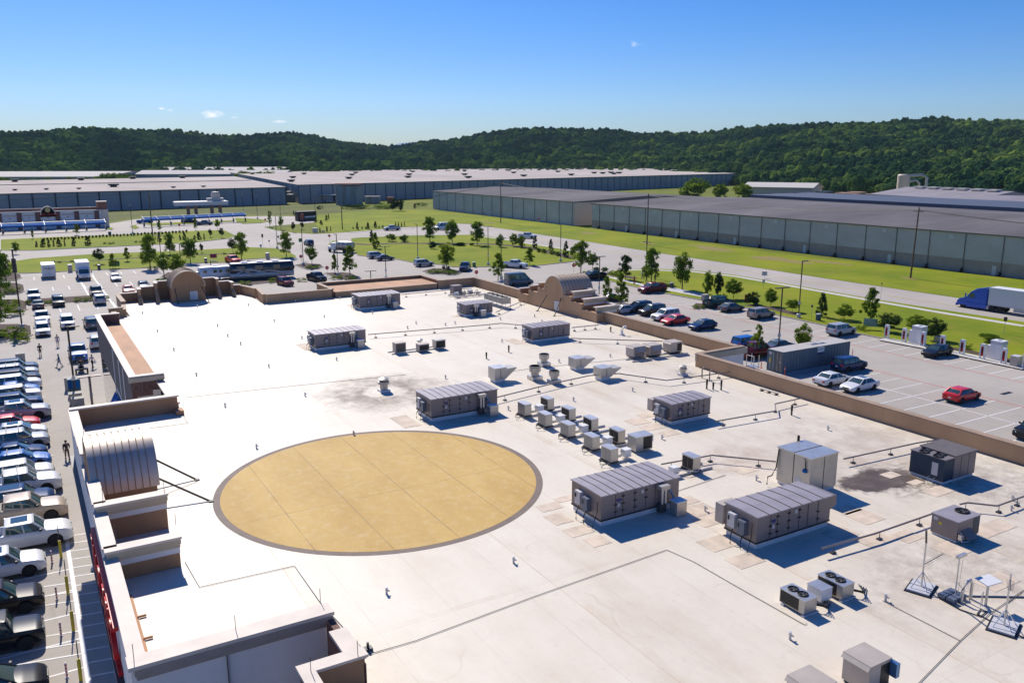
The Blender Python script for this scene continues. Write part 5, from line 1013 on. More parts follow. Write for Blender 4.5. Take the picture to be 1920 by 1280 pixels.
def car_meshes(kind):
    if kind in CARM: return CARM[kind]
    S = SPEC[kind]; Lh, Wh, wr, wb = S['L']/2, S['W']/2, S['wr'], S['wb']; bed = S.get('bed')
    xs = sorted(set([-Lh, -Lh+.03, -Lh+.12, -Lh+.3, Lh-.3, Lh-.12, Lh-.03, Lh]+[-Lh+.3+(2*Lh-.6)*i/26 for i in range(27)]+[s*wb+wr*1.18*math.cos(R(a)) for s in (-1, 1) for a in range(0, 181, 18)]))
    rings = []; zb = .24+wr*.12
    for x in xs:
        e = min(Lh-abs(x), .5)/.5; w_ = Wh*(1-.16*(1-e)**2.2) if x > 0 else Wh*(1-.11*(1-e)**2.2)
        zt = interp(x, S['top']); z0 = zb+.10*(1-min(1, (Lh-abs(x))/.25)) if Lh-abs(x) < .25 else zb
        for s in (-1, 1):
            d = abs(x-s*wb)
            if d < wr*1.18: z0 = max(z0, wr+math.sqrt(max(0, (wr*1.18)**2-d*d)))
        zm = max(z0+.03, (zt+zb)/2+.05); z1 = max(z0+.02, zb+.12)
        zsh = zt-.07
        if bed and bed[0] < x < bed[1]: inner = [(w_*.86, zt-.01), (w_*.84, .82), (0, .82)]
        else: inner = [(w_*.72, zt+.012), (w_*.4, zt+.035), (0, zt+.045)]
        half = [(w_*.90, z0), (w_*.985, z1), (w_, max(zm, z1+.01)), (w_*.975, max(zsh, zm+.01)), (w_*.93, zt-.005)]+inner
        ring = [(x, y, z) for y, z in half]+[(x, -y, z) for y, z in half[-2::-1]]
        rings.append(ring)
    b = M(); b.loft(rings, 0, True, False, False)
    for r, fl in ((rings[0], 1), (rings[-1], 0)): b.face(r if fl else r[::-1])
    b.box(-Lh+.2, -Wh*.86, zb-.02, Lh-.2, Wh*.86, zb+.12, 1)       # dark underbody
    for s in (-1, 1): b.lathe([(.001, -Wh*.93), (wr*1.16, -Wh*.93), (wr*1.16, Wh*.93), (.001, Wh*.93)], (s*wb, 0, wr), 16, 1, 'y') if False else None
    for s in (-1, 1):
        for q in (-1, 1):
            y0, y1 = sorted((q*Wh*.62, q*Wh*.84)); b.box(s*wb-wr*1.1, y0, zb, s*wb+wr*1.1, y1, wr*2.1, 1)
    # bumper and sill trim
    b.box(Lh-.06, -Wh*.55, .30, Lh+.012, Wh*.55, .48, 1); b.box(-Lh-.012, -Wh*.6, .30, -Lh+.06, Wh*.6, .44, 1)
    if kind in ('pickup', 'jeep', 'suv', 'van'):
        b.box(Lh-.05, -Wh*.5, .58, Lh+.012, Wh*.5, .86, 1)
        for q in (-1, 1): y0, y1 = sorted((q*Wh*.9, q*Wh*1.0)); b.box(-wb+wr*1.3, y0, zb-.02, wb-wr*1.3, y1, zb+.08, 1)
    else: b.box(Lh-.05, -Wh*.42, .54, Lh+.01, Wh*.42, .66, 1)
    # greenhouse
    xb0, xb1, xt0, xt1 = S['gh']; zr = S['zr']; w0, w1 = Wh*.90, S['w2'] if kind not in ('van', 'pickup', 'jeep') else S['w2']
    n = 7; gr = []; zbase = min(interp(xb0, S['top']), interp(xb1, S['top']))-.03
    def GH(t, grow=0.0):
        k = t; bow = math.sin(t*math.pi/2)
        x0 = xb0+(xt0-xb0)*t; x1 = xb1+(xt1-xb1)*t; w_ = w0+(w1-w0)*(t**1.25); z = zbase+(zr-.03-zbase)*t
        return rect_ring(x0-grow, x1+grow, w_+grow, z, .13, 4)
    for i in range(n): gr.append(GH(i/(n-1)))
    g_ = M(); g_.loft(gr, 0, True, True)
    # roof shell and pillars in body colour
    tt = .93; r0 = GH(tt, .012); zt_ = zr; x0, x1, w_ = xt0, xt1, w1
    r1 = rect_ring(x0-.0, x1+.0, w_+.01, zr-.012, .15, 4); r2 = rect_ring(x0+.14, x1-.16, w_-.12, zr+.02, .14, 4); r3 = rect_ring(x0+.4, x1-.4, w_-.35, zr+.035, .1, 4)
    b.loft([r0, r1, r2, r3], 0, True, True)
    idx = [1, 5, 9, 13]  # corner samples
    pw = .055 if kind != 'pickup' else .07
    for c in range(4):
        pts_ = [GH(t, .010)[c*4+1] for t in (0, .33, .66, 1)]; pts2 = [GH(t, .010)[c*4+2] for t in (0, .33, .66, 1)]
        mid = [Vector(p).lerp(Vector(q), .5) for p, q in zip(pts_, pts2)]; b.tube(mid, pw*(1.7 if c in (1, 2) and kind in ('suv', 'hatch') else 1), 6)
    xm = (-.02 if kind != 'pickup' else .15); 
    for q in (-1, 1):
        p = []
        for t in (0, .5, 1): w_ = w0+(w1-w0)*(t**1.25); p.append((xm-.10*t, q*(w_-.01), zbase+(zr-.03-zbase)*t))
        b.tube(p, .045, 6)
        if kind in ('suv', 'van'):
            p = []; xq = -1.15 if kind == 'suv' else -1.3
            for t in (0, .5, 1): w_ = w0+(w1-w0)*(t**1.25); p.append((xq, q*(w_-.01), zbase+(zr-.03-zbase)*t))
            b.tube(p, .05, 6)
    if kind == 'van':
        for q in (-1, 1): y0, y1 = sorted((q*(w1-.02), q*(w0+.005))); 
    body = b.mesh(kind+'_body', [m_trim, m_trim]); glass = g_.mesh(kind+'_windows', [m_glass])
    # wheel
    wd = .22 if wr < .4 else .27
    ty = M(); ty.lathe([(wr*.62, -wd/2), (wr*.93, -wd/2), (wr, -wd*.32), (wr, wd*.32), (wr*.93, wd/2), (wr*.62, wd/2)], n=22, axis='y'); tm = ty.mesh('tyre', [m_tyre])
    rm = M(); rm.lathe([(wr*.62, -wd*.45), (wr*.66, wd*.42), (wr*.6, wd*.44), (wr*.56, wd*.2)], n=22, axis='y'); rm.lathe([(.001, wd*.1), (wr*.57, wd*.12), (wr*.57, wd*.05), (.001, 0)], n=18, axis='y', m=1)
    for k in range(6):
        a = R(60*k); c_, s_ = math.cos(a), math.sin(a); px_, pz_ = -s_*.045, c_*.045
        rm.face([(c_*.03+px_, wd*.40, s_*.03+pz_), (c_*wr*.6+px_*1.5, wd*.36, s_*wr*.6+pz_*1.5), (c_*wr*.6-px_*1.5, wd*.36, s_*wr*.6-pz_*1.5), (c_*.03-px_, wd*.40, s_*.03-pz_)])
    rm.lathe([(.001, wd*.42), (.05, wd*.42), (.06, wd*.3)], n=10, axis='y'); rmm = rm.mesh('rim', [m_rim, m_trim])
    zl = interp(Lh-.2, S['top'])-.13; zk = interp(-Lh+.05, S['top'])-.16
    hl = M(); hl.loft([[(Lh-.30, Wh*.62, zl-.07), (Lh-.30, Wh*.86, zl-.07), (Lh-.30, Wh*.86, zl+.07), (Lh-.30, Wh*.62, zl+.07)], [(Lh-.0, Wh*.50, zl-.09), (Lh-.12, Wh*.84, zl-.09), (Lh-.16, Wh*.84, zl+.03), (Lh-.03, Wh*.50, zl+.02)]], 0, False)
    tl = M(); tl.box(-Lh-.012, Wh*.58, zk-.10, -Lh+.14, Wh*.90, zk+.08)
    mr = M(); mr.loft([rect_ring(-.06, .06, .11, 0, .04, 3), rect_ring(-.07, .08, .12, .08, .04, 3), rect_ring(-.05, .06, .1, .15, .04, 3)], 0, True)
    def mirror(m_):
        q = M(); q.v = [(x, -y, z) for x, y, z in m_.v]; q.f = [f[::-1] for f in m_.f]; q.m = m_.m; q.sm = m_.sm; return q
    pl = M(); pl.box(-Lh-.02, -.16, zk-.28, -Lh-.0, .16, zk-.12)
    se = M()
    CARM[kind] = dict(body=body, glass=glass, tyre=tm, rim=rmm, hl=(hl.mesh('headlight', [m_lamp]), mirror(hl).mesh('headlight', [m_lamp])), tl=(tl.mesh('tail_light', [m_tail]), mirror(tl).mesh('tail_light', [m_tail])), mr=mr.mesh('mirror', [m_trim]), plate=pl.mesh('number_plate', [m_plate]), S=S)
    return CARM[kind]
CATN = dict(sedan='car', hatch='car', suv='SUV', pickup='pickup truck', jeep='off-road car', van='van')
NAMEN = dict(sedan='parked_car', hatch='parked_car', suv='parked_suv', pickup='pickup_truck', jeep='off_road_car', van='passenger_van')
def vehicle(kind, col, x, y, rz, label, group='parked vehicles', z=0.0, far=False, scale=1, extra=None):
    m = car_meshes(kind); S = m['S']; t = thing(NAMEN[kind], label, CATN[kind], (x, y, z), rz, group); t.scale = (scale,)*3
    o = link('body', m['body'], t); o.material_slots[0].link = 'OBJECT'; o.material_slots[0].material = PAINT[col]
    link('windows', m['glass'], t)
    Wh, wb, wr, Lh = S['W']/2, S['wb'], S['wr'], S['L']/2
    for sx in (-1, 1):
        for sy in (-1, 1):
            w_ = link('wheel', m['tyre'], t, (sx*wb, sy*(Wh-.125), wr)); w_.rotation_euler = (0, 0, 0 if sy > 0 else math.pi); link('rim', m['rim'], w_)
    for i in (0, 1): link('headlight', m['hl'][i], t); link('tail_light', m['tl'][i], t)
    link('number_plate', m['plate'], t)
    xm = S['gh'][1]-.30
    for s in (-1, 1): link('mirror', m['mr'], t, (xm, s*(Wh+.09), S['belt']+.04))
    zr = S['zr']
    if extra == 'rack':
        for xx in (-.9, .05):
            b = M(); b.box(xx-.03, -S['w2']+.02, zr+.08, xx+.03, S['w2']-.02, zr+.12); b.box(xx-.03, -S['w2']+.02, zr+.01, xx+.03, -S['w2']+.07, zr+.1); b.box(xx-.03, S['w2']-.07, zr+.01, xx+.03, S['w2']-.02, zr+.1); b.build('roof_bar', m_trim, t)
    if extra == 'sunroof' or extra == 'rack_sunroof':
        b = M(); b.box(S['gh'][2]+.35, -S['w2']*.62, zr+.034, S['gh'][3]-.3, S['w2']*.62, zr+.048); b.build('sunroof', m_glass, t)
    if extra == 'ladder':
        b = M()
        for yy in (-.5, .5): b.box(-2.7, yy-.03, 1.7, .3, yy+.03, 1.76)
        for k in range(7): b.box(-2.6+.45*k, -.5, 1.7, -2.55+.45*k, .5, 1.76)
        b.build('ladder_rack', m_redp, t)
    if extra == 'orange':
        for s in (-1, 1): b = M(); y0, y1 = sorted((s*1.0, s*1.025)); b.box(1.0, y0, .75, 2.75, y1, 1.12); b.build('side_panel', PAINT['orange_sign'], t)
    if extra == 'cover':
        b = M(); b.box(-2.85, -.86, 1.335, -1.1, .86, 1.365); b.build('bed_cover', m_trim, t)
    return t
# front row beside the shop: all nose in towards the wall
E0 = 0.0
rowA = [('sedan', 'black', 42.9, 'black saloon cut by the bottom left corner of the picture', None), ('jeep', 'charcoal', 47.6, 'glossy black off-road car by the third yellow post', None),
 ('suv', 'brown', 51.8, 'dark brown SUV beside the second yellow post', None), ('suv', 'white', 56.6, 'white SUV with a glass roof next to the big white pickup by the yellow posts', 'sunroof'),
 ('pickup', 'white', 60.6, 'white pickup with a large sunroof, nearest the first yellow post', 'sunroof'), ('pickup', 'tan', 65.2, 'cream pickup tucked behind the sunroofed white pickup', 'cover'),
 ('suv', 'navy', 67.9, 'navy SUV behind the cream pickup', 'sunroof'), ('pickup', 'white', 71.0, 'white double-cab pickup with two roof bars, opposite the arched roof', 'rack'),
 ('suv', 'white', 74.0, 'tall plain white SUV just behind the roof-barred pickup', None), ('hatch', 'blue', 77.6, 'bright blue hatchback with roof bars', 'rack'),
 ('sedan', 'navy', 80.0, 'navy saloon beyond the bright blue hatchback', None), ('suv', 'silver', 83.2, 'pale silver SUV with roof bars, between navy and white cars', 'rack'),
 ('hatch', 'white', 86.4, 'white hatchback with roof bars beside the red car', 'rack_sunroof'), ('sedan', 'red', 89.6, 'bright red low car, only red one in the front row', None),
 ('pickup', 'silver', 92.8, 'silver pickup with a sunroof just beyond the red car', 'sunroof'), ('suv', 'navy', 97.0, 'long navy SUV beyond the silver pickup', None),
 ('jeep', 'white', 100.0, 'boxy white off-road car between two blue vehicles', None), ('sedan', 'blue', 103.3, 'bright blue saloon near the far end of the front row', None),
 ('suv', 'white', 105.6, 'white SUV third from the far end of the front row', None), ('suv', 'brown', 108.3, 'brown SUV second from the far end of the front row', None),
 ('suv', 'silver', 111.3, 'silver-white SUV with roof bars near the far end of the front row', 'rack'), ('suv', 'steel', 114.3, 'blue-grey SUV at the far end of the front row by the concrete block', None)]
frontx = dict(sedan=.25, hatch=.3, suv=.4, pickup=.95, jeep=.2)
for i, (k, c, y, lb, ex) in enumerate(rowA):
    Lh = SPEC[k]['L']/2; fx = frontx[k]+rnd.uniform(-.15, .15)
    if i < 4: fx -= 1.25
    if c == 'red': fx = -.1
    vehicle(k, c, fx-Lh, y+.45, R(rnd.uniform(-1, 1)), lb, 'vehicles in the front row', extra=ex)
def car(k, c, px, py, rz, lb, ex=None, g='parked vehicles', sc=1, dz=0): 
    v = at(px, py); return vehicle(k, c, v.x, v.y, R(rz), lb, g, z=dz, extra=ex, scale=sc)
FL = [('suv', 'silver', 183, 650, 88, 'white SUV half hidden behind the brick block'), ('pickup', 'blue', 147, 672, -90, 'shiny blue pickup facing the three-wheeled motorbike'),
 ('suv', 'steel', 172, 614, 92, 'blue-grey SUV beside the far end of the brick block'), ('jeep', 'white', 127, 613, -90, 'white two-door off-road car with black wheel arches'),
 ('suv', 'white', 81, 627, -90, 'white SUV in front of the orange-sided white truck'), ('pickup', 'white', 80, 605, -90, 'white rental pickup with orange front corners'),
 ('suv', 'black', 110, 573, -90, 'dark SUV facing the camera beside the shrub strip'), ('sedan', 'grey', 72, 577, 90, 'grey saloon seen from behind, left of the dark SUV by the shrubs'),
 ('pickup', 'silver', 64, 562, -90, 'silver pickup beyond the grey saloon at the left end of the shrub strip'), ('suv', 'silver', 187, 569, 90, 'pale silver SUV seen from behind, at the right end of the shrub strip'),
 ('pickup', 'black', 181, 555, -90, 'black pickup nose to nose with the pale silver SUV'), ('sedan', 'white', 217, 526, -90, 'white saloon alone in the far left car park'),
 ('sedan', 'red', 241, 549, -90, 'pink-red car just beyond the stepped wall at the far left'), ('hatch', 'navy', 270, 541, -90, 'blue car roof peeping over the stepped wall at the far left')]
paint('orange_sign', (.7, .2, .03))
for k, c, px, py, rz, lb in FL: car(k, c, px, py, rz, lb, 'orange' if 'orange front' in lb else None)
FR = [('hatch', 'red', 1803, 750, 0, 'bright red hatchback alone in the right-hand stalls'), ('sedan', 'white', 1560, 720, 0, 'white saloon seen from behind, beside the container'), ('sedan', 'white', 1611, 731, 180, 'white coupe with a black roof panel, nose towards the shop'),
 ('suv', 'navy', 1592, 693, 0, 'blue SUV at the right end of the container'), ('hatch', 'charcoal', 1756, 667, 180, 'dark grey electric car plugged in at the charger posts'), ('suv', 'silver', 1577, 627, 0, 'silver-white SUV by the kerb left of the chargers'),
 ('suv', 'beige', 1427, 596, 0, 'beige SUV by the kerb under the slender lamp'), ('sedan', 'grey', 1371, 583, 0, 'grey saloon next to the green pickup by the kerb'), ('pickup', 'green', 1347, 575, 0, 'dark green pickup by the small planted kerb island'),
 ('hatch', 'navy', 1317, 617, 180, 'dark navy hatchback at the near end of the row behind the parapet'), ('sedan', 'red', 1266, 607, 180, 'dark red saloon behind the parapet'), ('suv', 'white', 1247, 599, 180, 'white crossover between the dark red and dark brown cars'),
 ('suv', 'brown', 1222, 590, 180, 'dark brown SUV behind the parapet, near the sun-glinting silver car'), ('suv', 'black', 1197, 584, 180, 'black SUV behind the parapet beside the little planted tree'), ('sedan', 'black', 1147, 565, 0, 'black saloon just beyond the steps of the arched tower'),
 ('pickup', 'black', 1112, 524, 180, 'glinting black pickup beyond the arched tower'), ('sedan', 'steel', 1462, 656, 0, 'blue-grey saloon roof showing over the left end of the container'), ('suv', 'blue', 1402, 652, 0, 'dark blue SUV behind the white return wall'), ('pickup', 'maroon', 1418, 668, 0, 'reddish pickup half hidden between return wall and container'),
 ('suv', 'black', 1940, 818, 180, 'black SUV cut by the right edge of the picture'),
 ('suv', 'silver', 795, 499, 0, 'silver SUV beside the round planted island in mid picture'), ('pickup', 'navy', 872, 507, -125, 'dark pickup right of the round planted island'), ('suv', 'silver', 706, 484, 0, 'silver SUV beyond the dark saloon at the grass edge'), ('sedan', 'grey', 722, 488, 0, 'dark grey saloon parked against the silver SUV at the grass edge'),
 ('suv', 'navy', 579, 460, 90, 'blue-black SUV driving through the junction'), ('suv', 'maroon', 535, 535, -80, 'dark red SUV just beyond the far parapet'), ('pickup', 'black', 594, 527, -80, 'black double-cab pickup just beyond the far parapet'),
 ('pickup', 'red', 437, 493, -80, 'red pickup behind the big motorhome')]
for k, c, px, py, rz, lb in FR: car(k, c, px, py, rz, lb, 'sunroof' if 'roof panel' in lb else None)
t = car('pickup', 'maroon', 1223, 548, 180, 'dark red pickup carrying a red ladder rack near the sidewalk', 'ladder')
t = car('pickup', 'white', 966, 502, -55, 'white pickup parked against the grass slope'); t = car('pickup', 'white', 989, 447, -55, 'white pickup driving on the road beyond the three conical shrubs')
car('pickup', 'silver', 735, 432, 170, 'silver pickup driving left at the road bend'); car('van', 'white', 829, 431, 180, 'white high-roof van behind the roadside trees'); car('van', 'steel', 973, 535, 0, 'blue-grey camper van roof showing over the far parapet')
v = at(1205, 587); t = vehicle('sedan', 'silver', v.x-3.2, v.y+1.5, R(180), 'silver car glinting in the sun behind the parapet', 'parked vehicles')
for k, (px, py, c, lb) in enumerate(((272, 419, 'blue', 'blue pickup at the left end of the vacuum canopy'), (355, 418, 'navy', 'dark blue pickup in the middle of the vacuum canopy'), (384, 422, 'steel', 'blue-grey pickup nearest the camera under the vacuum canopy'))): car('pickup', c, px, py, -20, lb)
for k, (px, py) in enumerate(((608, 379.5), (619, 379.6))): car('sedan', 'white', px, py, 0, ['left', 'right'][k]+' one of two white cars beside the dark loading bay of the long warehouse')
# generic box helper bodies
def rbox(b, x0, y0, z0, x1, y1, z1, r=.08, m=0, n=3):
    cx_, w_ = 0, (y1-y0)/2; ym = (y0+y1)/2
    def ring(d, z): return [(p[0], p[1]+ym, z) for p in rect_ring(x0+d, x1-d, w_-d, z, max(.02, r), n)]
    b.loft([ring(.02, z0), ring(0, z0+r*.5), ring(0, z1-r*.6), ring(r*.35, z1-r*.15), ring(r, z1)], m, True)
def wheels(t, xs, Wh, wr, dual=False, mr=None):
    for x_ in xs:
        for s in (-1, 1):
            wd = .28 if not dual else .5; ty = M(); ty.lathe([(wr*.58, -wd/2), (wr*.94, -wd/2), (wr, -wd*.36), (wr, wd*.36), (wr*.94, wd/2), (wr*.58, wd/2)], n=20, axis='y'); w_ = ty.build('wheel', m_tyre, t, (x_, s*(Wh-wd/2), wr)); w_.rotation_euler = (0, 0, 0 if s > 0 else math.pi)
            rm = M(); rm.lathe([(.001, wd*.25), (wr*.3, wd*.4), (wr*.35, wd*.2), (wr*.6, wd*.42), (wr*.6, -wd*.2)], n=18, axis='y'); rm.build('rim', mr or m_rim, w_)
# box truck (left)
def boxtruck(px, py, rz, label):
    v = at(px, py); t = thing('box_truck', label, 'truck', (v.x, v.y, 0), R(rz))
    b = M(); b.box(-4.2, -.5, .55, 3.6, .5, .85); b.build('chassis', m_blackm, t)
    b = M(); b.box(-4.3, -1.25, 1.0, 1.9, 1.25, 3.65); bb = b.build('cargo_box', m_whitep, t); b = M(); b.box(-4.32, -1.27, 3.65, 1.92, 1.27, 3.69); b.build('box_roof', m_whitep, bb); b = M(); b.box(-4.31, -1.1, 1.1, -4.3, 1.1, 3.5); b.build('rear_door', m_lgrey, bb)
    b = M(); rbox(b, 1.95, -1.1, .6, 3.15, 1.1, 2.45, .15); cb = b.build('cab', m_whitep, t)
    b = M(); b.loft([[(3.0, -.98, 1.55), (3.0, .98, 1.55), (3.0, .9, 2.35), (3.0, -.9, 2.35)], [(3.42, -1.0, 1.55), (3.42, 1.0, 1.55), (3.16, .9, 2.35), (3.16, -.9, 2.35)]], 0, False); b.build('windshield', m_glass, cb)
    for s in (-1, 1): y0, y1 = sorted((s*1.095, s*1.115)); b = M(); b.box(2.2, y0, 1.55, 3.0, y1, 2.25); b.build('side_window', m_glass, cb)
    b = M(); rbox(b, 3.0, -1.0, .65, 4.35, 1.0, 1.5, .2); b.build('bonnet', m_whitep, t); b = M(); b.box(4.33, -.5, .75, 4.37, .5, 1.3); b.build('grille', m_lgrey, t); b = M(); b.box(4.2, -1.15, .4, 4.45, 1.15, .65); b.build('bumper', m_blackm, t)
    for s in (-1, 1):
        b = M(); b.box(4.28, s*.82-.15, .95, 4.38, s*.82+.15, 1.15); b.build('headlight', m_lamp, t); b = M(); b.tube([(3.1, s*1.05, 1.7), (3.3, s*1.35, 1.75)], .02, 5); b.box(3.22, s*1.4-.09, 1.5, 3.32, s*1.4+.09, 2.05); b.build('mirror', m_blackm, t)
    wheels(t, [3.5], 1.1, .45); wheels(t, [-2.6], 1.15, .45, True); return t
boxtruck(157, 522, -90, 'white box truck facing the camera in the far left car park')
v = at(92, 519); t = thing('cargo_trailer', 'white boxy cargo trailer with dark lettering, left of the box truck', 'trailer', (v.x, v.y, 0), R(90))
b = M(); b.box(-3.4, -1.28, .45, 2.9, 1.28, 2.95); bb = b.build('body', m_whitep, t); b = M(); b.box(-3.42, -1.3, 2.95, 2.92, 1.3, 3.0); b.build('roof', m_whitep, bb); b = M(); b.box(-3.41, -.01, .6, -3.4, .01, 2.8); b.build('door_gap', m_dgrey, bb)
b = M(); b.tube([(2.9, -.6, .5), (4.2, 0, .5), (2.9, .6, .5)], .06, 6); b.build('drawbar', m_blackm, t); wheels(t, [-.6, .3], 1.2, .36)
text('ONESN', .62, m_plum if 'm_plum' in globals() else mat('plum_letters', (.05, .01, .05), .5), t, (-3.42, 0, 2.2), (R(90), 0, R(-90)), .01)
b = M(); b.box(-3.43, -.75, 1.84, -3.42, .75, 1.86); b.build('underline', m_redp, t)
# shipping container
v = at(1465, 700.5); t = thing('shipping_container', 'blue-grey corrugated shipping container with rusty pale roof and a white sign', 'container', (v.x, v.y-.1, 0), 0)
m_cont = mat('container_blue', (.10, .15, .19), .55, .2, var=.15, vscale=.8)
Lc, Wc, Hc = 12.0, 2.45, 2.62; b = M(); pr = []
n = 88
for i in range(n+1):
    x_ = .1+(Lc-.2)*i/n; pr.append((x_, .05 if (i//2) % 2 else 0.0))
b.loft([[(x_, y_+.02, .15) for x_, y_ in pr], [(x_, y_+.02, Hc-.12) for x_, y_ in pr]], 0, False, False, False); b.loft([[(x_, Wc-y_-.02, Hc-.12) for x_, y_ in pr], [(x_, Wc-y_-.02, .15) for x_, y_ in pr]], 0, False, False, False)
b.build('corrugated_side', m_cont, t)
b = M()
for x_ in (0, Lc-.12):
    for y_ in (0, Wc-.12): b.box(x_, y_, 0, x_+.12, y_+.12, Hc)
    b.box(x_, .12, 0, x_+.12, Wc-.12, .15); b.box(x_, .12, Hc-.12, x_+.12, Wc-.12, Hc)
for y_ in (-.005, Wc-.10): b.box(.12, y_, .0, Lc-.12, y_+.105, .16); b.box(.12, y_, Hc-.12, Lc-.12, y_+.105, Hc)
b.box(Lc-.06, .12, .15, Lc-.03, Wc-.12, Hc-.12); b.build('frame', m_cont, t)
b = M(); b.box(.05, .05, Hc-.03, 6.1, Wc-.05, Hc+.012); b.box(6.16, .05, Hc-.03, Lc-.05, Wc-.05, Hc+.012); b.box(6.1, .05, Hc-.05, 6.16, Wc-.05, Hc+.0, 1); b.build('roof', [mat('container_roof', (.48, .45, .42), .6, var=.1), m_blackm], t)
for k in (0, 1):
    b = M(); b.box(.02, .14+k*1.1, .15, .05, 1.2+k*1.12, Hc-.13); d_ = b.build('door', m_cont if k else mat('grey_door', (.11, .12, .13), .5, var=.2), t)
    for yy in (.35, .85): b = M(); b.tube([(-.0, yy+k*1.1, .2), (0, yy+k*1.1, Hc-.2)], .02, 6); b.build('lock_bar', m_galv, d_)
b = M(); b.box(.0, .3, 1.15, .03, .55, 1.4); b.build('lock_box', m_beige, t); b = M(); b.box(-.01, 1.7, Hc-.55, .02, 2.2, Hc-.3); b.build('label_plate', m_lgrey, t); b = M(); b.box(-.01, 1.85, 1.0, .02, 2.1, 1.6); b.build('warning_strip', m_yelp, t)
b = M(); b.box(6.0, -.03, Hc-.72, 7.15, -.008, Hc-.05); sb = b.build('sign_board', m_whitep, t); b = M(); b.box(6.0, -.034, Hc-1.0, 7.15, -.008, Hc-.72); b.build('sign_base', mat('sign_navy', (.01, .03, .14), .4), t)
text('UNITS', .34, bpy.data.materials['sign_navy'], t, (6.57, -.035, Hc-.38), (R(90), 0, 0), .005)
for k, (px, py, c) in enumerate(((1471, 703, 'near left corner'), (1427, 690, 'far left corner'), (1598, 668, 'right end'))):
    v = at(px, py); t = thing('marker_post', f'orange marker post at the {c} of the container', 'post', (v.x, v.y, 0), 0, 'orange marker posts'); b = M(); b.lathe([(.15, 0), (.15, .04), (.05, .06), (.05, .95), (.001, .97)], n=10); b.build('post', mat('orange_plastic', (.75, .10, .02), .5) if k == 0 else bpy.data.materials['orange_plastic'], t); b = M(); b.lathe([(.053, .7), (.053, .8)], n=10); b.build('band', m_whitep, t)
# semi truck
v0, v1 = at(1810, 575), at(1958, 597); d = (v1-v0).normalized(); ang = math.atan2(-d.y, -d.x); v = v0
t = thing('semi_truck', 'deep blue sleeper-cab truck pulling a white trailer along the road', 'truck', (v.x-.6*d.x, v.y-.6*d.y, 0), ang)
bl = PAINT['semi_blue']; b = M(); b.box(-7.3, -.45, .6, .6, .45, .9); b.build('chassis', m_blackm, t)
b = M(); prof = [(.2, .5), (.35, 1.1), (-.1, 1.6), (-1.25, 1.95), (-1.9, 2.9), (-2.9, 3.55), (-4.6, 3.95), (-4.7, 3.9), (-4.7, .6)]
for s, w_ in (('l', 1.22),): b.loft([[(x_, -1.22, z_) for x_, z_ in prof], [(x_, 1.22, z_) for x_, z_ in prof]], 0, False); cb = b.build('cab', bl, t, bevel=.06)
b = M(); b.loft([[(-1.28, -1.0, 2.0), (-1.28, 1.0, 2.0), (-1.86, .95, 2.84), (-1.86, -.95, 2.84)], [(-1.22, -1.0, 2.03), (-1.22, 1.0, 2.03), (-1.80, .95, 2.87), (-1.80, -.95, 2.87)]], 0, False); b.build('windshield', m_glass, cb)
for s in (-1, 1):
    y0, y1 = sorted((s*1.21, s*1.24)); b = M(); b.face([(-1.75, s*1.235, 1.95), (-1.95, s*1.235, 2.65), (-2.5, s*1.235, 2.65), (-2.6, s*1.235, 1.95)]); b.box(-2.6, y0, 1.95, -1.95, y1, 2.6); b.build('side_window', m_glass, cb)
    b = M(); b.box(.1, s*.85-.2, .85, .42, s*.85+.2, 1.1); b.build('headlight', m_lamp, t); b = M(); b.box(-1.3, s*1.45-.1, 1.9, -1.15, s*1.45+.1, 2.6); b.build('mirror', bl, t)
    y0, y1 = sorted((s*1.15, s*1.27)); b = M(); b.box(-4.7, y0, .35, -1.4, y1, 1.0); b.build('side_skirt', bl, t); b = M(); b.tube([(-4.85, s*.95, .9), (-4.85, s*.95, 3.9)], .07, 8); b.build('exhaust_stack', m_rim, t)
    b = M(); b.lathe([(.001, -.0), (.3, 0), (.3, .9), (.001, .9)], (-5.2, s*.85, .75), 12, 0, 'x'); b.build('fuel_tank', m_rim, t)
b = M(); b.box(.3, -1.2, .3, .5, 1.2, .75); b.build('bumper', bl, t)
wheels(t, [-.75], 1.2, .52); wheels(t, [-5.6, -6.9], 1.25, .52, True)
b = M(); b.box(-21.0, -1.3, 1.15, -5.0, 1.3, 4.0); tb = b.build('trailer_box', m_lgrey if False else mat('trailer_white', (.62, .63, .66), .4, var=.05), t); b = M(); b.box(-21.02, -1.31, 4.0, -4.98, 1.31, 4.03); b.build('trailer_roof', m_whitep, tb); b = M(); b.box(-21, -1.32, 1.1, -5, -1.3, 1.25); b.box(-21, 1.3, 1.1, -5, 1.32, 1.25); b.build('side_rail', m_lgrey, tb)
b = M(); b.box(-17, -.9, .45, -9, -.85, 1.1); b.box(-17, .85, .45, -9, .9, 1.1); b.build('side_skirt', m_lgrey, tb); wheels(t, [-18.4, -19.6], 1.25, .52, True)
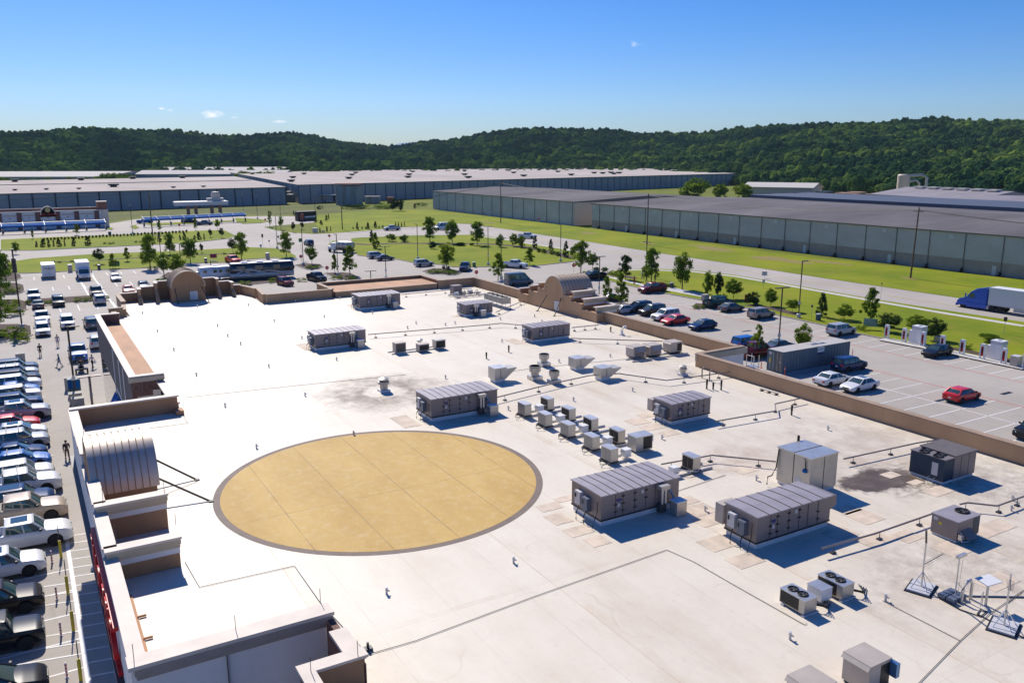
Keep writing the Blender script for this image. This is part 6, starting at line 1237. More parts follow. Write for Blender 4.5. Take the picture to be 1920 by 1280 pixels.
# motorhome, caravan and their tow
def coach(px, py, rz, label):
    v = at(px, py); t = thing('motorhome', label, 'motorhome', (v.x, v.y, 0), R(rz)); mc = mat('coach_dark', (.02, .022, .03), .25, .3, coat=.6); ms = mat('coach_silver', (.42, .42, .43), .35, .5)
    b = M(); rbox(b, -6.6, -1.28, 1.5, 6.5, 1.28, 3.55, .22); bb = b.build('upper_body', mc, t); b = M(); rbox(b, -6.62, -1.29, .45, 6.55, 1.29, 1.55, .1); b.build('lower_body', ms, t)
    for s in (-1, 1):
        for (xa, xb) in ((-5.2, -3.6), (-1.5, .2), (2.2, 3.6)): y0, y1 = sorted((s*1.275, s*1.295)); b = M(); b.box(xa, y0, 2.2, xb, y1, 2.95); b.build('side_window', m_glass, bb)
        def swirl(pts, w_, m_, nm):
            b = M(); k = len(pts); top_ = []; bot_ = []
            for i, (x_, z_) in enumerate(pts): th = w_*math.sin(math.pi*(i+.4)/(k-.2))+.02; top_.append((x_, s*1.31, z_+th)); bot_.append((x_, s*1.31, z_-th))
            b.loft([top_, bot_], 0, False, False, False); b.build(nm, m_, t)
        cv = lambda x0, x1, za, zb, amp, ph: [(x0+(x1-x0)*i/20, za+(zb-za)*i/20+amp*math.sin(ph+i/20*math.pi*1.6)) for i in range(21)]
        swirl(cv(-5.5, 2.6, 1.4, 1.9, .55, 0), .22, m_lgrey, 'swirl_stripe'); swirl(cv(-1.5, 6.2, 1.2, 1.9, .45, .4), .16, m_lgrey, 'swirl_stripe'); swirl(cv(-4.6, 3.1, 1.3, 2.1, .6, .2), .06, PAINT['orange'], 'swirl_stripe'); swirl(cv(-.5, 6.0, 1.1, 1.8, .55, .8), .06, PAINT['orange'], 'swirl_stripe'); swirl(cv(-6.2, -1, 2.2, 1.2, .3, 0), .25, m_beige, 'swirl_stripe')
    b = M(); b.box(6.48, -1.1, 1.6, 6.56, 1.1, 2.95); b.build('windshield', m_glass, bb)
    for x_ in (-4.2, -1.0, 2.2): b = M(); b.box(x_, -.55, 3.55, x_+1.3, .55, 3.8); b.build('roof_unit', m_whitep, t)
    b = M(); b.box(-6.3, -1.05, 3.55, 6.2, 1.05, 3.58); b.build('roof_skin', m_whitep, t); b = M(); b.tube([(-5.5, 1.3, 3.45), (3.5, 1.3, 3.45)], .08, 8); b.build('awning_tube', m_whitep, t)
    for s in (-1, 1): b = M(); b.box(6.4, s*.95-.18, .8, 6.58, s*.95+.18, 1.1); b.build('headlight', m_lamp, t); b = M(); b.box(6.5, s*1.45-.08, 2.0, 6.65, s*1.45+.08, 2.6); b.build('mirror', m_blackm, t)
    wheels(t, [4.3], 1.26, .5); wheels(t, [-2.6, -3.8], 1.26, .5, True); return t
coach(492, 522, -6, 'long dark motorhome with silver and orange swirls beyond the far parapet')
v = at(406, 524); t = thing('caravan', 'white travel trailer with small windows behind the motorhome', 'caravan', (v.x, v.y, 0), R(-6)); b = M(); rbox(b, -3.6, -1.2, .5, 3.4, 1.2, 2.9, .45, n=4); bb = b.build('body', mat('caravan_white', (.62, .64, .68), .35, .2), t)
for xa in (-2.6, -.6, .5, 1.8): b = M(); b.box(xa, -1.225, 1.6, xa+.7, -1.195, 2.25); b.build('window', m_glass, bb)
b = M(); b.box(-.6, -.4, 2.9, .5, .4, 3.1); b.build('roof_unit', m_whitep, bb); b = M(); b.tube([(3.4, -.5, .5), (4.4, 0, .55), (3.4, .5, .5)], .06, 6); b.build('drawbar', m_blackm, t); wheels(t, [-.6, .4], 1.15, .36)
car('pickup', 'white', 377, 526, -6, 'white pickup left of the travel trailer, partly behind the far arched roof', 'cover')
# tanker truck
v = at(641, 473); t = thing('tanker_truck', 'short truck with a shiny round tank turning at the junction', 'truck', (v.x, v.y, 0), R(125)); b = M(); b.box(-4, -.5, .6, 3.6, .5, .9); b.build('chassis', m_blackm, t)
b = M(); b.lathe([(.001, -3.9), (.9, -3.8), (1.1, -3.4), (1.1, .6), (.9, .95), (.001, 1.05)], (0, 0, 2.0), 20, 0, 'x'); b.build('tank', m_silver, t)
for x_ in (-2.6, -1.2, .1): b = M(); b.lathe([(1.13, x_), (1.13, x_+.1)], (0, 0, 2.0), 20, 0, 'x'); b.build('tank_band', m_dgrey, t)
b = M(); rbox(b, 1.5, -1.1, .7, 2.9, 1.1, 2.6, .15); cb = b.build('cab', m_whitep, t); b = M(); b.box(2.88, -.95, 1.65, 2.93, .95, 2.4); b.build('windshield', m_glass, cb); b = M(); rbox(b, 2.9, -.95, .7, 4.0, .95, 1.6, .2); b.build('bonnet', m_whitep, t); wheels(t, [3.2], 1.15, .48); wheels(t, [-1.5, -2.8], 1.2, .48, True)
# three-wheeled motorbike
v = at(153, 697); t = thing('motor_tricycle', 'black three-wheeled motorbike with a rider, in front of the blue pickup', 'motorcycle', (v.x, v.y, 0), R(90))
b = M(); b.loft([rect_ring(-.9, 1.1, .28, .35, .2, 4), rect_ring(-.8, 1.0, .34, .6, .2, 4), rect_ring(-.5, .8, .22, .85, .15, 4)], 0, True); b.build('body', PAINT['black'], t)
b = M(); b.box(-1.1, -.62, .45, -.4, .62, .62); b.build('rear_fender', PAINT['black'], t); b = M(); b.tube([(1.0, 0, .4), (.75, 0, 1.1)], .04, 6); b.tube([(.75, -.4, 1.1), (.75, .4, 1.1)], .025, 6); b.build('handlebar', m_rim, t)
for (x_, y_) in ((1.05, 0), (-.8, .62), (-.8, -.62)): ty = M(); ty.lathe([(.18, -.09), (.30, -.08), (.32, 0), (.30, .08), (.18, .09)], n=18, axis='y'); w_ = ty.build('wheel', m_tyre, t, (x_, y_, .32)); rm = M(); rm.lathe([(.001, -.05), (.18, -.06), (.18, .06), (.001, .05)], n=14, axis='y'); rm.build('rim', m_rim, w_)
# ------------------------------------------------------------------ people
SKIN = mat('skin', (.42, .24, .16), .6); HAIR = mat('hair', (.03, .02, .015), .8)
def person(px, py, rz, label, shirt, trousers, pose='walk', skin=SKIN, hat=None, shorts=False, z=0.0, bag=None, hh=1.75, sleeves=False, world=None):
    v = world or at(px, py); t = thing('person', label, 'person', (v.x, v.y, z), R(rz)); t.scale = (hh/1.75,)*3
    st = dict(walk=.30, stand=.06, sit=0)[pose]
    J = {'pel': (0, 0, .95), 'wa': (0, 0, 1.10), 'ch': (.02, 0, 1.32), 'nk': (.02, 0, 1.47), 'hd': (.04, 0, 1.60), 'top': (.04, 0, 1.70)}
    Lg = {}
    for s, k in ((1, 'l'), (-1, 'r')):
        f = st*s
        if pose == 'sit': hip, kn, an, to = (0, s*.10, .92), (.42, s*.24, .88), (.30, s*.26, .45), (.45, s*.27, .40)
        else: hip, kn, an, to = (0, s*.09, .90), (f*.55+.03, s*.10, .50), (f-.04*(f < 0), s*.10, .09+.05*(f < 0)), (f+.16, s*.11, .035+.02*(f < 0))
        sh = (.0, s*.19, 1.40); el = (-.22*f*1.2-.02, s*.25, 1.13); ha = (-f*.9+.08, s*.26, .90)
        if pose == 'sit': el, ha = (.22, s*.28, 1.2), (.55, s*.33, 1.12)
        Lg[k] = (hip, kn, an, to, sh, el, ha)
    def skinned(name, verts, edges, rad, m, parent, sub=1):
        me = bpy.data.meshes.new(name); me.from_pydata(verts, edges, []); me.materials.append(m); o = bpy.data.objects.new(name, me); C.objects.link(o); o.parent = parent
        md = o.modifiers.new('skin', 'SKIN'); me.skin_vertices[0].data[0].use_root = True
        for i, r in enumerate(rad): me.skin_vertices[0].data[i].radius = (r, r) if not isinstance(r, tuple) else r
        s = o.modifiers.new('sub', 'SUBSURF'); s.levels = sub; s.render_levels = sub
        dg = bpy.context.evaluated_depsgraph_get(); m2 = bpy.data.meshes.new_from_object(o.evaluated_get(dg)); o.modifiers.clear(); o.data = m2
        m2.polygons.foreach_set('use_smooth', [True]*len(m2.polygons)); return o
    V = [J['pel'], J['wa'], J['ch'], J['nk'], J['hd'], J['top']]; E_ = [(0, 1), (1, 2), (2, 3), (3, 4), (4, 5)]; Rr = [(.13, .11), (.12, .10), (.15, .11), .055, .095, .07]
    for k in ('l', 'r'):
        hip, kn, an, to, sh, el, ha = Lg[k]; n0 = len(V); V += [hip, kn, an, to]; E_ += [(0, n0), (n0, n0+1), (n0+1, n0+2), (n0+2, n0+3)]; Rr += [.085, .06, .042, .035]
        n0 = len(V); hx = Vector(ha); dh = (Vector(ha)-Vector(el)).normalized(); V += [sh, el, ha, tuple(hx+dh*.09)]; E_ += [(2, n0), (n0, n0+1), (n0+1, n0+2), (n0+2, n0+3)]; Rr += [.058, .042, .030, (.035, .018)]
        for j in range(3): V.append(tuple(hx+dh*(.17-.01*abs(j-1))+Vector((.022*(j-1), 0, 0)))); E_.append((n0+3, len(V)-1)); Rr.append(.010)
        V.append(tuple(hx+dh*.07+Vector((.05, 0, 0)))); E_.append((n0+2, len(V)-1)); Rr.append(.010)
    body = skinned('body', V, E_, Rr, skin, t)
    V = [(0, 0, .98), J['wa'], J['ch'], (.02, 0, 1.43)]; E_ = [(0, 1), (1, 2), (2, 3)]; Rr = [(.155, .135), (.145, .12), (.175, .13), .075]
    for k in ('l', 'r'):
        hip, kn, an, to, sh, el, ha = Lg[k]; n0 = len(V); e2 = tuple(Vector(sh).lerp(Vector(el), .75)) if not sleeves else el; V += [sh, e2]; E_ += [(2, n0), (n0, n0+1)]; Rr += [.075, .062]
        if sleeves: V.append(tuple(Vector(el).lerp(Vector(ha), .85))); E_.append((n0+1, n0+2)); Rr.append(.045)
    skinned('shirt', V, E_, Rr, shirt, t)
    V = [(0, 0, 1.02), (0, 0, .93)]; E_ = [(0, 1)]; Rr = [(.145, .125), (.155, .13)]
    for k in ('l', 'r'):
        hip, kn, an, to, sh, el, ha = Lg[k]; n0 = len(V); a2 = tuple(Vector(kn).lerp(Vector(an), .88)) if not shorts else None
        V += [tuple(Vector(hip)-Vector((0, 0, .04))), kn]; E_ += [(1, n0), (n0, n0+1)]; Rr += [.10, .078]
        if a2: V.append(a2); E_.append((n0+1, n0+2)); Rr.append(.06)
    skinned('trousers', V, E_, Rr, trousers, t)
    for k in ('l', 'r'):
        an, to = Lg[k][2], Lg[k][3]; b = M(); b.loft([rect_ring(an[0]-.08, to[0]+.08, .05, an[2]-.09, .04, 3), rect_ring(an[0]-.08, to[0]+.06, .05, an[2]-.03, .04, 3), rect_ring(an[0]-.07, an[0]+.06, .045, an[2]+.02, .03, 3)], 0, True)
        b.v = [(q[0], q[1]+an[1], q[2]) for q in b.v]; b.build('shoe', m_blackm, t)
    b = M(); b.lathe([(.001, .115), (.06, .10), (.10, .05), (.108, 0), (.10, -.05)], (.03, 0, 1.63), 14); b.build('hair' if not hat else 'cap', hat or HAIR, t)
    if bag: b = M(); b.loft([rect_ring(-.16, .16, .07, .62, .05, 3), rect_ring(-.2, .2, .1, .72, .05, 3), rect_ring(-.12, .12, .05, .98, .04, 3)], 0, True); b.v = [(q[0]+.05, q[1]-.33, q[2]) for q in b.v]; b.build('bag', bag, t)
    return t
cl = lambda n_, c: mat('cloth_'+n_, c, .85)
c_black, c_teal, c_grey, c_white, c_red, c_olive, c_denim = cl('black', (.02, .02, .022)), cl('teal', (.02, .17, .26)), cl('grey', (.30, .31, .38)), cl('white', (.65, .62, .68)), cl('red', (.30, .04, .035)), cl('olive', (.10, .085, .05)), cl('denim', (.07, .09, .14))
person(127, 861, 95, 'person in dark shirt and olive trousers walking beside the arched front wing', c_black, c_olive, 'walk', sleeves=True)
person(76, 668, 80, 'person in a black top and shorts standing in the left car park', c_black, c_black, 'stand', shorts=True)
person(112, 689, 170, 'person in a teal shirt striding with a dark bag beside the blue pickup', c_teal, c_grey, 'walk', bag=c_black, sleeves=True)
person(109, 650, -90, 'person in a pale grey shirt and shorts walking towards the camera', c_grey, c_grey, 'stand', shorts=True)
person(174, 690, 60, 'person in a white shirt carrying a pale bag beside the brick block', c_white, c_black, 'walk', bag=c_white)
person(0, 0, 90, 'rider in black sitting on the three-wheeled motorbike', c_black, c_black, 'sit', z=-.06, world=at(153, 696), sleeves=True)
person(1189, 534, -80, 'person in a long red coat standing on the sidewalk by the dark red pickup', c_red, c_red, 'stand', sleeves=True, z=.15)
person(1212, 529, 0, 'person in black on the grass left of the lamp post by the dark red pickup', c_black, c_black, 'walk', sleeves=True, z=.15)
person(1204, 523, 180, 'person in a white top bending forward on the grass by the lamp post', c_white, c_denim, 'walk', sleeves=True, z=.15)
person(1228, 530, 0, 'person in dark clothes right of the lamp post by the dark red pickup', c_denim, c_black, 'stand', sleeves=True, z=.15)
def nth(i):
    o1 = ['first', 'second', 'third', 'fourth', 'fifth', 'sixth', 'seventh', 'eighth', 'ninth', 'tenth', 'eleventh', 'twelfth', 'thirteenth', 'fourteenth', 'fifteenth', 'sixteenth', 'seventeenth', 'eighteenth', 'nineteenth']
    if i < 19: return o1[i]
    t_, u_ = divmod(i+1, 10); return ['', '', 'twentieth', 'thirtieth', 'fortieth', 'fiftieth'][t_] if u_ == 0 else ['', '', 'twenty', 'thirty', 'forty', 'fifty'][t_]+'-'+o1[u_-1]
# ------------------------------------------------------------------ trees, shrubs, hedges
def crown_mesh(name, kind, seed, m):
    rd_ = random.Random(seed); V, F, tint = [], [], []
    def leafq(p, s, tn, nrm=None):
        a = Vector((rd_.gauss(0, 1), rd_.gauss(0, 1), rd_.gauss(0, 1))).normalized()
        if nrm is not None: a = (a+nrm*1.1).normalized()
        u = a.cross(Vector((rd_.random()-.5, rd_.random()-.5, rd_.random()-.5))).normalized()*s; v_ = a.cross(u).normalized()*s*.75
        n = len(V); V.extend([p-u, p-v_*.9, p+u, p+v_*.9]); F.append((n, n+1, n+2, n+3)); tint.append(tn)
    def clump(c, r, k, s, sq=.75):
        tn = rd_.uniform(-.5, .9)
        for _ in range(k):
            d = Vector((rd_.gauss(0, 1), rd_.gauss(0, 1), rd_.gauss(0, 1))).normalized(); rr = r*rd_.random()**.4
            leafq(c+Vector((d.x*rr, d.y*rr, d.z*rr*sq)), s*rd_.uniform(.6, 1.3), tn+rd_.uniform(-.25, .25), d)
    # unit crown: height 1 from z=0 to 1, nominal radius .5
    if kind == 'maple':      # oval with branch layers and gaps
        for i in range(46):
            z = rd_.uniform(.02, .97); rmax = .44*math.sin(math.pi*min(1, (z*.80+.17)))**.7; a = rd_.uniform(0, 6.28); r = rmax*rd_.uniform(.35, 1.0)
            clump(Vector((math.cos(a)*r, math.sin(a)*r, z)), rd_.uniform(.09, .16), 64, .030)
        for i in range(16): clump(Vector((rd_.gauss(0, .07), rd_.gauss(0, .07), rd_.uniform(.15, .8))), .17, 60, .032)
    elif kind == 'loose':    # young tree, open tiers
        for i in range(52):
            z = rd_.uniform(0, 1); rmax = .46*(1-z)**.6*min(1, z*5+.4)+.05; a = rd_.uniform(0, 6.28); r = rmax*rd_.uniform(.1, 1.0)
            clump(Vector((math.cos(a)*r, math.sin(a)*r, z)), rd_.uniform(.08, .15), 60, .032, .65)
    elif kind == 'round':
        for i in range(44):
            d = Vector((rd_.gauss(0, 1), rd_.gauss(0, 1), rd_.gauss(0, 1))).normalized(); rr = rd_.uniform(.55, 1.0)*.42
            clump(Vector((d.x*rr, d.y*rr, .5+d.z*rr*1.02)), rd_.uniform(.10, .17), 56, .032)
        for i in range(8): clump(Vector((rd_.gauss(0, .1), rd_.gauss(0, .1), .5)), .24, 60, .034)
    elif kind == 'cone':     # dense evergreen column or cone
        for i in range(60):
            z = rd_.uniform(0, .97); rmax = .40*(1-z)**.55*min(1, z*4+.65); a = rd_.uniform(0, 6.28); r = rmax*rd_.uniform(.6, 1.0)
            clump(Vector((math.cos(a)*r, math.sin(a)*r, z)), .10, 50, .028)
        for i in range(14): clump(Vector((0, 0, .05+.06*i)), .15*(1-i/18), 30, .026)
    elif kind == 'shrub':
        for i in range(26):
            a = rd_.uniform(0, 6.28); r = .4*math.sqrt(rd_.random()); z = rd_.uniform(.1, .85)*(1-(r/.5)**2*.5)
            clump(Vector((math.cos(a)*r, math.sin(a)*r, z)), rd_.uniform(.1, .17), 40, .035)
    me = bpy.data.meshes.new(name); me.from_pydata([tuple(v_) for v_ in V], [], F); me.materials.append(m)
    at_ = me.attributes.new('tint', 'FLOAT', 'FACE'); at_.data.foreach_set('value', tint); me.update(); return me
CR = {}
def crown(kind, k, m):
    key = (kind, k, m.name)
    if key not in CR: CR[key] = crown_mesh('crown', kind, hash(kind) % 97 if False else {'maple': 3, 'loose': 5, 'round': 7, 'cone': 11, 'shrub': 13}[kind]*10+k, m)
    return CR[key]
TRK = {}
def trunk_mesh(k):
    if k not in TRK:
        rd_ = random.Random(k*7+1); b = M(); b.tube([(0, 0, -.05), (.004, .003, .3), (-.006, .0, .6), (.0, .004, .93)], .022, 8, r1=.005)
        for i in range(9):
            z = .28+.07*i; a = rd_.uniform(0, 6.28); ln = .30*(1-z)+.10; b.tube([(0, 0, z), (math.cos(a)*ln*.5, math.sin(a)*ln*.5, z+ln*.35), (math.cos(a)*ln, math.sin(a)*ln, z+ln*.8)], .009*(1.2-z), 5, r1=.002)
        TRK[k] = b.mesh('trunk', [m_bark])
    return TRK[k]
LF = dict(m=m_leaf, l=m_leaf_l, d=m_leaf_d)
LAB = set()
def plant(kind, px, base, top, wpx, leaf, label, cat='tree', z=0.1, group=None, clear=.22, name=None, k=None, world=None, hgt=None, wid=None):
    v = world if world else at(px, base, z)
    dist = (v-Vector((0, 0, H))).dot(FW); hgt = hgt or (base-top)/FPX*dist/math.cos(PITCH)*1.0; wid = wid or wpx/FPX*dist
    k = rnd.randrange(3) if k is None else k
    if kind in ('maple', 'loose', 'round') and cat == 'tree':
        t = thing(name or 'leafy_tree', label, cat, (v.x, v.y, z), rnd.uniform(0, 6.28), group)
        tr = link('trunk', trunk_mesh(k), t); tr.scale = (hgt*(.8 if hgt > 5 else .7), hgt*(.8 if hgt > 5 else .7), hgt)
        c = link('crown', crown(kind, k, LF[leaf]), t, (0, 0, hgt*clear)); c.scale = (wid*1.12, wid*1.12, hgt*(1-clear))
    else:
        t = link(name or ('conifer' if kind == 'cone' else 'shrub'), crown(kind, k, LF[leaf]), None, (v.x, v.y, z-.03)); t.scale = (wid*1.12, wid*1.12, hgt); t.rotation_euler = (0, 0, rnd.uniform(0, 6.28)); tag(t, label, cat, group)
    return t
Tr = [('maple', 837, 504, 454, 33, 'l', 'bright green oval tree on the round planted island in mid picture'), ('maple', 806, 455, 408, 28, 'm', 'left one of three matching trees along the road bend'), ('maple', 848, 457, 412, 29, 'm', 'middle one of three matching trees along the road bend'),
 ('maple', 894.6, 460, 417, 29, 'm', 'right one of three matching trees along the road bend'), ('maple', 1089, 510, 453, 34, 'm', 'tall tree right of the grass triangle, behind the stop sign'), ('round', 1111, 508, 474, 24, 'm', 'rounder tree touching the right side of the tall tree by the stop sign'),
 ('loose', 934, 524, 478, 32, 'm', 'open two-stemmed tree just beyond the far parapet corner'), ('loose', 993, 497, 466, 24, 'm', 'small spreading tree in front of the grass slope'), ('loose', 656, 516, 464, 32, 'm', 'tree with two tiers of foliage on the small island by the junction'), ('loose', 628, 512, 478, 16, 'l', 'thin pale young tree left of the two-tiered tree'),
 ('round', 585, 495.5, 460, 24, 'm', 'small round tree on the kerb island behind the blue SUV'), ('maple', 537, 482, 436, 28, 'm', 'tree at the right tip of the second grass strip'), ('maple', 453, 487, 437, 26, 'm', 'tall tree beside the red pickup, partly over the road'), ('round', 437, 474, 447, 18, 'd', 'dark round tree left of the tall tree by the red pickup'),
 ('maple', 357, 493, 445, 31, 'm', 'tree above the arched roof at the far left of the shop'), ('maple', 282, 504, 442, 37, 'm', 'tallest tree in the far left grass strip'), ('maple', 319, 477, 439, 24, 'm', 'tree on the road side of the far left grass strip'), ('round', 308, 520, 474, 26, 'm', 'leafy tree low behind the far arched roof, left of its twin'),
 ('round', 333, 522, 476, 32, 'l', 'yellow-green tree touching the far arched roof on its left'), ('round', 186, 495, 466, 20, 'd', 'dark oval tree alone in the far left grass strip'), ('loose', 212, 505, 477, 17, 'l', 'thin sapling beside the green sign in the far left grass'), ('loose', 239, 490, 466, 15, 'm', 'bare-looking sapling between the dark oval tree and the tallest tree'),
 ('round', 378, 474, 456, 8, 'd', 'small lollipop tree on the second grass strip'), ('loose', 144, 440, 421, 14, 'l', 'bright young tree in front of the left canopy'), ('loose', 62, 448, 428, 6, 'l', 'slim pale sapling in front of the left canopy'), ('loose', 300, 434, 414, 9, 'l', 'slim pale tree in front of the right-hand canopy'),
 ('loose', 367, 432, 409, 9, 'l', 'slim tree with orange tint under the right-hand canopy'), ('round', 408, 431, 411, 11, 'm', 'small round tree at the right end of the first grass strip'), ('round', 416, 446, 427, 10, 'd', 'dark small tree near the tip of the first grass strip'), ('round', 395, 445, 429, 8, 'd', 'brown-green small tree on the first grass strip'),
 ('loose', 506, 425, 397, 8, 'l', 'tall thin pale tree by the stop sign near the far drive'), ('round', 527, 430, 405, 10, 'm', 'round sapling left of the dark one on the far grass wedge'), ('round', 550, 435, 416, 8, 'd', 'dark round sapling in the middle of the far grass wedge'), ('round', 567, 430, 416, 8, 'd', 'reddish-brown sapling behind the green street sign'),
 ('maple', 1173, 524, 479, 25, 'd', 'dark evergreen oval tree at the left end of the sidewalk strip'), ('maple', 1221, 529, 468, 38, 'm', 'big tree overlapping the lamp post by the dark red pickup'), ('maple', 1279, 543, 473, 37, 'm', 'tall tree standing alone in the grass right of the lamp post'), ('maple', 1326, 560, 506, 20, 'm', 'left one of two joined trees at the bright kerb box'),
 ('maple', 1346, 560, 509, 20, 'd', 'darker right one of two joined trees at the bright kerb box'), ('round', 1375, 561, 523, 36, 'm', 'spreading twin-stemmed tree between the joined trees and round shrub'), ('round', 1445, 574, 540, 25, 'm', 'small round-headed tree left of the low bushy tree'), ('round', 1486, 585, 561, 28, 'm', 'low spreading tree behind the tall lamp post'),
 ('cone', 1540, 594, 550, 26, 'd', 'dark pointed evergreen with a bin at its foot'), ('round', 1583, 600, 570, 36, 'm', 'wide bushy tree right of the dark pointed evergreen'), ('loose', 1631, 606, 543, 37, 'm', 'tall forked tree with a bare stem near the chargers'), ('round', 1663, 622, 586, 44, 'd', 'broad dark bush behind the first charger post'),
 ('round', 1718, 622, 590, 38, 'm', 'lighter bush behind the first white charger cabinet'), ('round', 1751, 638, 596, 40, 'd', 'dense dark bush right of the first white charger cabinet'), ('round', 1858, 642, 625, 42, 'm', 'low green bush behind the second white charger cabinet'),
 ('loose', 1164, 577, 515, 31, 'l', 'bright young tree on the planted island beside the arched tower'), ('loose', 1137, 572, 520, 22, 'm', 'green tree rising behind the steps of the arched tower'), ('loose', 1420, 668, 609, 27, 'l', 'pale narrow tree between the return wall and the container'), ('round', 1503, 668, 605, 34, 'l', 'pale round tree just behind the container'),
 ('loose', 1450, 462, 440, .1, 'm', 'x')]
for (kd, px, base, top, wp, lf, lb) in Tr:
    if lb != 'x': plant(kd, px, base, top, wp, lf, lb, clear=.0 if kd == 'cone' else (.12 if 'bush' in lb else .2))
# trees at the left edge
for i, (px, base, top, wp, lb) in enumerate(((2, 560, 470, 46, 'large dark tree cut by the left edge beside the banner pole'), (-10, 622, 540, 62, 'large tree at the left edge above the planted island'), (12, 527, 476, 24, 'slim tree at the left edge behind the banner pole'), (30, 476, 453, 14, 'small dark tree in the grass left of the banner pole'))):
    plant('maple', px, base, top, wp, 'm', lb)
for i, (px, base, top, wp, lf, kd, lb) in enumerate(((1300, 371, 328, 60, 'm', 'round', 'broad round tree behind the dark roof, left of the open shed'), (1350, 371, 333, 30, 'm', 'round', 'smaller round tree behind the dark roof, left of the open shed'), (1391, 367, 336, 38, 'l', 'round', 'pale rounded tree touching the left end of the open shed'))):
    v = at(px, 294+25.3*FPX/430, 0); v.z = 0; d_ = (v-Vector((0, 0, H))).dot(FW); plant(kd, px, base, top, wp, lf, lb, world=v, hgt=15 if wp > 40 else 12, wid=wp/FPX*430, z=0)
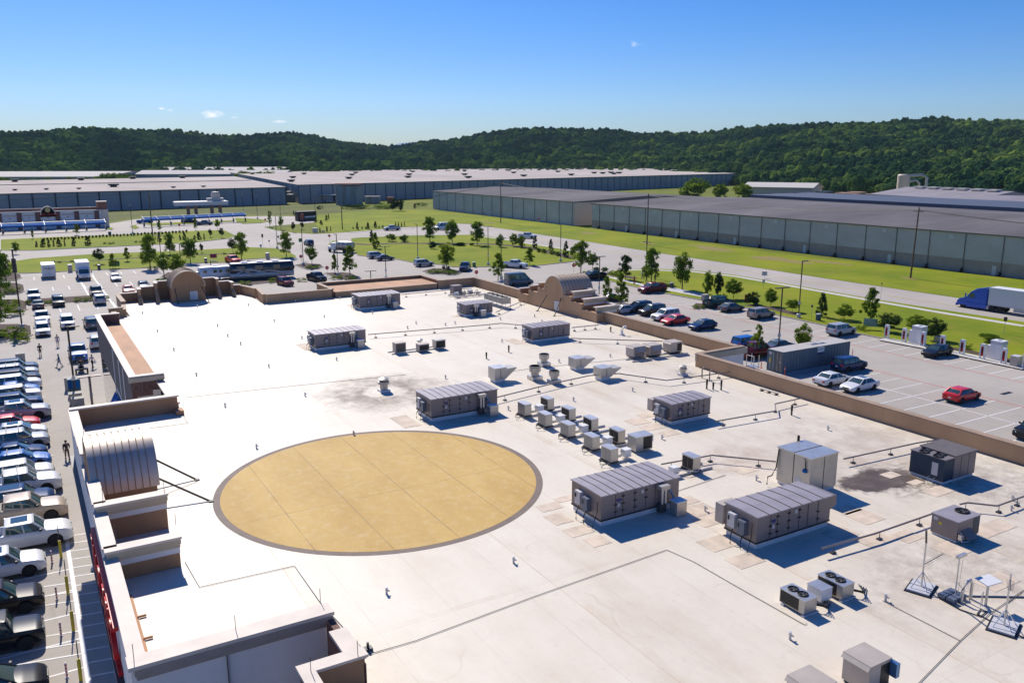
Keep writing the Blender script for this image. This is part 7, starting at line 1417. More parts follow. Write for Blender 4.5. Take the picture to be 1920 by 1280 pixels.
SH = [('round', 733, 452.5, 438, 20, 'm', 'left one of two round bushes on the mulch strip'), ('round', 758, 453.5, 439, 18, 'm', 'right one of two round bushes on the mulch strip'), ('cone', 697, 454, 432, 11, 'd', 'dark pointed shrub left of the two round bushes'), ('loose', 704, 466, 438, 18, 'l', 'thin pale shrub in front of the dark pointed one'),
 ('round', 811, 467, 452, 14, 'd', 'dark shrub at the foot of the left road-bend tree'), ('round', 864, 461, 454, 20, 'd', 'low dark shrub between the middle and right road-bend trees'), ('round', 885, 460.5, 455, 10, 'm', 'flowering low shrub beside the right road-bend tree'),
 ('round', 937, 463, 438, 17, 'm', 'oval shrub left of the pair at the slope top'), ('round', 963, 462, 437, 17, 'm', 'left one of the paired oval shrubs at the slope top'), ('round', 978, 464, 440, 17, 'm', 'right one of the paired oval shrubs at the slope top'), ('cone', 1003, 466, 443, 12, 'd', 'first of three dark columnar shrubs along the slope'),
 ('cone', 1033, 471, 449, 12, 'd', 'second of three dark columnar shrubs along the slope'), ('cone', 1061, 483, 453, 14, 'd', 'third and largest dark columnar shrub along the slope'), ('round', 1075, 482, 461, 14, 'm', 'loose green shrub touching the largest columnar shrub'),
 ('round', 1010, 473, 464, 11, 'm', 'low round bush, left in the row under the columnar shrubs'), ('round', 1020, 475, 466, 12, 'm', 'low pale bush, second in the row under the columnar shrubs'), ('round', 1035, 477, 469, 13, 'm', 'low reddish bush, third in the row under the columnar shrubs'), ('round', 1046, 480, 471, 12, 'm', 'low round bush, fourth in the row under the columnar shrubs'),
 ('round', 1118, 509, 500, 14, 'm', 'clipped round shrub left of the pair by the black pickup'), ('round', 1134, 511, 500, 14, 'm', 'clipped round shrub beside the sidewalk tip'), ('shrub', 1152, 518, 502, 24, 'l', 'bright spreading shrub left of the dark evergreen oval tree'), ('shrub', 1098, 517, 506, 16, 'm', 'low green shrub at the foot of the tall stop-sign tree'),
 ('round', 1411, 571, 546, 25, 'd', 'dark round shrub behind the red and white yard sign'), ('shrub', 1356, 566, 548, 18, 'd', 'dark shrub at the foot of the two joined trees'), ('shrub', 1578, 610, 592, 24, 'm', 'straggly shrub below the wide bushy tree'), ('shrub', 1615, 619, 605, 22, 'm', 'straggly shrub left of the tall forked tree'), ('shrub', 1810, 654, 640, 26, 'm', 'straggly green shrub behind the plugged-in car'),
 ('shrub', 1165, 582, 575, 34, 'm', 'low foliage filling the planted island beside the arched tower'), ('shrub', 1310, 577, 570, 26, 'l', 'bright low clump on the small kerb island by the green pickup'), ('shrub', 1418, 670, 660, 26, 'l', 'bright low foliage between return wall and container'), ('shrub', 586, 503, 495, 26, 'm', 'low foliage on the kerb island behind the blue SUV'),
 ('shrub', 632, 522, 514, 26, 'm', 'left clump of foliage on the island under the two-tiered tree'), ('shrub', 658, 524, 516, 24, 'm', 'right clump of foliage on the island under the two-tiered tree'), ('shrub', 815, 511, 503, 36, 'm', 'grey-green ground foliage, left on the round planted island'), ('shrub', 846, 513, 504, 32, 'm', 'dark ground foliage under the bright oval tree'),
 ('round', 832, 505, 497, 7, 'd', 'left of two small red-brown balls on the round planted island'), ('round', 841, 505, 498, 7, 'd', 'right of two small red-brown balls on the round planted island'), ('shrub', 287, 504, 498, 22, 'm', 'low shrub at the foot of the tallest far left tree'), ('shrub', 303, 530, 518, 22, 'm', 'low shrub left of the far arched roof'),
 ('shrub', 427, 537, 527, 24, 'l', 'yellow-tipped clump, left in the strip below the motorhome'), ('shrub', 460, 534, 524, 26, 'm', 'green clump, middle of the strip below the motorhome'), ('shrub', 515, 529, 519, 26, 'l', 'yellow-tipped clump between the red SUV and black pickup'), ('shrub', 566, 527, 519, 20, 'l', 'yellow clump right of the red SUV beyond the parapet'),
 ('round', 52, 571, 562, 12, 'm', 'small round shrub at the left end of the long kerb strip'), ('shrub', 92, 570, 560, 22, 'm', 'green shrub between the white-roofed and dark cars'), ('shrub', 148, 565, 555, 20, 'l', 'golden shrub left of the black pickup'), ('shrub', 165, 564, 555, 18, 'm', 'green shrub between golden shrub and black pickup'), ('shrub', 199, 562, 551, 14, 'l', 'golden shrub at the right end of the long kerb strip'),
 ('shrub', 20, 632, 608, 60, 'm', 'leafy mass, front in the planted island by the tall left lamp'), ('shrub', 38, 640, 620, 34, 'l', 'bright foliage at the kerb of the tall left lamp'), ('shrub', 18, 590, 566, 50, 'm', 'foliage on the second planted island at the left edge'), ('shrub', 22, 573, 558, 30, 'l', 'bright foliage on the second planted island at the left edge'), ('shrub', 20, 549, 536, 36, 'm', 'foliage on the third planted island at the left edge'),
 ('shrub', 600, 392, 384, 14, 'd', 'dark scrub at the foot of the grey tank'), ('round', 739, 395, 372, 16, 'd', 'left one of two dark evergreens beyond the field'), ('round', 751, 395, 372, 16, 'd', 'right one of two dark evergreens beyond the field'), ('cone', 778, 390, 382, 8, 'd', 'tiny dark cone left of the green-grey warehouse corner'), ('shrub', 712, 390, 380, 60, 'm', 'long scrubby mass right of the grey tank'), ('shrub', 660, 391, 382, 50, 'd', 'scrub in front of the grey tank'), ('shrub', 790, 386, 378, 24, 'm', 'scrub touching the green-grey warehouse corner')]
for (kd, px, base, top, wp, lf, lb) in SH: plant(kd, px, base, top, wp, lf, lb, cat='shrub', name='shrub')
# evergreens on the two strips, small conifers on the far wedge, hedge row
for i, (px, base, w_, h_) in enumerate(((69, 463, 6, 11), (81, 463, 12, 15), (92, 463, 8, 14), (101, 462, 5, 13), (111, 462, 12, 15), (121.5, 461, 4, 14), (139, 461, 10, 16), (165, 460, 14, 17), (299, 453, 10, 17), (346, 450, 9, 14), (338, 450, 5, 10), (373, 449, 11, 14), (383, 449, 4, 11), (365, 449, 7, 8))):
    plant('cone', px, base, base-h_, w_, 'd', f"dark evergreen on the first grass strip, {['first','second','third','fourth','fifth','sixth','seventh','eighth','twelfth','fourteenth','thirteenth','sixteenth','seventeenth','fifteenth'][i]} from the left", cat='evergreen', group='evergreens on the first grass strip', name='evergreen')
CF = ((508, 404, 4, 8), (551, 403, 4, 8), (584, 404, 4, 8), (592, 416, 5, 9), (612, 413, 6, 10), (616, 410, 4, 9), (602, 421, 8, 8), (600, 435.5, 4, 9), (613, 434, 5, 10), (620, 433, 3, 9), (670, 430, 7, 13), (690, 429, 8, 12), (704, 427, 8, 12), (742, 425.5, 4, 9), (747, 425, 4, 8), (753, 425, 4, 8), (758.5, 424, 3, 9), (662, 429, 4, 4), (679, 429, 4, 4), (686, 429, 4, 4), (711, 428, 4, 4), (718, 427, 5, 5))
ORD = {i: j for j, i in enumerate(sorted(range(len(CF)), key=lambda i: CF[i][0]))}
for i, (px, base, w_, h_) in enumerate(CF):
    plant('cone', px, base, base-h_, w_, 'd', f'small dark conifer on the far field, {nth(ORD[i])} of its scattered group from the left', cat='conifer', group='small conifers on the far field', name='conifer')
HN = -1
for i in range(42):
    f_ = i/41; px = 83+f_*(350-83); base = 450-f_*14.5+ (0 if i % 2 else .4)
    if 246 < px < 251: continue
    HN += 1
    plant('round', px, base+1.2, base-4.3-rnd.random()*.9, 4.6, 'd', f'small clipped dark shrub in the hedge row facing the car wash, {nth(HN)} from the left', cat='shrub', group='clipped shrubs in the hedge row', name='hedge_shrub', k=i % 3)
for i, (px, base, w_) in enumerate(((197, 457.5, 7), (206, 458, 7), (213, 457, 6), (255, 455, 7), (264, 455, 7), (270, 454, 5), (100, 492, 7), (111, 493, 8), (135, 491.5, 8), (421, 477, 8))):
    plant('shrub', px, base, base-4.5, w_, 'd', f'low dark mulch-bed shrub, {["first","second","third","fourth","fifth","sixth","first of the nearer strip","second of the nearer strip","third of the nearer strip","fourth of the nearer strip"][i]} from the left', cat='shrub', group='low dark shrubs in the mulch beds', name='shrub')
# ------------------------------------------------------------------ warehouses and other far buildings
def warehouse(name, label, poly, z, cl_, rf, ribs=None, rib_m=None, ridge=None, trim=None, ribw=.15):
    t = thing(name, label, 'warehouse', (poly[0][0], poly[0][1], 0)); ox, oy = poly[0]; P = [(x-ox, y-oy) for x, y in poly]
    b = M(); b.prism(P, -.2, z-.12); wb_ = b.build('wall', cl_, t)
    k = len(P); cx_ = sum(p[0] for p in P)/k; cy_ = sum(p[1] for p in P)/k
    ar = sum(P[i][0]*P[(i+1) % k][1]-P[(i+1) % k][0]*P[i][1] for i in range(k))
    O = inset(P, -.35); b = M(); b.prism(O, z-.35, z-.1, 1)
    if ridge:
        (a, c) = ridge; r0 = (a[0]-ox, a[1]-oy, z+a[2]); r1 = (c[0]-ox, c[1]-oy, z+c[2])
        q = [(x, y, z-.09) for x, y in O]; b.face([q[0], q[1], r1, r0]); b.face([q[2], q[3], r0, r1]); b.face([q[1], q[2], r1]); b.face([q[3], q[0], r0])
    else: b.prism(O, z-.1, z+.05, 0)
    b.build('roof', [rf, trim or m_dgrey], t)
    if ribs:
        for (i, j, n) in ribs:
            p0, p1 = Vector(P[i]), Vector(P[j]); d = (p1-p0).normalized(); nn_ = Vector((d.y, -d.x)) if ar > 0 else Vector((-d.y, d.x))
            for s in range(n+1):
                q = p0+(p1-p0)*s/n; a = q+nn_*.12; b = M(); b.prism([(a.x-d.x*ribw-nn_.x*.1, a.y-d.y*ribw-nn_.y*.1), (a.x+d.x*ribw-nn_.x*.1, a.y+d.y*ribw-nn_.y*.1), (a.x+d.x*ribw+nn_.x*.1, a.y+d.y*ribw+nn_.y*.1), (a.x-d.x*ribw+nn_.x*.1, a.y-d.y*ribw+nn_.y*.1)], 0, z-.36); b.build('downpipe', rib_m or m_dgrey, wb_)
    return t
def V2(px, py, z): v = at(px, py, z); return (v.x, v.y)
# pale-roofed blue-grey warehouse, far left
p0 = V2(535.5, 350.5, 9.4); p1 = V2(202, 358.5, 9.4); d = ((p1[0]-p0[0])/(p0[0]-p1[0] if False else 1), 0)
fr = lambda t_: (p0[0]+(p1[0]-p0[0])*t_, p0[1]+(p1[1]-p0[1])*t_)
W1 = [fr(2.3), fr(0), V2(440, 331, 9.4), V2(-150, 341.5, 9.4)]
t = warehouse('warehouse', 'low blue-grey warehouse with a pale roof behind the car wash at far left', W1, 9.4, m_cladL, m_roofP, ribs=[(0, 1, 22)], rib_m=mat('rib_navy', (.02, .025, .05), .5), ribw=.3)
b = M(); r0 = Vector(V2(-150, 350.4, 9.5)); r1 = Vector(V2(470, 338.5, 9.5)); ox, oy = W1[0]; b.tube([(r0.x-ox, r0.y-oy, 9.5), (r1.x-ox, r1.y-oy, 9.5)], .35, 5); b.build('roof_ridge', m_seam, t)
for i, (px, py) in enumerate(((28, 341), (152, 338), (249, 335.5), (342, 334), (213, 350.5), (28, 357), (87, 355.5), (148, 354.5), (325, 352), (381.5, 350.5))):
    v = at(px, py, 9.5); b = M(); s = 1.0 if i < 5 else .45
    b.box(v.x-ox-1.6*s, v.y-oy-1.6*s, 9.4, v.x-ox+1.6*s, v.y-oy+1.6*s, 9.4+1.0*s); b.box(v.x-ox-2.6*s, v.y-oy-2.6*s, 9.4+1.0*s, v.x-ox+2.6*s, v.y-oy+2.6*s, 9.4+1.9*s); b.build('roof_vent', m_blackm if i < 5 else m_seam, t)
# big central warehouse
W2 = [V2(559, 346.5, 10.4), V2(1378.5, 325.2, 10.4), V2(1180, 312.3, 10.4), V2(430, 323, 10.4)]
t = warehouse('warehouse', 'very long blue-grey warehouse with the palest roof, across the middle distance', W2, 10.4, m_cladL, m_roofP, ribs=[(0, 1, 60), (3, 0, 20)], rib_m=mat('rib_blue', (.09, .105, .15), .5), ribw=.22)
ox, oy = W2[0]
for i, (px, py) in enumerate(((654, 334.5), (660, 328), (667, 324), (765, 332.5), (767, 327.5), (774, 322), (871, 327.5), (871, 320.5), (878, 333), (954, 319.5), (963, 324), (982, 330), (1027, 318), (1046, 322), (1071, 328), (1114, 324.5), (1130, 325), (1145, 324), (1151, 326), (1161, 324.5), (570, 326), (473, 326), (546, 340), (549, 333), (482, 321))):
    v = at(px, py+.8, 10.5); b = M(); b.box(v.x-ox-1.2, v.y-oy-1.2, 10.4, v.x-ox+1.2, v.y-oy+1.2, 11.1); b.box(v.x-ox-2.0, v.y-oy-2.0, 11.1, v.x-ox+2.0, v.y-oy+2.0, 11.9); b.build('roof_vent', m_blackm, t)
def px_box(par, px0, px1, pyb, hgt, dep, m, nm='annex', org=(0, 0), z0=0):
    a, c = at(px0, pyb), at(px1, pyb); b = M(); d_ = Vector((c.x-a.x, c.y-a.y)).normalized(); n_ = Vector((-d_.y, d_.x)); q = [Vector((a.x, a.y)), Vector((c.x, c.y)), Vector((c.x, c.y))+n_*dep, Vector((a.x, a.y))+n_*dep]
    b.prism([(k.x-org[0], k.y-org[1]) for k in q], z0, z0+hgt); return b.build(nm, m, par)
px_box(t, 536, 556, 379, 4.4, 8, m_tank, 'loading_dock', (ox, oy)); px_box(t, 535, 557, 377.5, .5, 10, m_roofW, 'dock_roof', (ox, oy), 5.2)
px_box(t, 604, 630, 379, 3.8, 3, m_blackm, 'loading_bay', (ox, oy)); px_box(t, 602, 631, 380.5, .35, 5, m_lgrey, 'bay_canopy', (ox, oy), 4.3)
# green-grey pair on the right
m_ribg = mat('rib_grey', (.16, .155, .16), .6)
def bay_ware(name, label, y0, y1, x0, x1, z, brick, step_=8.55, off=0):
    t = thing(name, label, 'warehouse', (x0, y0, 0)); D, Wd = y1-y0, x1-x0
    b = M(); b.box(0, 0, 2.9 if brick else -.1, Wd, D, z-.2, 0); b.box(.02, 0.02, -.1, Wd-.02, D-.02, 2.95, 1); wb_ = b.build('wall', [m_cladG, m_blockw if brick else m_cladG], t)
    b = M(); rg = Wd*.52; e = .4; q = [(-e, -e, z-.15), (rg, -e, z+1.3), (Wd+e, -e, z-.15)]; r = [(a, D+e, c) for a, _, c in q]
    b.face([q[0], q[1], r[1], r[0]]); b.face([q[1], q[2], r[2], r[1]]); b.face([q[0], r[0], (-e, D+e, z-.4), (-e, -e, z-.4)], 1); b.face([q[2], q[1], q[0], (-e, -e, z-.5), (Wd+e, -e, z-.5)], 1); b.face([(a, b_-0, c) for a, b_, c in r]+[(Wd+e, D+e, z-.5), (-e, D+e, z-.5)], 1)
    b.build('roof', [m_roofD, mat('eaves_dark', (.12, .12, .11), .6) if 'eaves_dark' not in bpy.data.materials else bpy.data.materials['eaves_dark']], t)
    n = int(D/step_); 
    for i in range(n+1):
        y = off+i*step_
        if y > D: break
        b = M(); b.box(-.14, y-.08, 0.1, 0, y+.08, z-.4); b.build('downpipe', m_ribg, wb_)
        if brick: b = M(); b.box(-1.1, y-.22, -.1, -.16, y+.22, .35); b.box(-.55, y-.18, .35, -.1, y+.18, .9); b.build('downpipe_shoe', m_blackm, wb_)
        if brick and i % 2 == 0: b = M(); b.box(-.05, y+2.9, z-1.75, 0, y+4.0, z-.75); b.build('wall_louvre', m_lgrey, wb_)
        if brick and i % 3 == 1: b = M(); b.box(-.04, y+1.0, 0, 0, y+1.95, 2.1); b.build('door', m_lgrey, wb_)
    return t
bay_ware('warehouse', 'long dark-roofed warehouse with block base and downpipes along the right', 40, 251.4, 181.7, 262, 8.95, True, off=1.55)
t = bay_ware('warehouse', 'dark-roofed warehouse with a cream end wall in the middle distance', 262.4, 386.5, 181.2, 250, 9.05, False, step_=8.9, off=1)
b = M(); b.box(.3, -.06, -.1, 68.5, 0, 8.85); b.build('end_wall', m_cladT, t)
b = M(); b.box(262, 30, 0, 300, 252, 10.0); t = b.build('low_building', mat('slate_band', (.075, .09, .13), .6, var=.1), None); tag(t, 'dark slate-blue flat building along the back of the right warehouse', 'building')
# sawmill buildings beyond
def gable(name, label, cat, px0, px1, pyb, dist, z, dep, wall_m, roof_m, rise=2.5, skew=0.0):
    a = wdir(px0, pyb); c = wdir(px1, pyb); A = Vector((0, 0, H))+a*(dist/a.dot(FW)); B_ = Vector((0, 0, H))+c*((dist-skew)/c.dot(FW)); A.z = B_.z = 0
    t = thing(name, label, cat, (A.x, A.y, 0)); d_ = B_-A; L_ = d_.length; t.rotation_euler = (0, 0, math.atan2(d_.y, d_.x))
    b = M(); b.box(0, 0, -.1, L_, dep, z); b.face([(0, 0, z), (0, dep, z), (0, dep/2, z+rise-.2)]); b.face([(L_, 0, z), (L_, dep, z), (L_, dep/2, z+rise-.2)]); b.build('wall', wall_m, t)
    b = M(); e = .8; pr_ = [(-e, z-.1), (dep/2, z+rise), (dep+e, z-.1), (dep+e, z-.4), (dep/2, z+rise-.3), (-e, z-.4)]
    b.loft([[(-e, y_, z_) for y_, z_ in pr_], [(L_+e, y_, z_) for y_, z_ in pr_]], 0, False); b.build('roof', roof_m, t); return t, L_
gable('open_shed', 'white-roofed open shed in front of the wood, right of three round trees', 'shed', 1392, 1522, 372, 470, 9.0, 22, m_cladT, m_roofW, 2.2, 20)
t, L_ = gable('sawmill_building', 'low grey-roofed building beside the tall cream silo', 'industrial building', 1632, 1822, 376, 430, 6.6, 46, m_cladT, mat('mauve_roof', (.27, .24, .25), .6, var=.12, vscale=.1), 3.2, 60)
for k in range(6): b = M(); b.box(L_*(.12+.14*k), 19, 9.6, L_*(.12+.14*k)+6, 23, 10.4); b.build('roof_vent', m_roofW, t)
for k in range(9): b = M(); b.box(L_*.11*k+3, -.15, 0, L_*.11*k+3.4, 0, 6.4); b.build('downpipe', m_rust, t)
gable('low_building', 'cream low building cut by the right edge beyond the dark roof', 'building', 1822, 2050, 380, 360, 6.0, 40, m_cladT, bpy.data.materials['mauve_roof'], 2.5, 30)
A = wdir(1693, 352); v = Vector((0, 0, H))+A*(455/A.dot(FW)); t = thing('silo', 'tall cream silo with looping silver ducts in front of the wood', 'silo', (v.x, v.y, 0))
b = M(); b.lathe([(3.2, 8), (3.2, 15.2), (2.6, 15.8), (.001, 15.9)], n=20); b.build('drum', m_cladT, t)
for k in range(4): a = R(45+90*k); b = M(); b.tube([(3*math.cos(a), 3*math.sin(a), 0), (3*math.cos(a), 3*math.sin(a), 8)], .3, 6); b.build('leg', m_rust, t)
b = M(); b.lathe([(.4, 5.5), (3.1, 8)], n=16); b.build('hopper', m_rust, t)
b = M(); b.tube([(2.5, -2, 15.0), (7, -6, 15.4), (9, -7.5, 14), (9.3, -7.8, 0)], .75, 10); b.build('duct', m_silver, t); b = M(); b.tube([(1, -2.5, 12), (3.5, -5, 12.8), (5, -6, 11), (5, -6, 0)], .65, 10); b.build('duct', m_silver, t)
# lumber yard, scattered
for k, (px, py, w_, h_, mm, lb) in enumerate(((1430, 367, 14, 3, m_rust, 'rusty open rack in the lumber yard, left end'), (1470, 369, 16, 3.5, m_rust, 'rusty open rack in the lumber yard, middle'), (1510, 370, 12, 4, m_rust, 'rusty open rack in the lumber yard, right end'), (1546, 369, 10, 4.5, m_rust, 'dark red stack beside the open shed'),
                                         (1580, 366, 22, 2.2, m_timber, 'long pale stack of sawn timber left of the silo building'), (1604, 362, 26, 2.6, m_timber, 'second pale stack of sawn timber nearer the wood'), (1565, 372, 30, .8, m_timber, 'low pale timber spread behind the dark roof'))):
    A = wdir(px, 360); v = Vector((0, 0, H))+A*((440 if mm is m_rust else 470)/A.dot(FW)); t = thing('timber_rack' if mm is m_rust else 'timber_stack', lb, 'rack' if mm is m_rust else 'timber stack', (v.x, v.y, 0), R(rnd.uniform(-15, 15)))
    if mm is m_rust:
        for j in range(5): b = M(); b.box(-w_/2+j*w_/4, -2, 0, -w_/2+j*w_/4+.5, 2, h_+2.5); b.build('post', mm, t)
        b = M(); b.box(-w_/2, -2.5, h_+2.5, w_/2+.5, 2.5, h_+2.9); b.build('roof', m_dgrey, t)
    else:
        for j in range(4): b = M(); b.box(-w_/2+j*w_/4, -5+j, 0, -w_/2+(j+.92)*w_/4, 4+j*.7, h_+1.2*((j*7) % 3)*.5+2); b.build('pile', mm, t)
# far left low buildings, yellowish walls, white roofs
gable('distant_warehouse', 'distant white-roofed shed, uppermost of the far left group', 'warehouse', 283, 524, 316, 1010, 9, 60, m_cladL, m_roofW, 5, 0)
gable('distant_warehouse', 'distant white-roofed shed in front of the uppermost one', 'warehouse', 253, 533, 326.5, 860, 9, 40, m_cladL, m_roofW, 3.6, 0)
gable('distant_warehouse', 'distant white-roofed shed at the far left, behind a line of trees', 'warehouse', -160, 196, 333, 800, 8, 120, m_cladL, m_roofW, 4, 0)
TN = -1
for k in range(44):
    px = 58+k*5.4; 
    if 226 < px < 234: continue
    TN += 1; A = wdir(px, 334); v = Vector((0, 0, H))+A*(715/A.dot(FW)); t = M(); t.box(-1.3, -4, .9, 1.3, 6, 4.0); t.box(-.9, 4, .5, .9, 5.5, 1.0); o = t.build('parked_trailer', m_whitep, None, (v.x, v.y, 0)); tag(o, f'white trailer in the far lorry yard, {nth(TN)} from the left', 'trailer', 'white trailers in the far lorry yard')
rr3 = random.Random(8)
for k, px in enumerate([2, 14, 28, 44, 58, 72, 90, 104, 117, 131, 150, 163, 178, 190, 203, 212, 222, 232, 241, 340, 455, 470, 488, 505]):
    A = wdir(px, 334); dd = 735+rr3.uniform(0, 30) if k < 19 else 800; v = Vector((0, 0, H))+A*(dd/A.dot(FW)); v.z = 0; hh = rr3.uniform(8, 11)*(1.25 if 185 < px < 245 or px > 450 else .85)
    plant('round', px, 0, 0, 0, 'm', f"rounded tree in the line behind the pale warehouse, {['first','second','third','fourth','fifth','sixth','seventh','eighth','ninth','tenth','eleventh','twelfth','thirteenth','fourteenth','fifteenth','sixteenth','seventeenth','eighteenth','nineteenth','twentieth','twenty-first','twenty-second','twenty-third','twenty-fourth'][k]} from the left", world=v, hgt=hh, wid=hh*1.15, z=0, clear=.03, group='trees in the line behind the pale warehouse')
# grey tank and small hut
A = at(655.5, 384); t = thing('storage_tank', 'big round weathered grey tank in front of the long warehouse', 'tank', (A.x, A.y, 0))
b = M(); b.lathe([(7.3, 0), (7.3, 10.4), (.001, 10.6)], n=40); b.build('shell', m_tank, t); b = M(); b.lathe([(7.35, 10.3), (7.35, 10.5)], n=40); b.lathe([(7.3, 11.5), (7.3, 11.56), (7.25, 11.56)], n=40); b.build('railing', m_rust, t)
for k in range(20): a = 2*math.pi*k/20; b = M(); b.tube([(7.3*math.cos(a), 7.3*math.sin(a), 10.4), (7.3*math.cos(a), 7.3*math.sin(a), 11.5)], .05, 4); b.build('rail_post', m_rust, t)
b = M(); a = R(-155); b.box(7.3*math.cos(a)-.9, 7.3*math.sin(a)-.9, 0, 7.3*math.cos(a)+.9, 7.3*math.sin(a)+.9, 10.8); b.build('ladder_cage', m_tank, t)
for (px0, px1, py, hh, mm, lb) in ((684, 711, 382.5, 4.2, m_roofW, 'pale box hut right of the grey tank'), (726, 736, 381.5, 3.4, m_rust, 'dark red hut beside the two evergreens')):
    a, c = at(px0, py), at(px1, py); t = thing('hut', lb, 'hut', (a.x, a.y, 0), math.atan2(c.y-a.y, c.x-a.x)); Lx = (c-a).length; b = M(); b.box(0, 0, 0, Lx, 4, hh-.2); b.build('wall', mm if mm is m_rust else m_tank, t); b = M(); b.box(-.2, -.2, hh-.2, Lx+.2, 4.2, hh); b.build('roof', m_roofW if mm is not m_rust else m_rust, t)
# ---- car wash
cw = thing('car_wash', 'brick and white car wash building with a round-topped sign gable at left', 'car wash', (0, 351, 0)); Xr = 30.1
b = M(); b.box(-45, 0, 0, Xr, 14, 6.4); b.build('wall', m_white_wall, cw)
b = M(); b.box(-45, -.15, 6.15, Xr+.2, .1, 6.45, 1); b.box(-45.0, 3.0, 6.4, Xr-3.2, 3.3, 7.25, 0); b.box(-45.0, 2.9, 7.25, Xr-3.2, 3.4, 7.4, 1); b.build('parapet', [m_rust if False else mat('red_brick', (.27, .11, .075), .85, var=.2), m_cop], cw)
for x_ in (-44, -36, -22.5, -13.5, -5.0, 1.2, 7.0, 13.4, 19.6, 26.3): b = M(); b.box(x_-.8, -.35, 0, x_+.8, 0, 6.1); b.build('brick_pier', m_brick, cw)
for i, (x0, x1) in enumerate(((-20.5, -15), (-3.6, .2), (2.4, 6.0), (8.2, 12.4), (14.6, 18.6), (20.8, 25.2))): b = M(); b.box(x0, -.08, 1.0, x1, 0, 2.9 if i else 2.6); b.build('bay_window', m_glass, cw); b = M(); b.box((x0+x1)/2-.25, -.3, 4.1, (x0+x1)/2+.25, 0, 4.3); b.build('wall_lamp', m_blackm, cw); b = M(); b.box(x0, -.06, 4.85, x1, 0, 5.3); b.build('band', m_corn, cw)
b = M(); pl = [(2.45*math.cos(R(a)), 5.2+2.9*math.sin(R(a))) for a in range(0, 181, 9)]+[(-2.45, 4.4), (2.45, 4.4)]
b.loft([[(10.35+x_, -.45, z_) for x_, z_ in pl], [(10.35+x_, .6, z_) for x_, z_ in pl]], 0, False); b.face([(10.35+x_, -.45, z_) for x_, z_ in pl][::-1]); b.build('sign_gable', m_white_wall, cw)
b = M(); a1 = [(2.55*math.cos(R(a)), 5.2+3.0*math.sin(R(a))) for a in range(0, 181, 9)]; a0 = [(2.2*math.cos(R(a)), 5.2+2.65*math.sin(R(a))) for a in range(0, 181, 9)]; b.loft([[(10.35+x_, -.55, z_) for x_, z_ in a0], [(10.35+x_, -.55, z_) for x_, z_ in a1], [(10.35+x_, .7, z_) for x_, z_ in a1]], 0, False, False, False); b.build('gable_coping', m_cop, cw)
b = M(); b.lathe([(.001, -.50), (.85, -.50), (.85, -.46)], (10.35, 0, 6.85), 24, 0, 'y'); b.build('round_sign', m_yelp if False else mat('sign_ochre', (.55, .42, .16), .5), cw)
text('CAR WASH', 1.3, m_redp, cw, (10.45, -.56, 5.2), (R(90), 0, 0), .05)
b = M(); b.box(Xr-3.3, .5, 6.0, Xr-.1, 3.8, 9.2, 0); b.box(Xr-3.5, .3, 9.2, Xr+.1, 4, 9.45, 1); b.build('corner_tower', [bpy.data.materials['red_brick'], m_cop], cw)
b = M(); b.box(Xr-2.2, -.2, 0, Xr+.15, .0, 6.3, 0); b.build('corner_wall', m_cop, cw)
def canopy(label, x0, x1, y, n, hz=3.0, wd=2.7, skew=0):
    t = thing('vacuum_canopy', label, 'canopy', (x0, y, 0), math.atan2(skew, x1-x0)); L_ = math.hypot(x1-x0, skew)
    b = M(); b.loft([[(0, -wd/2, hz-.25), (0, 0, hz+.15), (0, wd/2, hz+.35), (0, wd/2, hz+.41), (0, 0, hz+.21), (0, -wd/2, hz-.19)], [(L_, -wd/2, hz-.25), (L_, 0, hz+.15), (L_, wd/2, hz+.35), (L_, wd/2, hz+.41), (L_, 0, hz+.21), (L_, -wd/2, hz-.19)]], 0, False); b.box(0, -wd/2-.06, hz-.75, L_, -wd/2, hz-.15); b.build('awning', m_bluep, t)
    b = M(); b.tube([(0, wd/2, hz+.5), (L_, wd/2, hz+.5)], .17, 8); b.build('vacuum_pipe', m_whitep, t)
    for i in range(n+1):
        x_ = L_*i/n; b = M(); b.tube([(x_, .2, 0), (x_, .2, hz)], .11, 8); p_ = b.build('post', m_whitep, t); b = M(); b.tube([(x_, -wd/2-.1, hz-.2), (x_, 0, hz+.3), (x_, wd/2+.2, hz+.95)], .09, 6); b.build('arm', m_whitep, p_)
        b = M(); b.lathe([(.3, 0), (.3, 1.2), (.1, 1.35)], (x_+.3, .2, .2), 10); b.build('vacuum_drum', m_dgrey, t)
    return t
canopy('long blue vacuum canopy in front of the car wash building', -30, 27.5, 331.5, 9, skew=3.6); canopy('long blue vacuum canopy right of the car wash, with parked pickups', 41, 80, 341.5, 8, skew=8)
# payment booth canopy with two piers
A = at(386, 404); t = thing('booth_canopy', 'pale flat canopy with a small cupola on brick piers behind the vacuum canopy', 'canopy', (A.x-13, A.y, 0), R(-4))
b = M(); b.box(0, -3, 4.7, 22.5, 6, 6.3); b.build('fascia', mat('canopy_white', (.62, .60, .60), .6), t); b = M(); b.box(.6, -2.4, 6.0, 21.9, 5.4, 6.36); b.build('canopy_top', m_lgrey, t)
for x_ in (5, 8.2, 15, 18.5): b = M(); b.box(x_, -.8, 0, x_+1.3, 1, 4.7); b.build('pier', mat('pier_brick', (.30, .17, .13), .8) if x_ == 5 else bpy.data.materials['pier_brick'], t)
b = M(); b.box(14, 0, 6.3, 21, 3.5, 7.6); b.box(16, .3, 7.6, 19.6, 3, 9.6); b.lathe([(1.8, 9.6), (1.6, 10.3), (.001, 10.5)], (17.8, 1.6, 0), 12); b.build('cupola', m_cop, t)
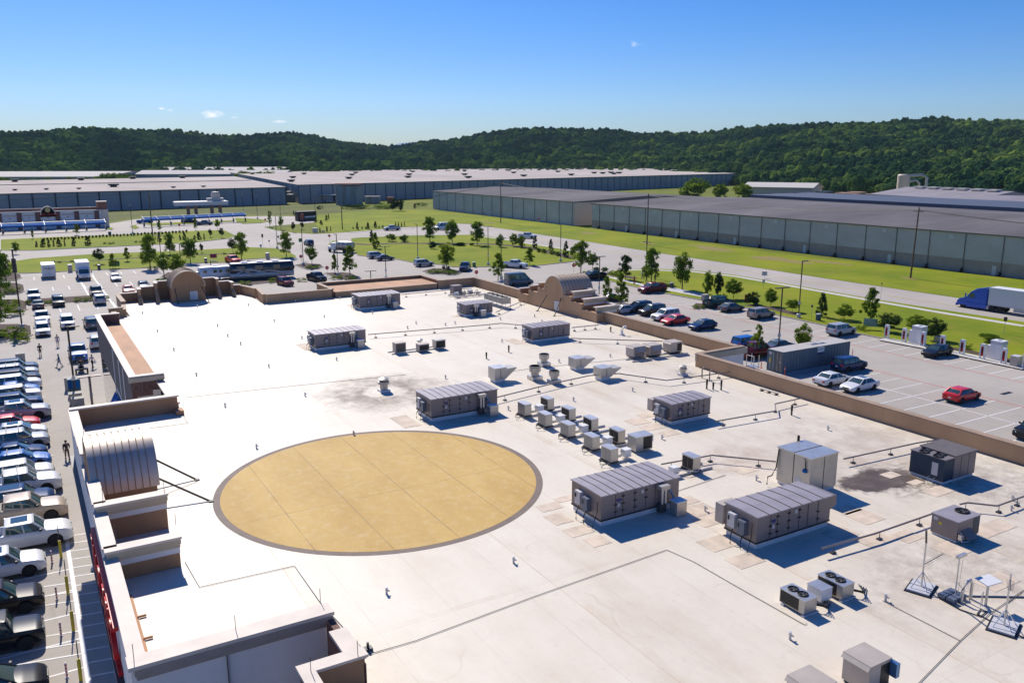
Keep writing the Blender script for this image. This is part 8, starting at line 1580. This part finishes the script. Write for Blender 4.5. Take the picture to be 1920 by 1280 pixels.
# ------------------------------------------------------------------ poles, lamps, signs, chargers
def lamp(px, pb, pt, label, heads=1, ang=0, base=True, r=.085, z=0.0, m=None):
    v = at(px, pb, z); dist = (v-Vector((0, 0, H))).dot(FW); hh = (pb-pt)/FPX*dist*1.02; t = thing('lamp_post', label, 'lamp post', (v.x, v.y, z), R(ang))
    if base: b = M(); b.lathe([(.33, 0), (.33, .75), (.28, .8), (.001, .8)], n=14); b.build('base', m_lgrey, t)
    b = M(); b.tube([(0, 0, .0), (0, 0, hh)], r, 8); b.build('pole', m or m_bronze, t); b = M(); b.box(-.14, -.1, hh*.25, .14, .12, hh*.25+.5); b.build('handhole_box', m_lgrey, t)
    hs_ = {1: (1,), 2: (1, -1)}[heads]
    for s in hs_: b = M(); b.box(min(0, s*.15), -.04, hh-.1, max(0, s*.15), .04, hh-.02); b.box(min(s*.15, s*1.15), -.2, hh-.1, max(s*.15, s*1.15), .2, hh); b.build('lamp_head', m or m_bronze, t)
    return t
lamp(1497, 597, 491, 'tall slender lamp post in the grass between the pointed evergreen and small tree', 1, 0); lamp(1459, 662, 540, 'lamp post with two flat heads rising behind the container', 2, -5); lamp(1123, 562, 482, 'double-headed lamp post beside the black pickup near the arched tower', 2, -5)
lamp(1051, 491, 423, 'tall lamp post on the grass slope right of the white pickup', 1, 90); lamp(783.5, 487, 422, 'lamp post on the grass behind the silver SUV in mid picture', 1, 90); lamp(915.5, 498, 426, 'T-headed lamp post at the foot of the grass slope', 2, -5); lamp(940, 524, 448, 'lamp post passing behind the open two-stemmed tree', 2, -5)
lamp(724, 524, 463, 'lamp post with a flat T head just beyond the orange bump-out', 2, 0); lamp(696, 540, 508, 'short T-headed lamp just over the far parapet', 2, -5, False); lamp(634, 518, 441, 'lamp post left of the two-tiered tree', 1, 90); lamp(569, 498, 430, 'lamp post carrying a green street sign at the kerb island', 1, 90)
lamp(520, 467, 406, 'lamp post at the right end of the second grass strip', 1, 90); lamp(341, 513, 458, 'lamp post right of the yellow-green tree', 1, 90); lamp(304, 505, 443, 'lamp post right of the tallest far left tree', 2, -5); lamp(397, 518, 489, 'short T-headed lamp in front of the travel trailer', 2, -5, False)
lamp(249, 439, 387, 'lamp post at the hedge row end', 1, 90); lamp(1211, 520, 455, 'lamp post inside the big tree by the dark red pickup', 2, 90); lamp(483, 411, 370, 'lamp post left of the far drive stop sign', 1, 90); lamp(592, 416, 375, 'lamp post beside the dark dumpster enclosure', 1, 90); lamp(526, 405, 376, 'thin far lamp post behind the round sapling', 1, 90, False)
lamp(457, 405, 367, 'thin far lamp post by the right canopy end', 1, 90, False); lamp(1180, 523, 519, 'low bollard light at the sidewalk tip', 1, 0, False) if False else None
t = lamp(42, 617, 470, 'very tall dark lamp post with a banner box at the far left', 1, 90, r=.11); b = M(); b.box(-.55, -.25, 9.6, .35, .25, 11.6) if False else b.box(.1, -.3, 8.6, 1.2, .3, 10.7); b.build('banner_box', m_dgrey, t); b = M(); b.box(.12, -.32, 9.3, 1.18, -.3, 10.0); b.build('banner_panel', m_lgrey, t)
lamp(142, 745, 612, 'tall dark lamp post beside the blue display machines', 1, 0, r=.10, base=False); t = lamp(173, 757, 704, 'short square lamp post with a wide flat head by the brick block', 2, 0, r=.12, base=False, m=m_rtu)
def upole(px, pb, pt, label, lean=0):
    v = at(px, pb); dist = (v-Vector((0, 0, H))).dot(FW); hh = (pb-pt)/FPX*dist*1.02; t = thing('utility_pole', label, 'utility pole', (v.x, v.y, 0), 0, 'utility poles beside the road'); b = M(); b.tube([(0, 0, -.2), (lean, 0, hh)], .2, 8, r1=.13); b.build('pole', m_wood, t)
    b = M(); b.box(lean-.06, -1.2, hh-.9, lean+.06, 1.2, hh-.78); ca = b.build('crossarm', m_wood, t)
    for yy in (-1.1, -.5, .5, 1.1): b = M(); b.lathe([(.05, hh-.78), (.08, hh-.62), (.03, hh-.5)], (lean, yy, 0), 8); b.build('insulator', m_lgrey, ca)
    return Vector((v.x+lean, v.y, hh))
U = [upole(1707, 521, 393, 'wooden utility pole leaning right in front of the block-based warehouse', .6), upole(1213, 458, 366, 'wooden utility pole at the left end of the block-based warehouse'), upole(939, 418, 343, 'wooden utility pole in front of the cream-ended warehouse')]
U.append(upole(642, 430, 383, 'wooden utility pole left of the silver pickup on the road', 0)); U.append(upole(287, 449, 361, 'wooden utility pole rising through the tallest far left tree')); U.append(upole(260, 395, 360, 'faint wooden utility pole beyond the right canopy')) if False else None
end = Vector((163, 20, 14))
def span(a, c, sag, off, label):
    b = M(); k = 18; b.tube([(a+(c-a)*i/k)+Vector((0, off, -.5-sag*4*(i/k)*(1-i/k)))-a for i in range(k+1)], .035, 4); o = b.build('power_line', m_cable, None, a); tag(o, label, 'power line')
for j, of in enumerate((-1.1, 1.1)):
    nm = ['near', 'far'][j]; span(end, U[0], 1.6, of, f'{nm} cable from the right edge to the leaning pole'); span(U[0], U[1], 1.6, of, f'{nm} cable between the leaning pole and the pole left of it'); span(U[1], U[2], 1.6, of, f'{nm} cable between the two poles in front of the green-grey warehouses'); span(U[2], U[3], 1.6, of, f'{nm} cable from the cream-ended warehouse pole to the road pole')
low_ = Vector((-60, 330, 13)); span(U[4], low_, 1.2, 0, 'cable running left from the pole in the tallest tree across the car wash')
def stop(px, pb, label, s=1, z=.0, txt=True, hgt=2.3):
    v = at(px, pb, z); a = math.atan2(v.y, v.x)+math.pi/2; t = thing('stop_sign', label, 'stop sign', (v.x, v.y, z), a-math.pi); t.rotation_euler = (0, 0, a-math.pi)
    b = M(); b.tube([(0, .03, 0), (0, .03, hgt)], .035, 6); b.build('post', m_galv, t)
    o = [(.42*math.cos(R(22.5+45*k)), .42*math.sin(R(22.5+45*k))) for k in range(8)]; b = M(); f0 = [(x_, -.02, hgt-.2+z_) for x_, z_ in o]; f1 = [(x_, .0, hgt-.2+z_) for x_, z_ in o]; b.face(f0); b.face(f1[::-1]); b.loft([f0, f1], 0, False, False); pl_ = b.build('plate', m_redp, t)
    if txt: text('STOP', .3, m_whitep, pl_, (0, -.024, hgt-.2), (R(90), 0, 0), .002, 'sign_lettering')
    return t
stop(893.5, 529, 'red stop sign showing above the far parapet corner'); stop(1075.5, 515, 'red stop sign beside the tall tree right of the grass slope'); stop(614, 520, 'red stop sign turned edgewise left of the two-tiered tree'); stop(618, 455, 'red stop sign at the far side of the junction'); stop(565, 497, 'red stop sign on the kerb island under the street sign', z=.1); stop(498, 422, 'small red stop sign near the far drive'); stop(1010, 421, 'tiny red sign plate in the grass before the cream-ended warehouse', txt=False); stop(337, 432.5, 'red sign by the right-hand canopy', txt=False)
# street-name sign, small utility and yard signs
def plate(px, pb, w_, h_, z0, m, label, cat='sign', post=m_galv, z=0.0, txt=None, tm=None):
    v = at(px, pb, z); a = math.atan2(v.y, v.x)-math.pi/2; t = thing('road_sign' if cat == 'sign' else cat.replace(' ', '_'), label, cat, (v.x, v.y, z), a)
    b = M(); b.tube([(0, .03, 0), (0, .03, z0+h_)], .035, 6); b.build('post', post, t); b = M(); b.box(-w_/2, -.02, z0, w_/2, 0, z0+h_); p_ = b.build('plate', m, t)
    if txt: text(txt, h_*.6, tm or m_whitep, p_, (0, -.03, z0+h_/2), (R(90), 0, 0), .002, 'sign_lettering')
m_signg = mat('sign_green', (.02, .14, .05), .5)
plate(565.5, 487, .9, .9, 4.5, m_signg, 'green street sign high on a pole by the kerb island'); plate(452, 468, .9, .9, 2.2, m_lgrey, 'round grey back of a sign by the right tip of the first strip'); plate(215, 504, 2.3, 1.2, .6, m_signg, 'wide green sign in the far left grass', txt='SALE'); plate(401, 491, 1.6, 1.0, 1.0, mat('magenta', (.28, .01, .07), .5), 'magenta sign board in the grass near the red pickup')
plate(1404, 567, 1.5, 1.2, .2, m_redp, 'red and white yard sign at the foot of the dark round shrub'); plate(1431, 542, .5, .7, 1.2, m_lgrey, 'small sign post beside the sidewalk above the kerb trees'); plate(1433, 522, 1.1, .9, .6, m_lgrey, 'white sign board at the roadside before the block-based warehouse', txt='35', tm=m_blackm); plate(1651, 560, .2, .3, 2.6, m_dgrey, 'thin sign post at the near road edge', z=.1); plate(1882, 626, .45, .6, 1.9, m_dgrey, 'sign post in the grass above the chargers', z=.1); plate(1631, 618, 1.9, 1.2, .5, mat('pale_green', (.25, .38, .33), .5), 'pale green board standing behind the first charger', z=.1)
plate(1521, 597, .3, .4, 1.8, m_dgrey, 'thin post left of the pointed evergreen', z=.1); plate(493, 462, .5, 1.0, 2.6, m_blackm, 'pedestrian signal post at the junction', z=.1); plate(505, 461, .4, .5, 1.2, m_dgrey, 'short post right of the signal at the junction', z=.1); plate(522, 452, .5, .7, 1.0, m_dgrey, 'small dark sign beside the lamp at the strip end', z=.1)
def bin_(px, pb, label, w_=.6, h_=1.1, m=m_dgrey, z=0.1, cat='bin', nm='litter_bin'):
    v = at(px, pb, z); t = thing(nm, label, cat, (v.x, v.y, z)); b = M(); b.loft([rect_ring(-w_/2, w_/2, w_/2, 0, .06, 3), rect_ring(-w_/2, w_/2, w_/2, h_-.1, .06, 3)], 0, True); b.build('body', m, t); b = M(); b.loft([rect_ring(-w_/2-.04, w_/2+.04, w_/2+.04, h_-.1, .06, 3), rect_ring(-w_/2-.02, w_/2+.02, w_/2+.02, h_, .06, 3), rect_ring(-w_/4, w_/4, w_/4, h_+.05, .06, 3)], 0, True); b.build('lid', m_lgrey, t)
bin_(1534, 601, 'blue-lidded bin at the foot of the pointed evergreen', m=mat('bin_blue', (.03, .09, .13), .5)); bin_(1259, 540, 'dark bin in the grass below the lone tall tree'); bin_(1417, 570, 'teal bin behind the grey saloon', m=bpy.data.materials['bin_blue']); bin_(132, 509, 'concrete bin at the kerb left of the box truck', .9, 1.6, m_kerb); bin_(102, 510, 'dark bin with green hood behind the cargo trailer'); bin_(186, 505, 'dark bin beside the dark oval tree'); bin_(502, 485, 'brown brick bin at the end of the second strip', .9, 1.5, m_beige); bin_(386, 492, 'dark bin behind the travel trailer'); bin_(889, 500, 'dark green bin behind the dark pickup', m=m_signg); bin_(489, 463, 'pale utility pedestal beside the junction signal', .5, .9, m_lgrey)
for (px, pb, w_, d_, h_, m, lb, z) in ((1322, 563, 1.2, .8, 1.1, m_kerb, 'bright concrete utility box at the foot of the two joined trees', .15), (1760, 640, 1.0, .8, .8, m_beige, 'beige bin box behind the plugged-in car', .15), (1904, 685, 1.1, .9, 1.25, m_beige, 'square bin between the last charger posts', .17), (591, 436, 1.6, 1.2, 1.6, m_cop, 'cream utility cabinet on the far grass wedge', .15), (606, 435, .9, .6, .6, m_kerb, 'small white box right of the cream cabinet', .15), (206, 441, .9, .7, 1.3, mat('teal_box', (.01, .12, .17), .5), 'teal machine in front of the car wash drive', 0), (39, 676, 1.05, .9, 1.0, m_kerb, 'concrete block at the far end of the front car row', 0),
                                        (131, 731, .9, .9, 1.5, m_kerb, 'concrete block behind the blue display machines', 0), (143, 758, 1.2, 1.0, 1.3, m_kerb, 'concrete pier at the foot of the dark lamp post', 0), (148, 766, 1.1, 1.0, 1.2, m_kerb, 'nearest concrete pier beside the wing wall corner', 0)):
    v = at(px, pb, z); t = thing('utility_box', lb, 'utility box' if m is not m_kerb else 'concrete block', (v.x, v.y, z)); b = M(); b.box(-w_/2, -d_/2, 0, w_/2, d_/2, h_-.06); b.build('body', m, t); b = M(); b.box(-w_/2-.04, -d_/2-.04, h_-.06, w_/2+.04, d_/2+.04, h_); b.build('cap', m_kerb if m is m_kerb else m_lgrey, t)
for k, (px, pb, lb) in enumerate(((137, 741, 'blue-green display machine left of the dark lamp post'), (145, 741, 'blue-green display machine right of the dark lamp post'))):
    v = at(px, pb); t = thing('display_machine', lb, 'vending machine', (v.x, v.y, 0), 0, 'blue display machines'); b = M(); b.box(-.42, -.4, 0, .42, .4, 1.9); b.build('body', mat('teal_panel', (.015, .10, .14), .4) if k == 0 else bpy.data.materials['teal_panel'], t); b = M(); b.box(-.36, -.42, .9, .36, -.4, 1.75); b.build('screen', m_bluep, t); b = M(); b.box(-.36, -.43, .2, .36, -.4, .55); b.build('label_panel', m_whitep, t)
# dumpster enclosure and cones at the far drive
A = at(577, 414); t = thing('waste_compactor', 'dark open waste compactor with orange cones at the far drive', 'compactor', (A.x, A.y, 0), R(8)); b = M(); b.box(-4, 0, 0, 4, 3.2, 3.8); b.build('body', m_blackm, t); b = M(); b.box(-3.4, -2.0, .5, -2.4, 0, 3.0); b.build('chute', m_rust, t); b = M(); b.box(-1.2, -.05, 1.3, 3.6, 0, 1.9); b.build('panel', m_whitep, t); b = M(); b.box(-1.2, -.05, .3, 3.6, 0, 1.1); b.build('panel', m_dgrey, t)
# EV chargers and cabinets
def charger(px, pb, label):
    v = at(px, pb, .17); t = thing('charging_post', label, 'charger', (v.x, v.y, .17), R(-90), 'white charging posts with red centres')
    prof = [(-.32, 0), (-.30, 1.75), (-.24, 1.92), (.24, 1.92), (.30, 1.75), (.32, 0), (.20, 0), (.19, .45), (.17, 1.6), (-.17, 1.6), (-.19, .45), (-.20, 0)]
    b = M(); o0 = [(x_, -.16, z_) for x_, z_ in prof]; o1 = [(x_, .16, z_) for x_, z_ in prof]
    b.loft([o0, o1], 0, False, False)
    for o in (o0, o1):
        q = o
        for (i0, i1, i2, i3) in ((0, 1, 10, 11), (1, 8, 9, 10) if False else (1, 2, 9, 10), (2, 3, 8, 9), (3, 4, 7, 8), (4, 5, 6, 7)): b.face([q[i0], q[i1], q[i2], q[i3]])
    b.build('shell', m_whitep, t); b = M(); b.box(-.17, -.06, .35, .17, .06, 1.6); b.build('core', m_redp if True else m_dgrey, t); b = M(); b.tube([(0, -.1, 1.45), (.12, -.18, 1.0), (.02, -.2, .6), (-.1, -.15, .9), (-.06, -.1, 1.2)], .035, 6); b.build('cable', m_blackm, t); b = M(); b.box(-.34, -.2, -.02, .34, .2, .06); b.build('foot', m_whitep, t)
oc = ['first', 'second', 'third', 'fourth', 'fifth', 'sixth', 'seventh', 'eighth']
for i, (px, pb) in enumerate(((1662, 633.5), (1694.5, 640.5), (1729.5, 648), (1766, 655), (1803, 663.5), (1841, 672), (1881, 681), (1922, 690))): charger(px, pb, f'white charging post with a red centre, {oc[i]} from the left')
for i, (px, pb) in enumerate(((1721, 643), (1869, 673))):
    v = at(px, pb, .17); t = thing('charger_cabinet', f"tall white charger cabinet, {'left' if i == 0 else 'right'} of the two", 'cabinet', (v.x, v.y, .17), 0, 'tall white charger cabinets'); b = M(); b.box(-.55, -.7, 0, .75, .7, 2.35); b.build('body', m_whitep, t); b = M(); b.box(-.57, -.72, 1.95, .77, .72, 2.25); b.build('louvre_band', m_lgrey, t); b = M(); b.box(-.58, -.73, 2.35, .78, .73, 2.42); b.build('lid', m_whitep, t)
    b = M(); b.lathe([(.28, 2.42), (.28, 2.5), (.22, 2.5)], (.1, 0, 0), 16); b.build('fan_ring', m_lgrey, t); b = M(); b.box(-.45, .75, 0, .05, 1.2, 1.7); b.build('side_box', m_whitep, t)
# yellow posts and sign poles of the reserved stalls (front left)
for i, (px, pb) in enumerate(((115, 1045), (128, 1114), (138, 1182), (152, 1275))):
    v = at(px, pb); t = thing('stall_sign_post', f'yellow sleeved sign post of the reserved stalls, {oc[i]} from the far end', 'sign post', (v.x, v.y, 0), 0, 'yellow sleeved sign posts'); b = M(); b.lathe([(.085, 0), (.085, 1.15), (.07, 1.2), (.001, 1.2)], n=12); b.build('sleeve', m_yelp, t); b = M(); b.tube([(0, 0, 1.2), (0, 0, 2.25)], .03, 6); b.build('pole', m_dgrey, t); b = M(); b.box(-.02, -.15, 1.75, .0, .15, 2.2); b.build('plate', m_dgrey, t)
for i, (px, pb) in enumerate(((98, 1055), (107, 1124), (115, 1192), (126, 1270))):
    v = at(px, pb); b = M(); m_rw = bpy.data.materials.get('red_white_post') or mat('red_white_post', (.62, .55, .6), .6); b.lathe([(.09, 0), (.09, .05), (.05, .06), (.05, .85), (.001, .86)], n=10); t = thing('wheel_stop_post', f'slim pale post with red stripes by the stalls, {oc[i]} from the far end', 'post', (v.x, v.y, 0), 0, 'striped slim posts'); b.build('post', m_rw, t)
    for k in range(4): b = M(); b.lathe([(.053, .15+.18*k), (.053, .22+.18*k)], n=10); b.build('stripe', m_redp, t)
b = M(); v = at(177, 1068); rb = random.Random(2)
for k in range(3): b.loft([[(q[0]*s_+.12*k, q[1]*s_, z_) for q in rect_ring(-.2, .2, .15, 0, .08, 3)] for s_, z_ in ((.8, 0), (1.1, .1), (.7, .25), (.2, .3+.03*k))], 0, True)
tag(b.build('plastic_bag', m_lgrey, None, (v.x, v.y, 0)), 'crumpled grey-white bag lying on the hatched walkway in the shade', 'bag')
t = thing('flatbed_ute', 'x', 'x') if False else None
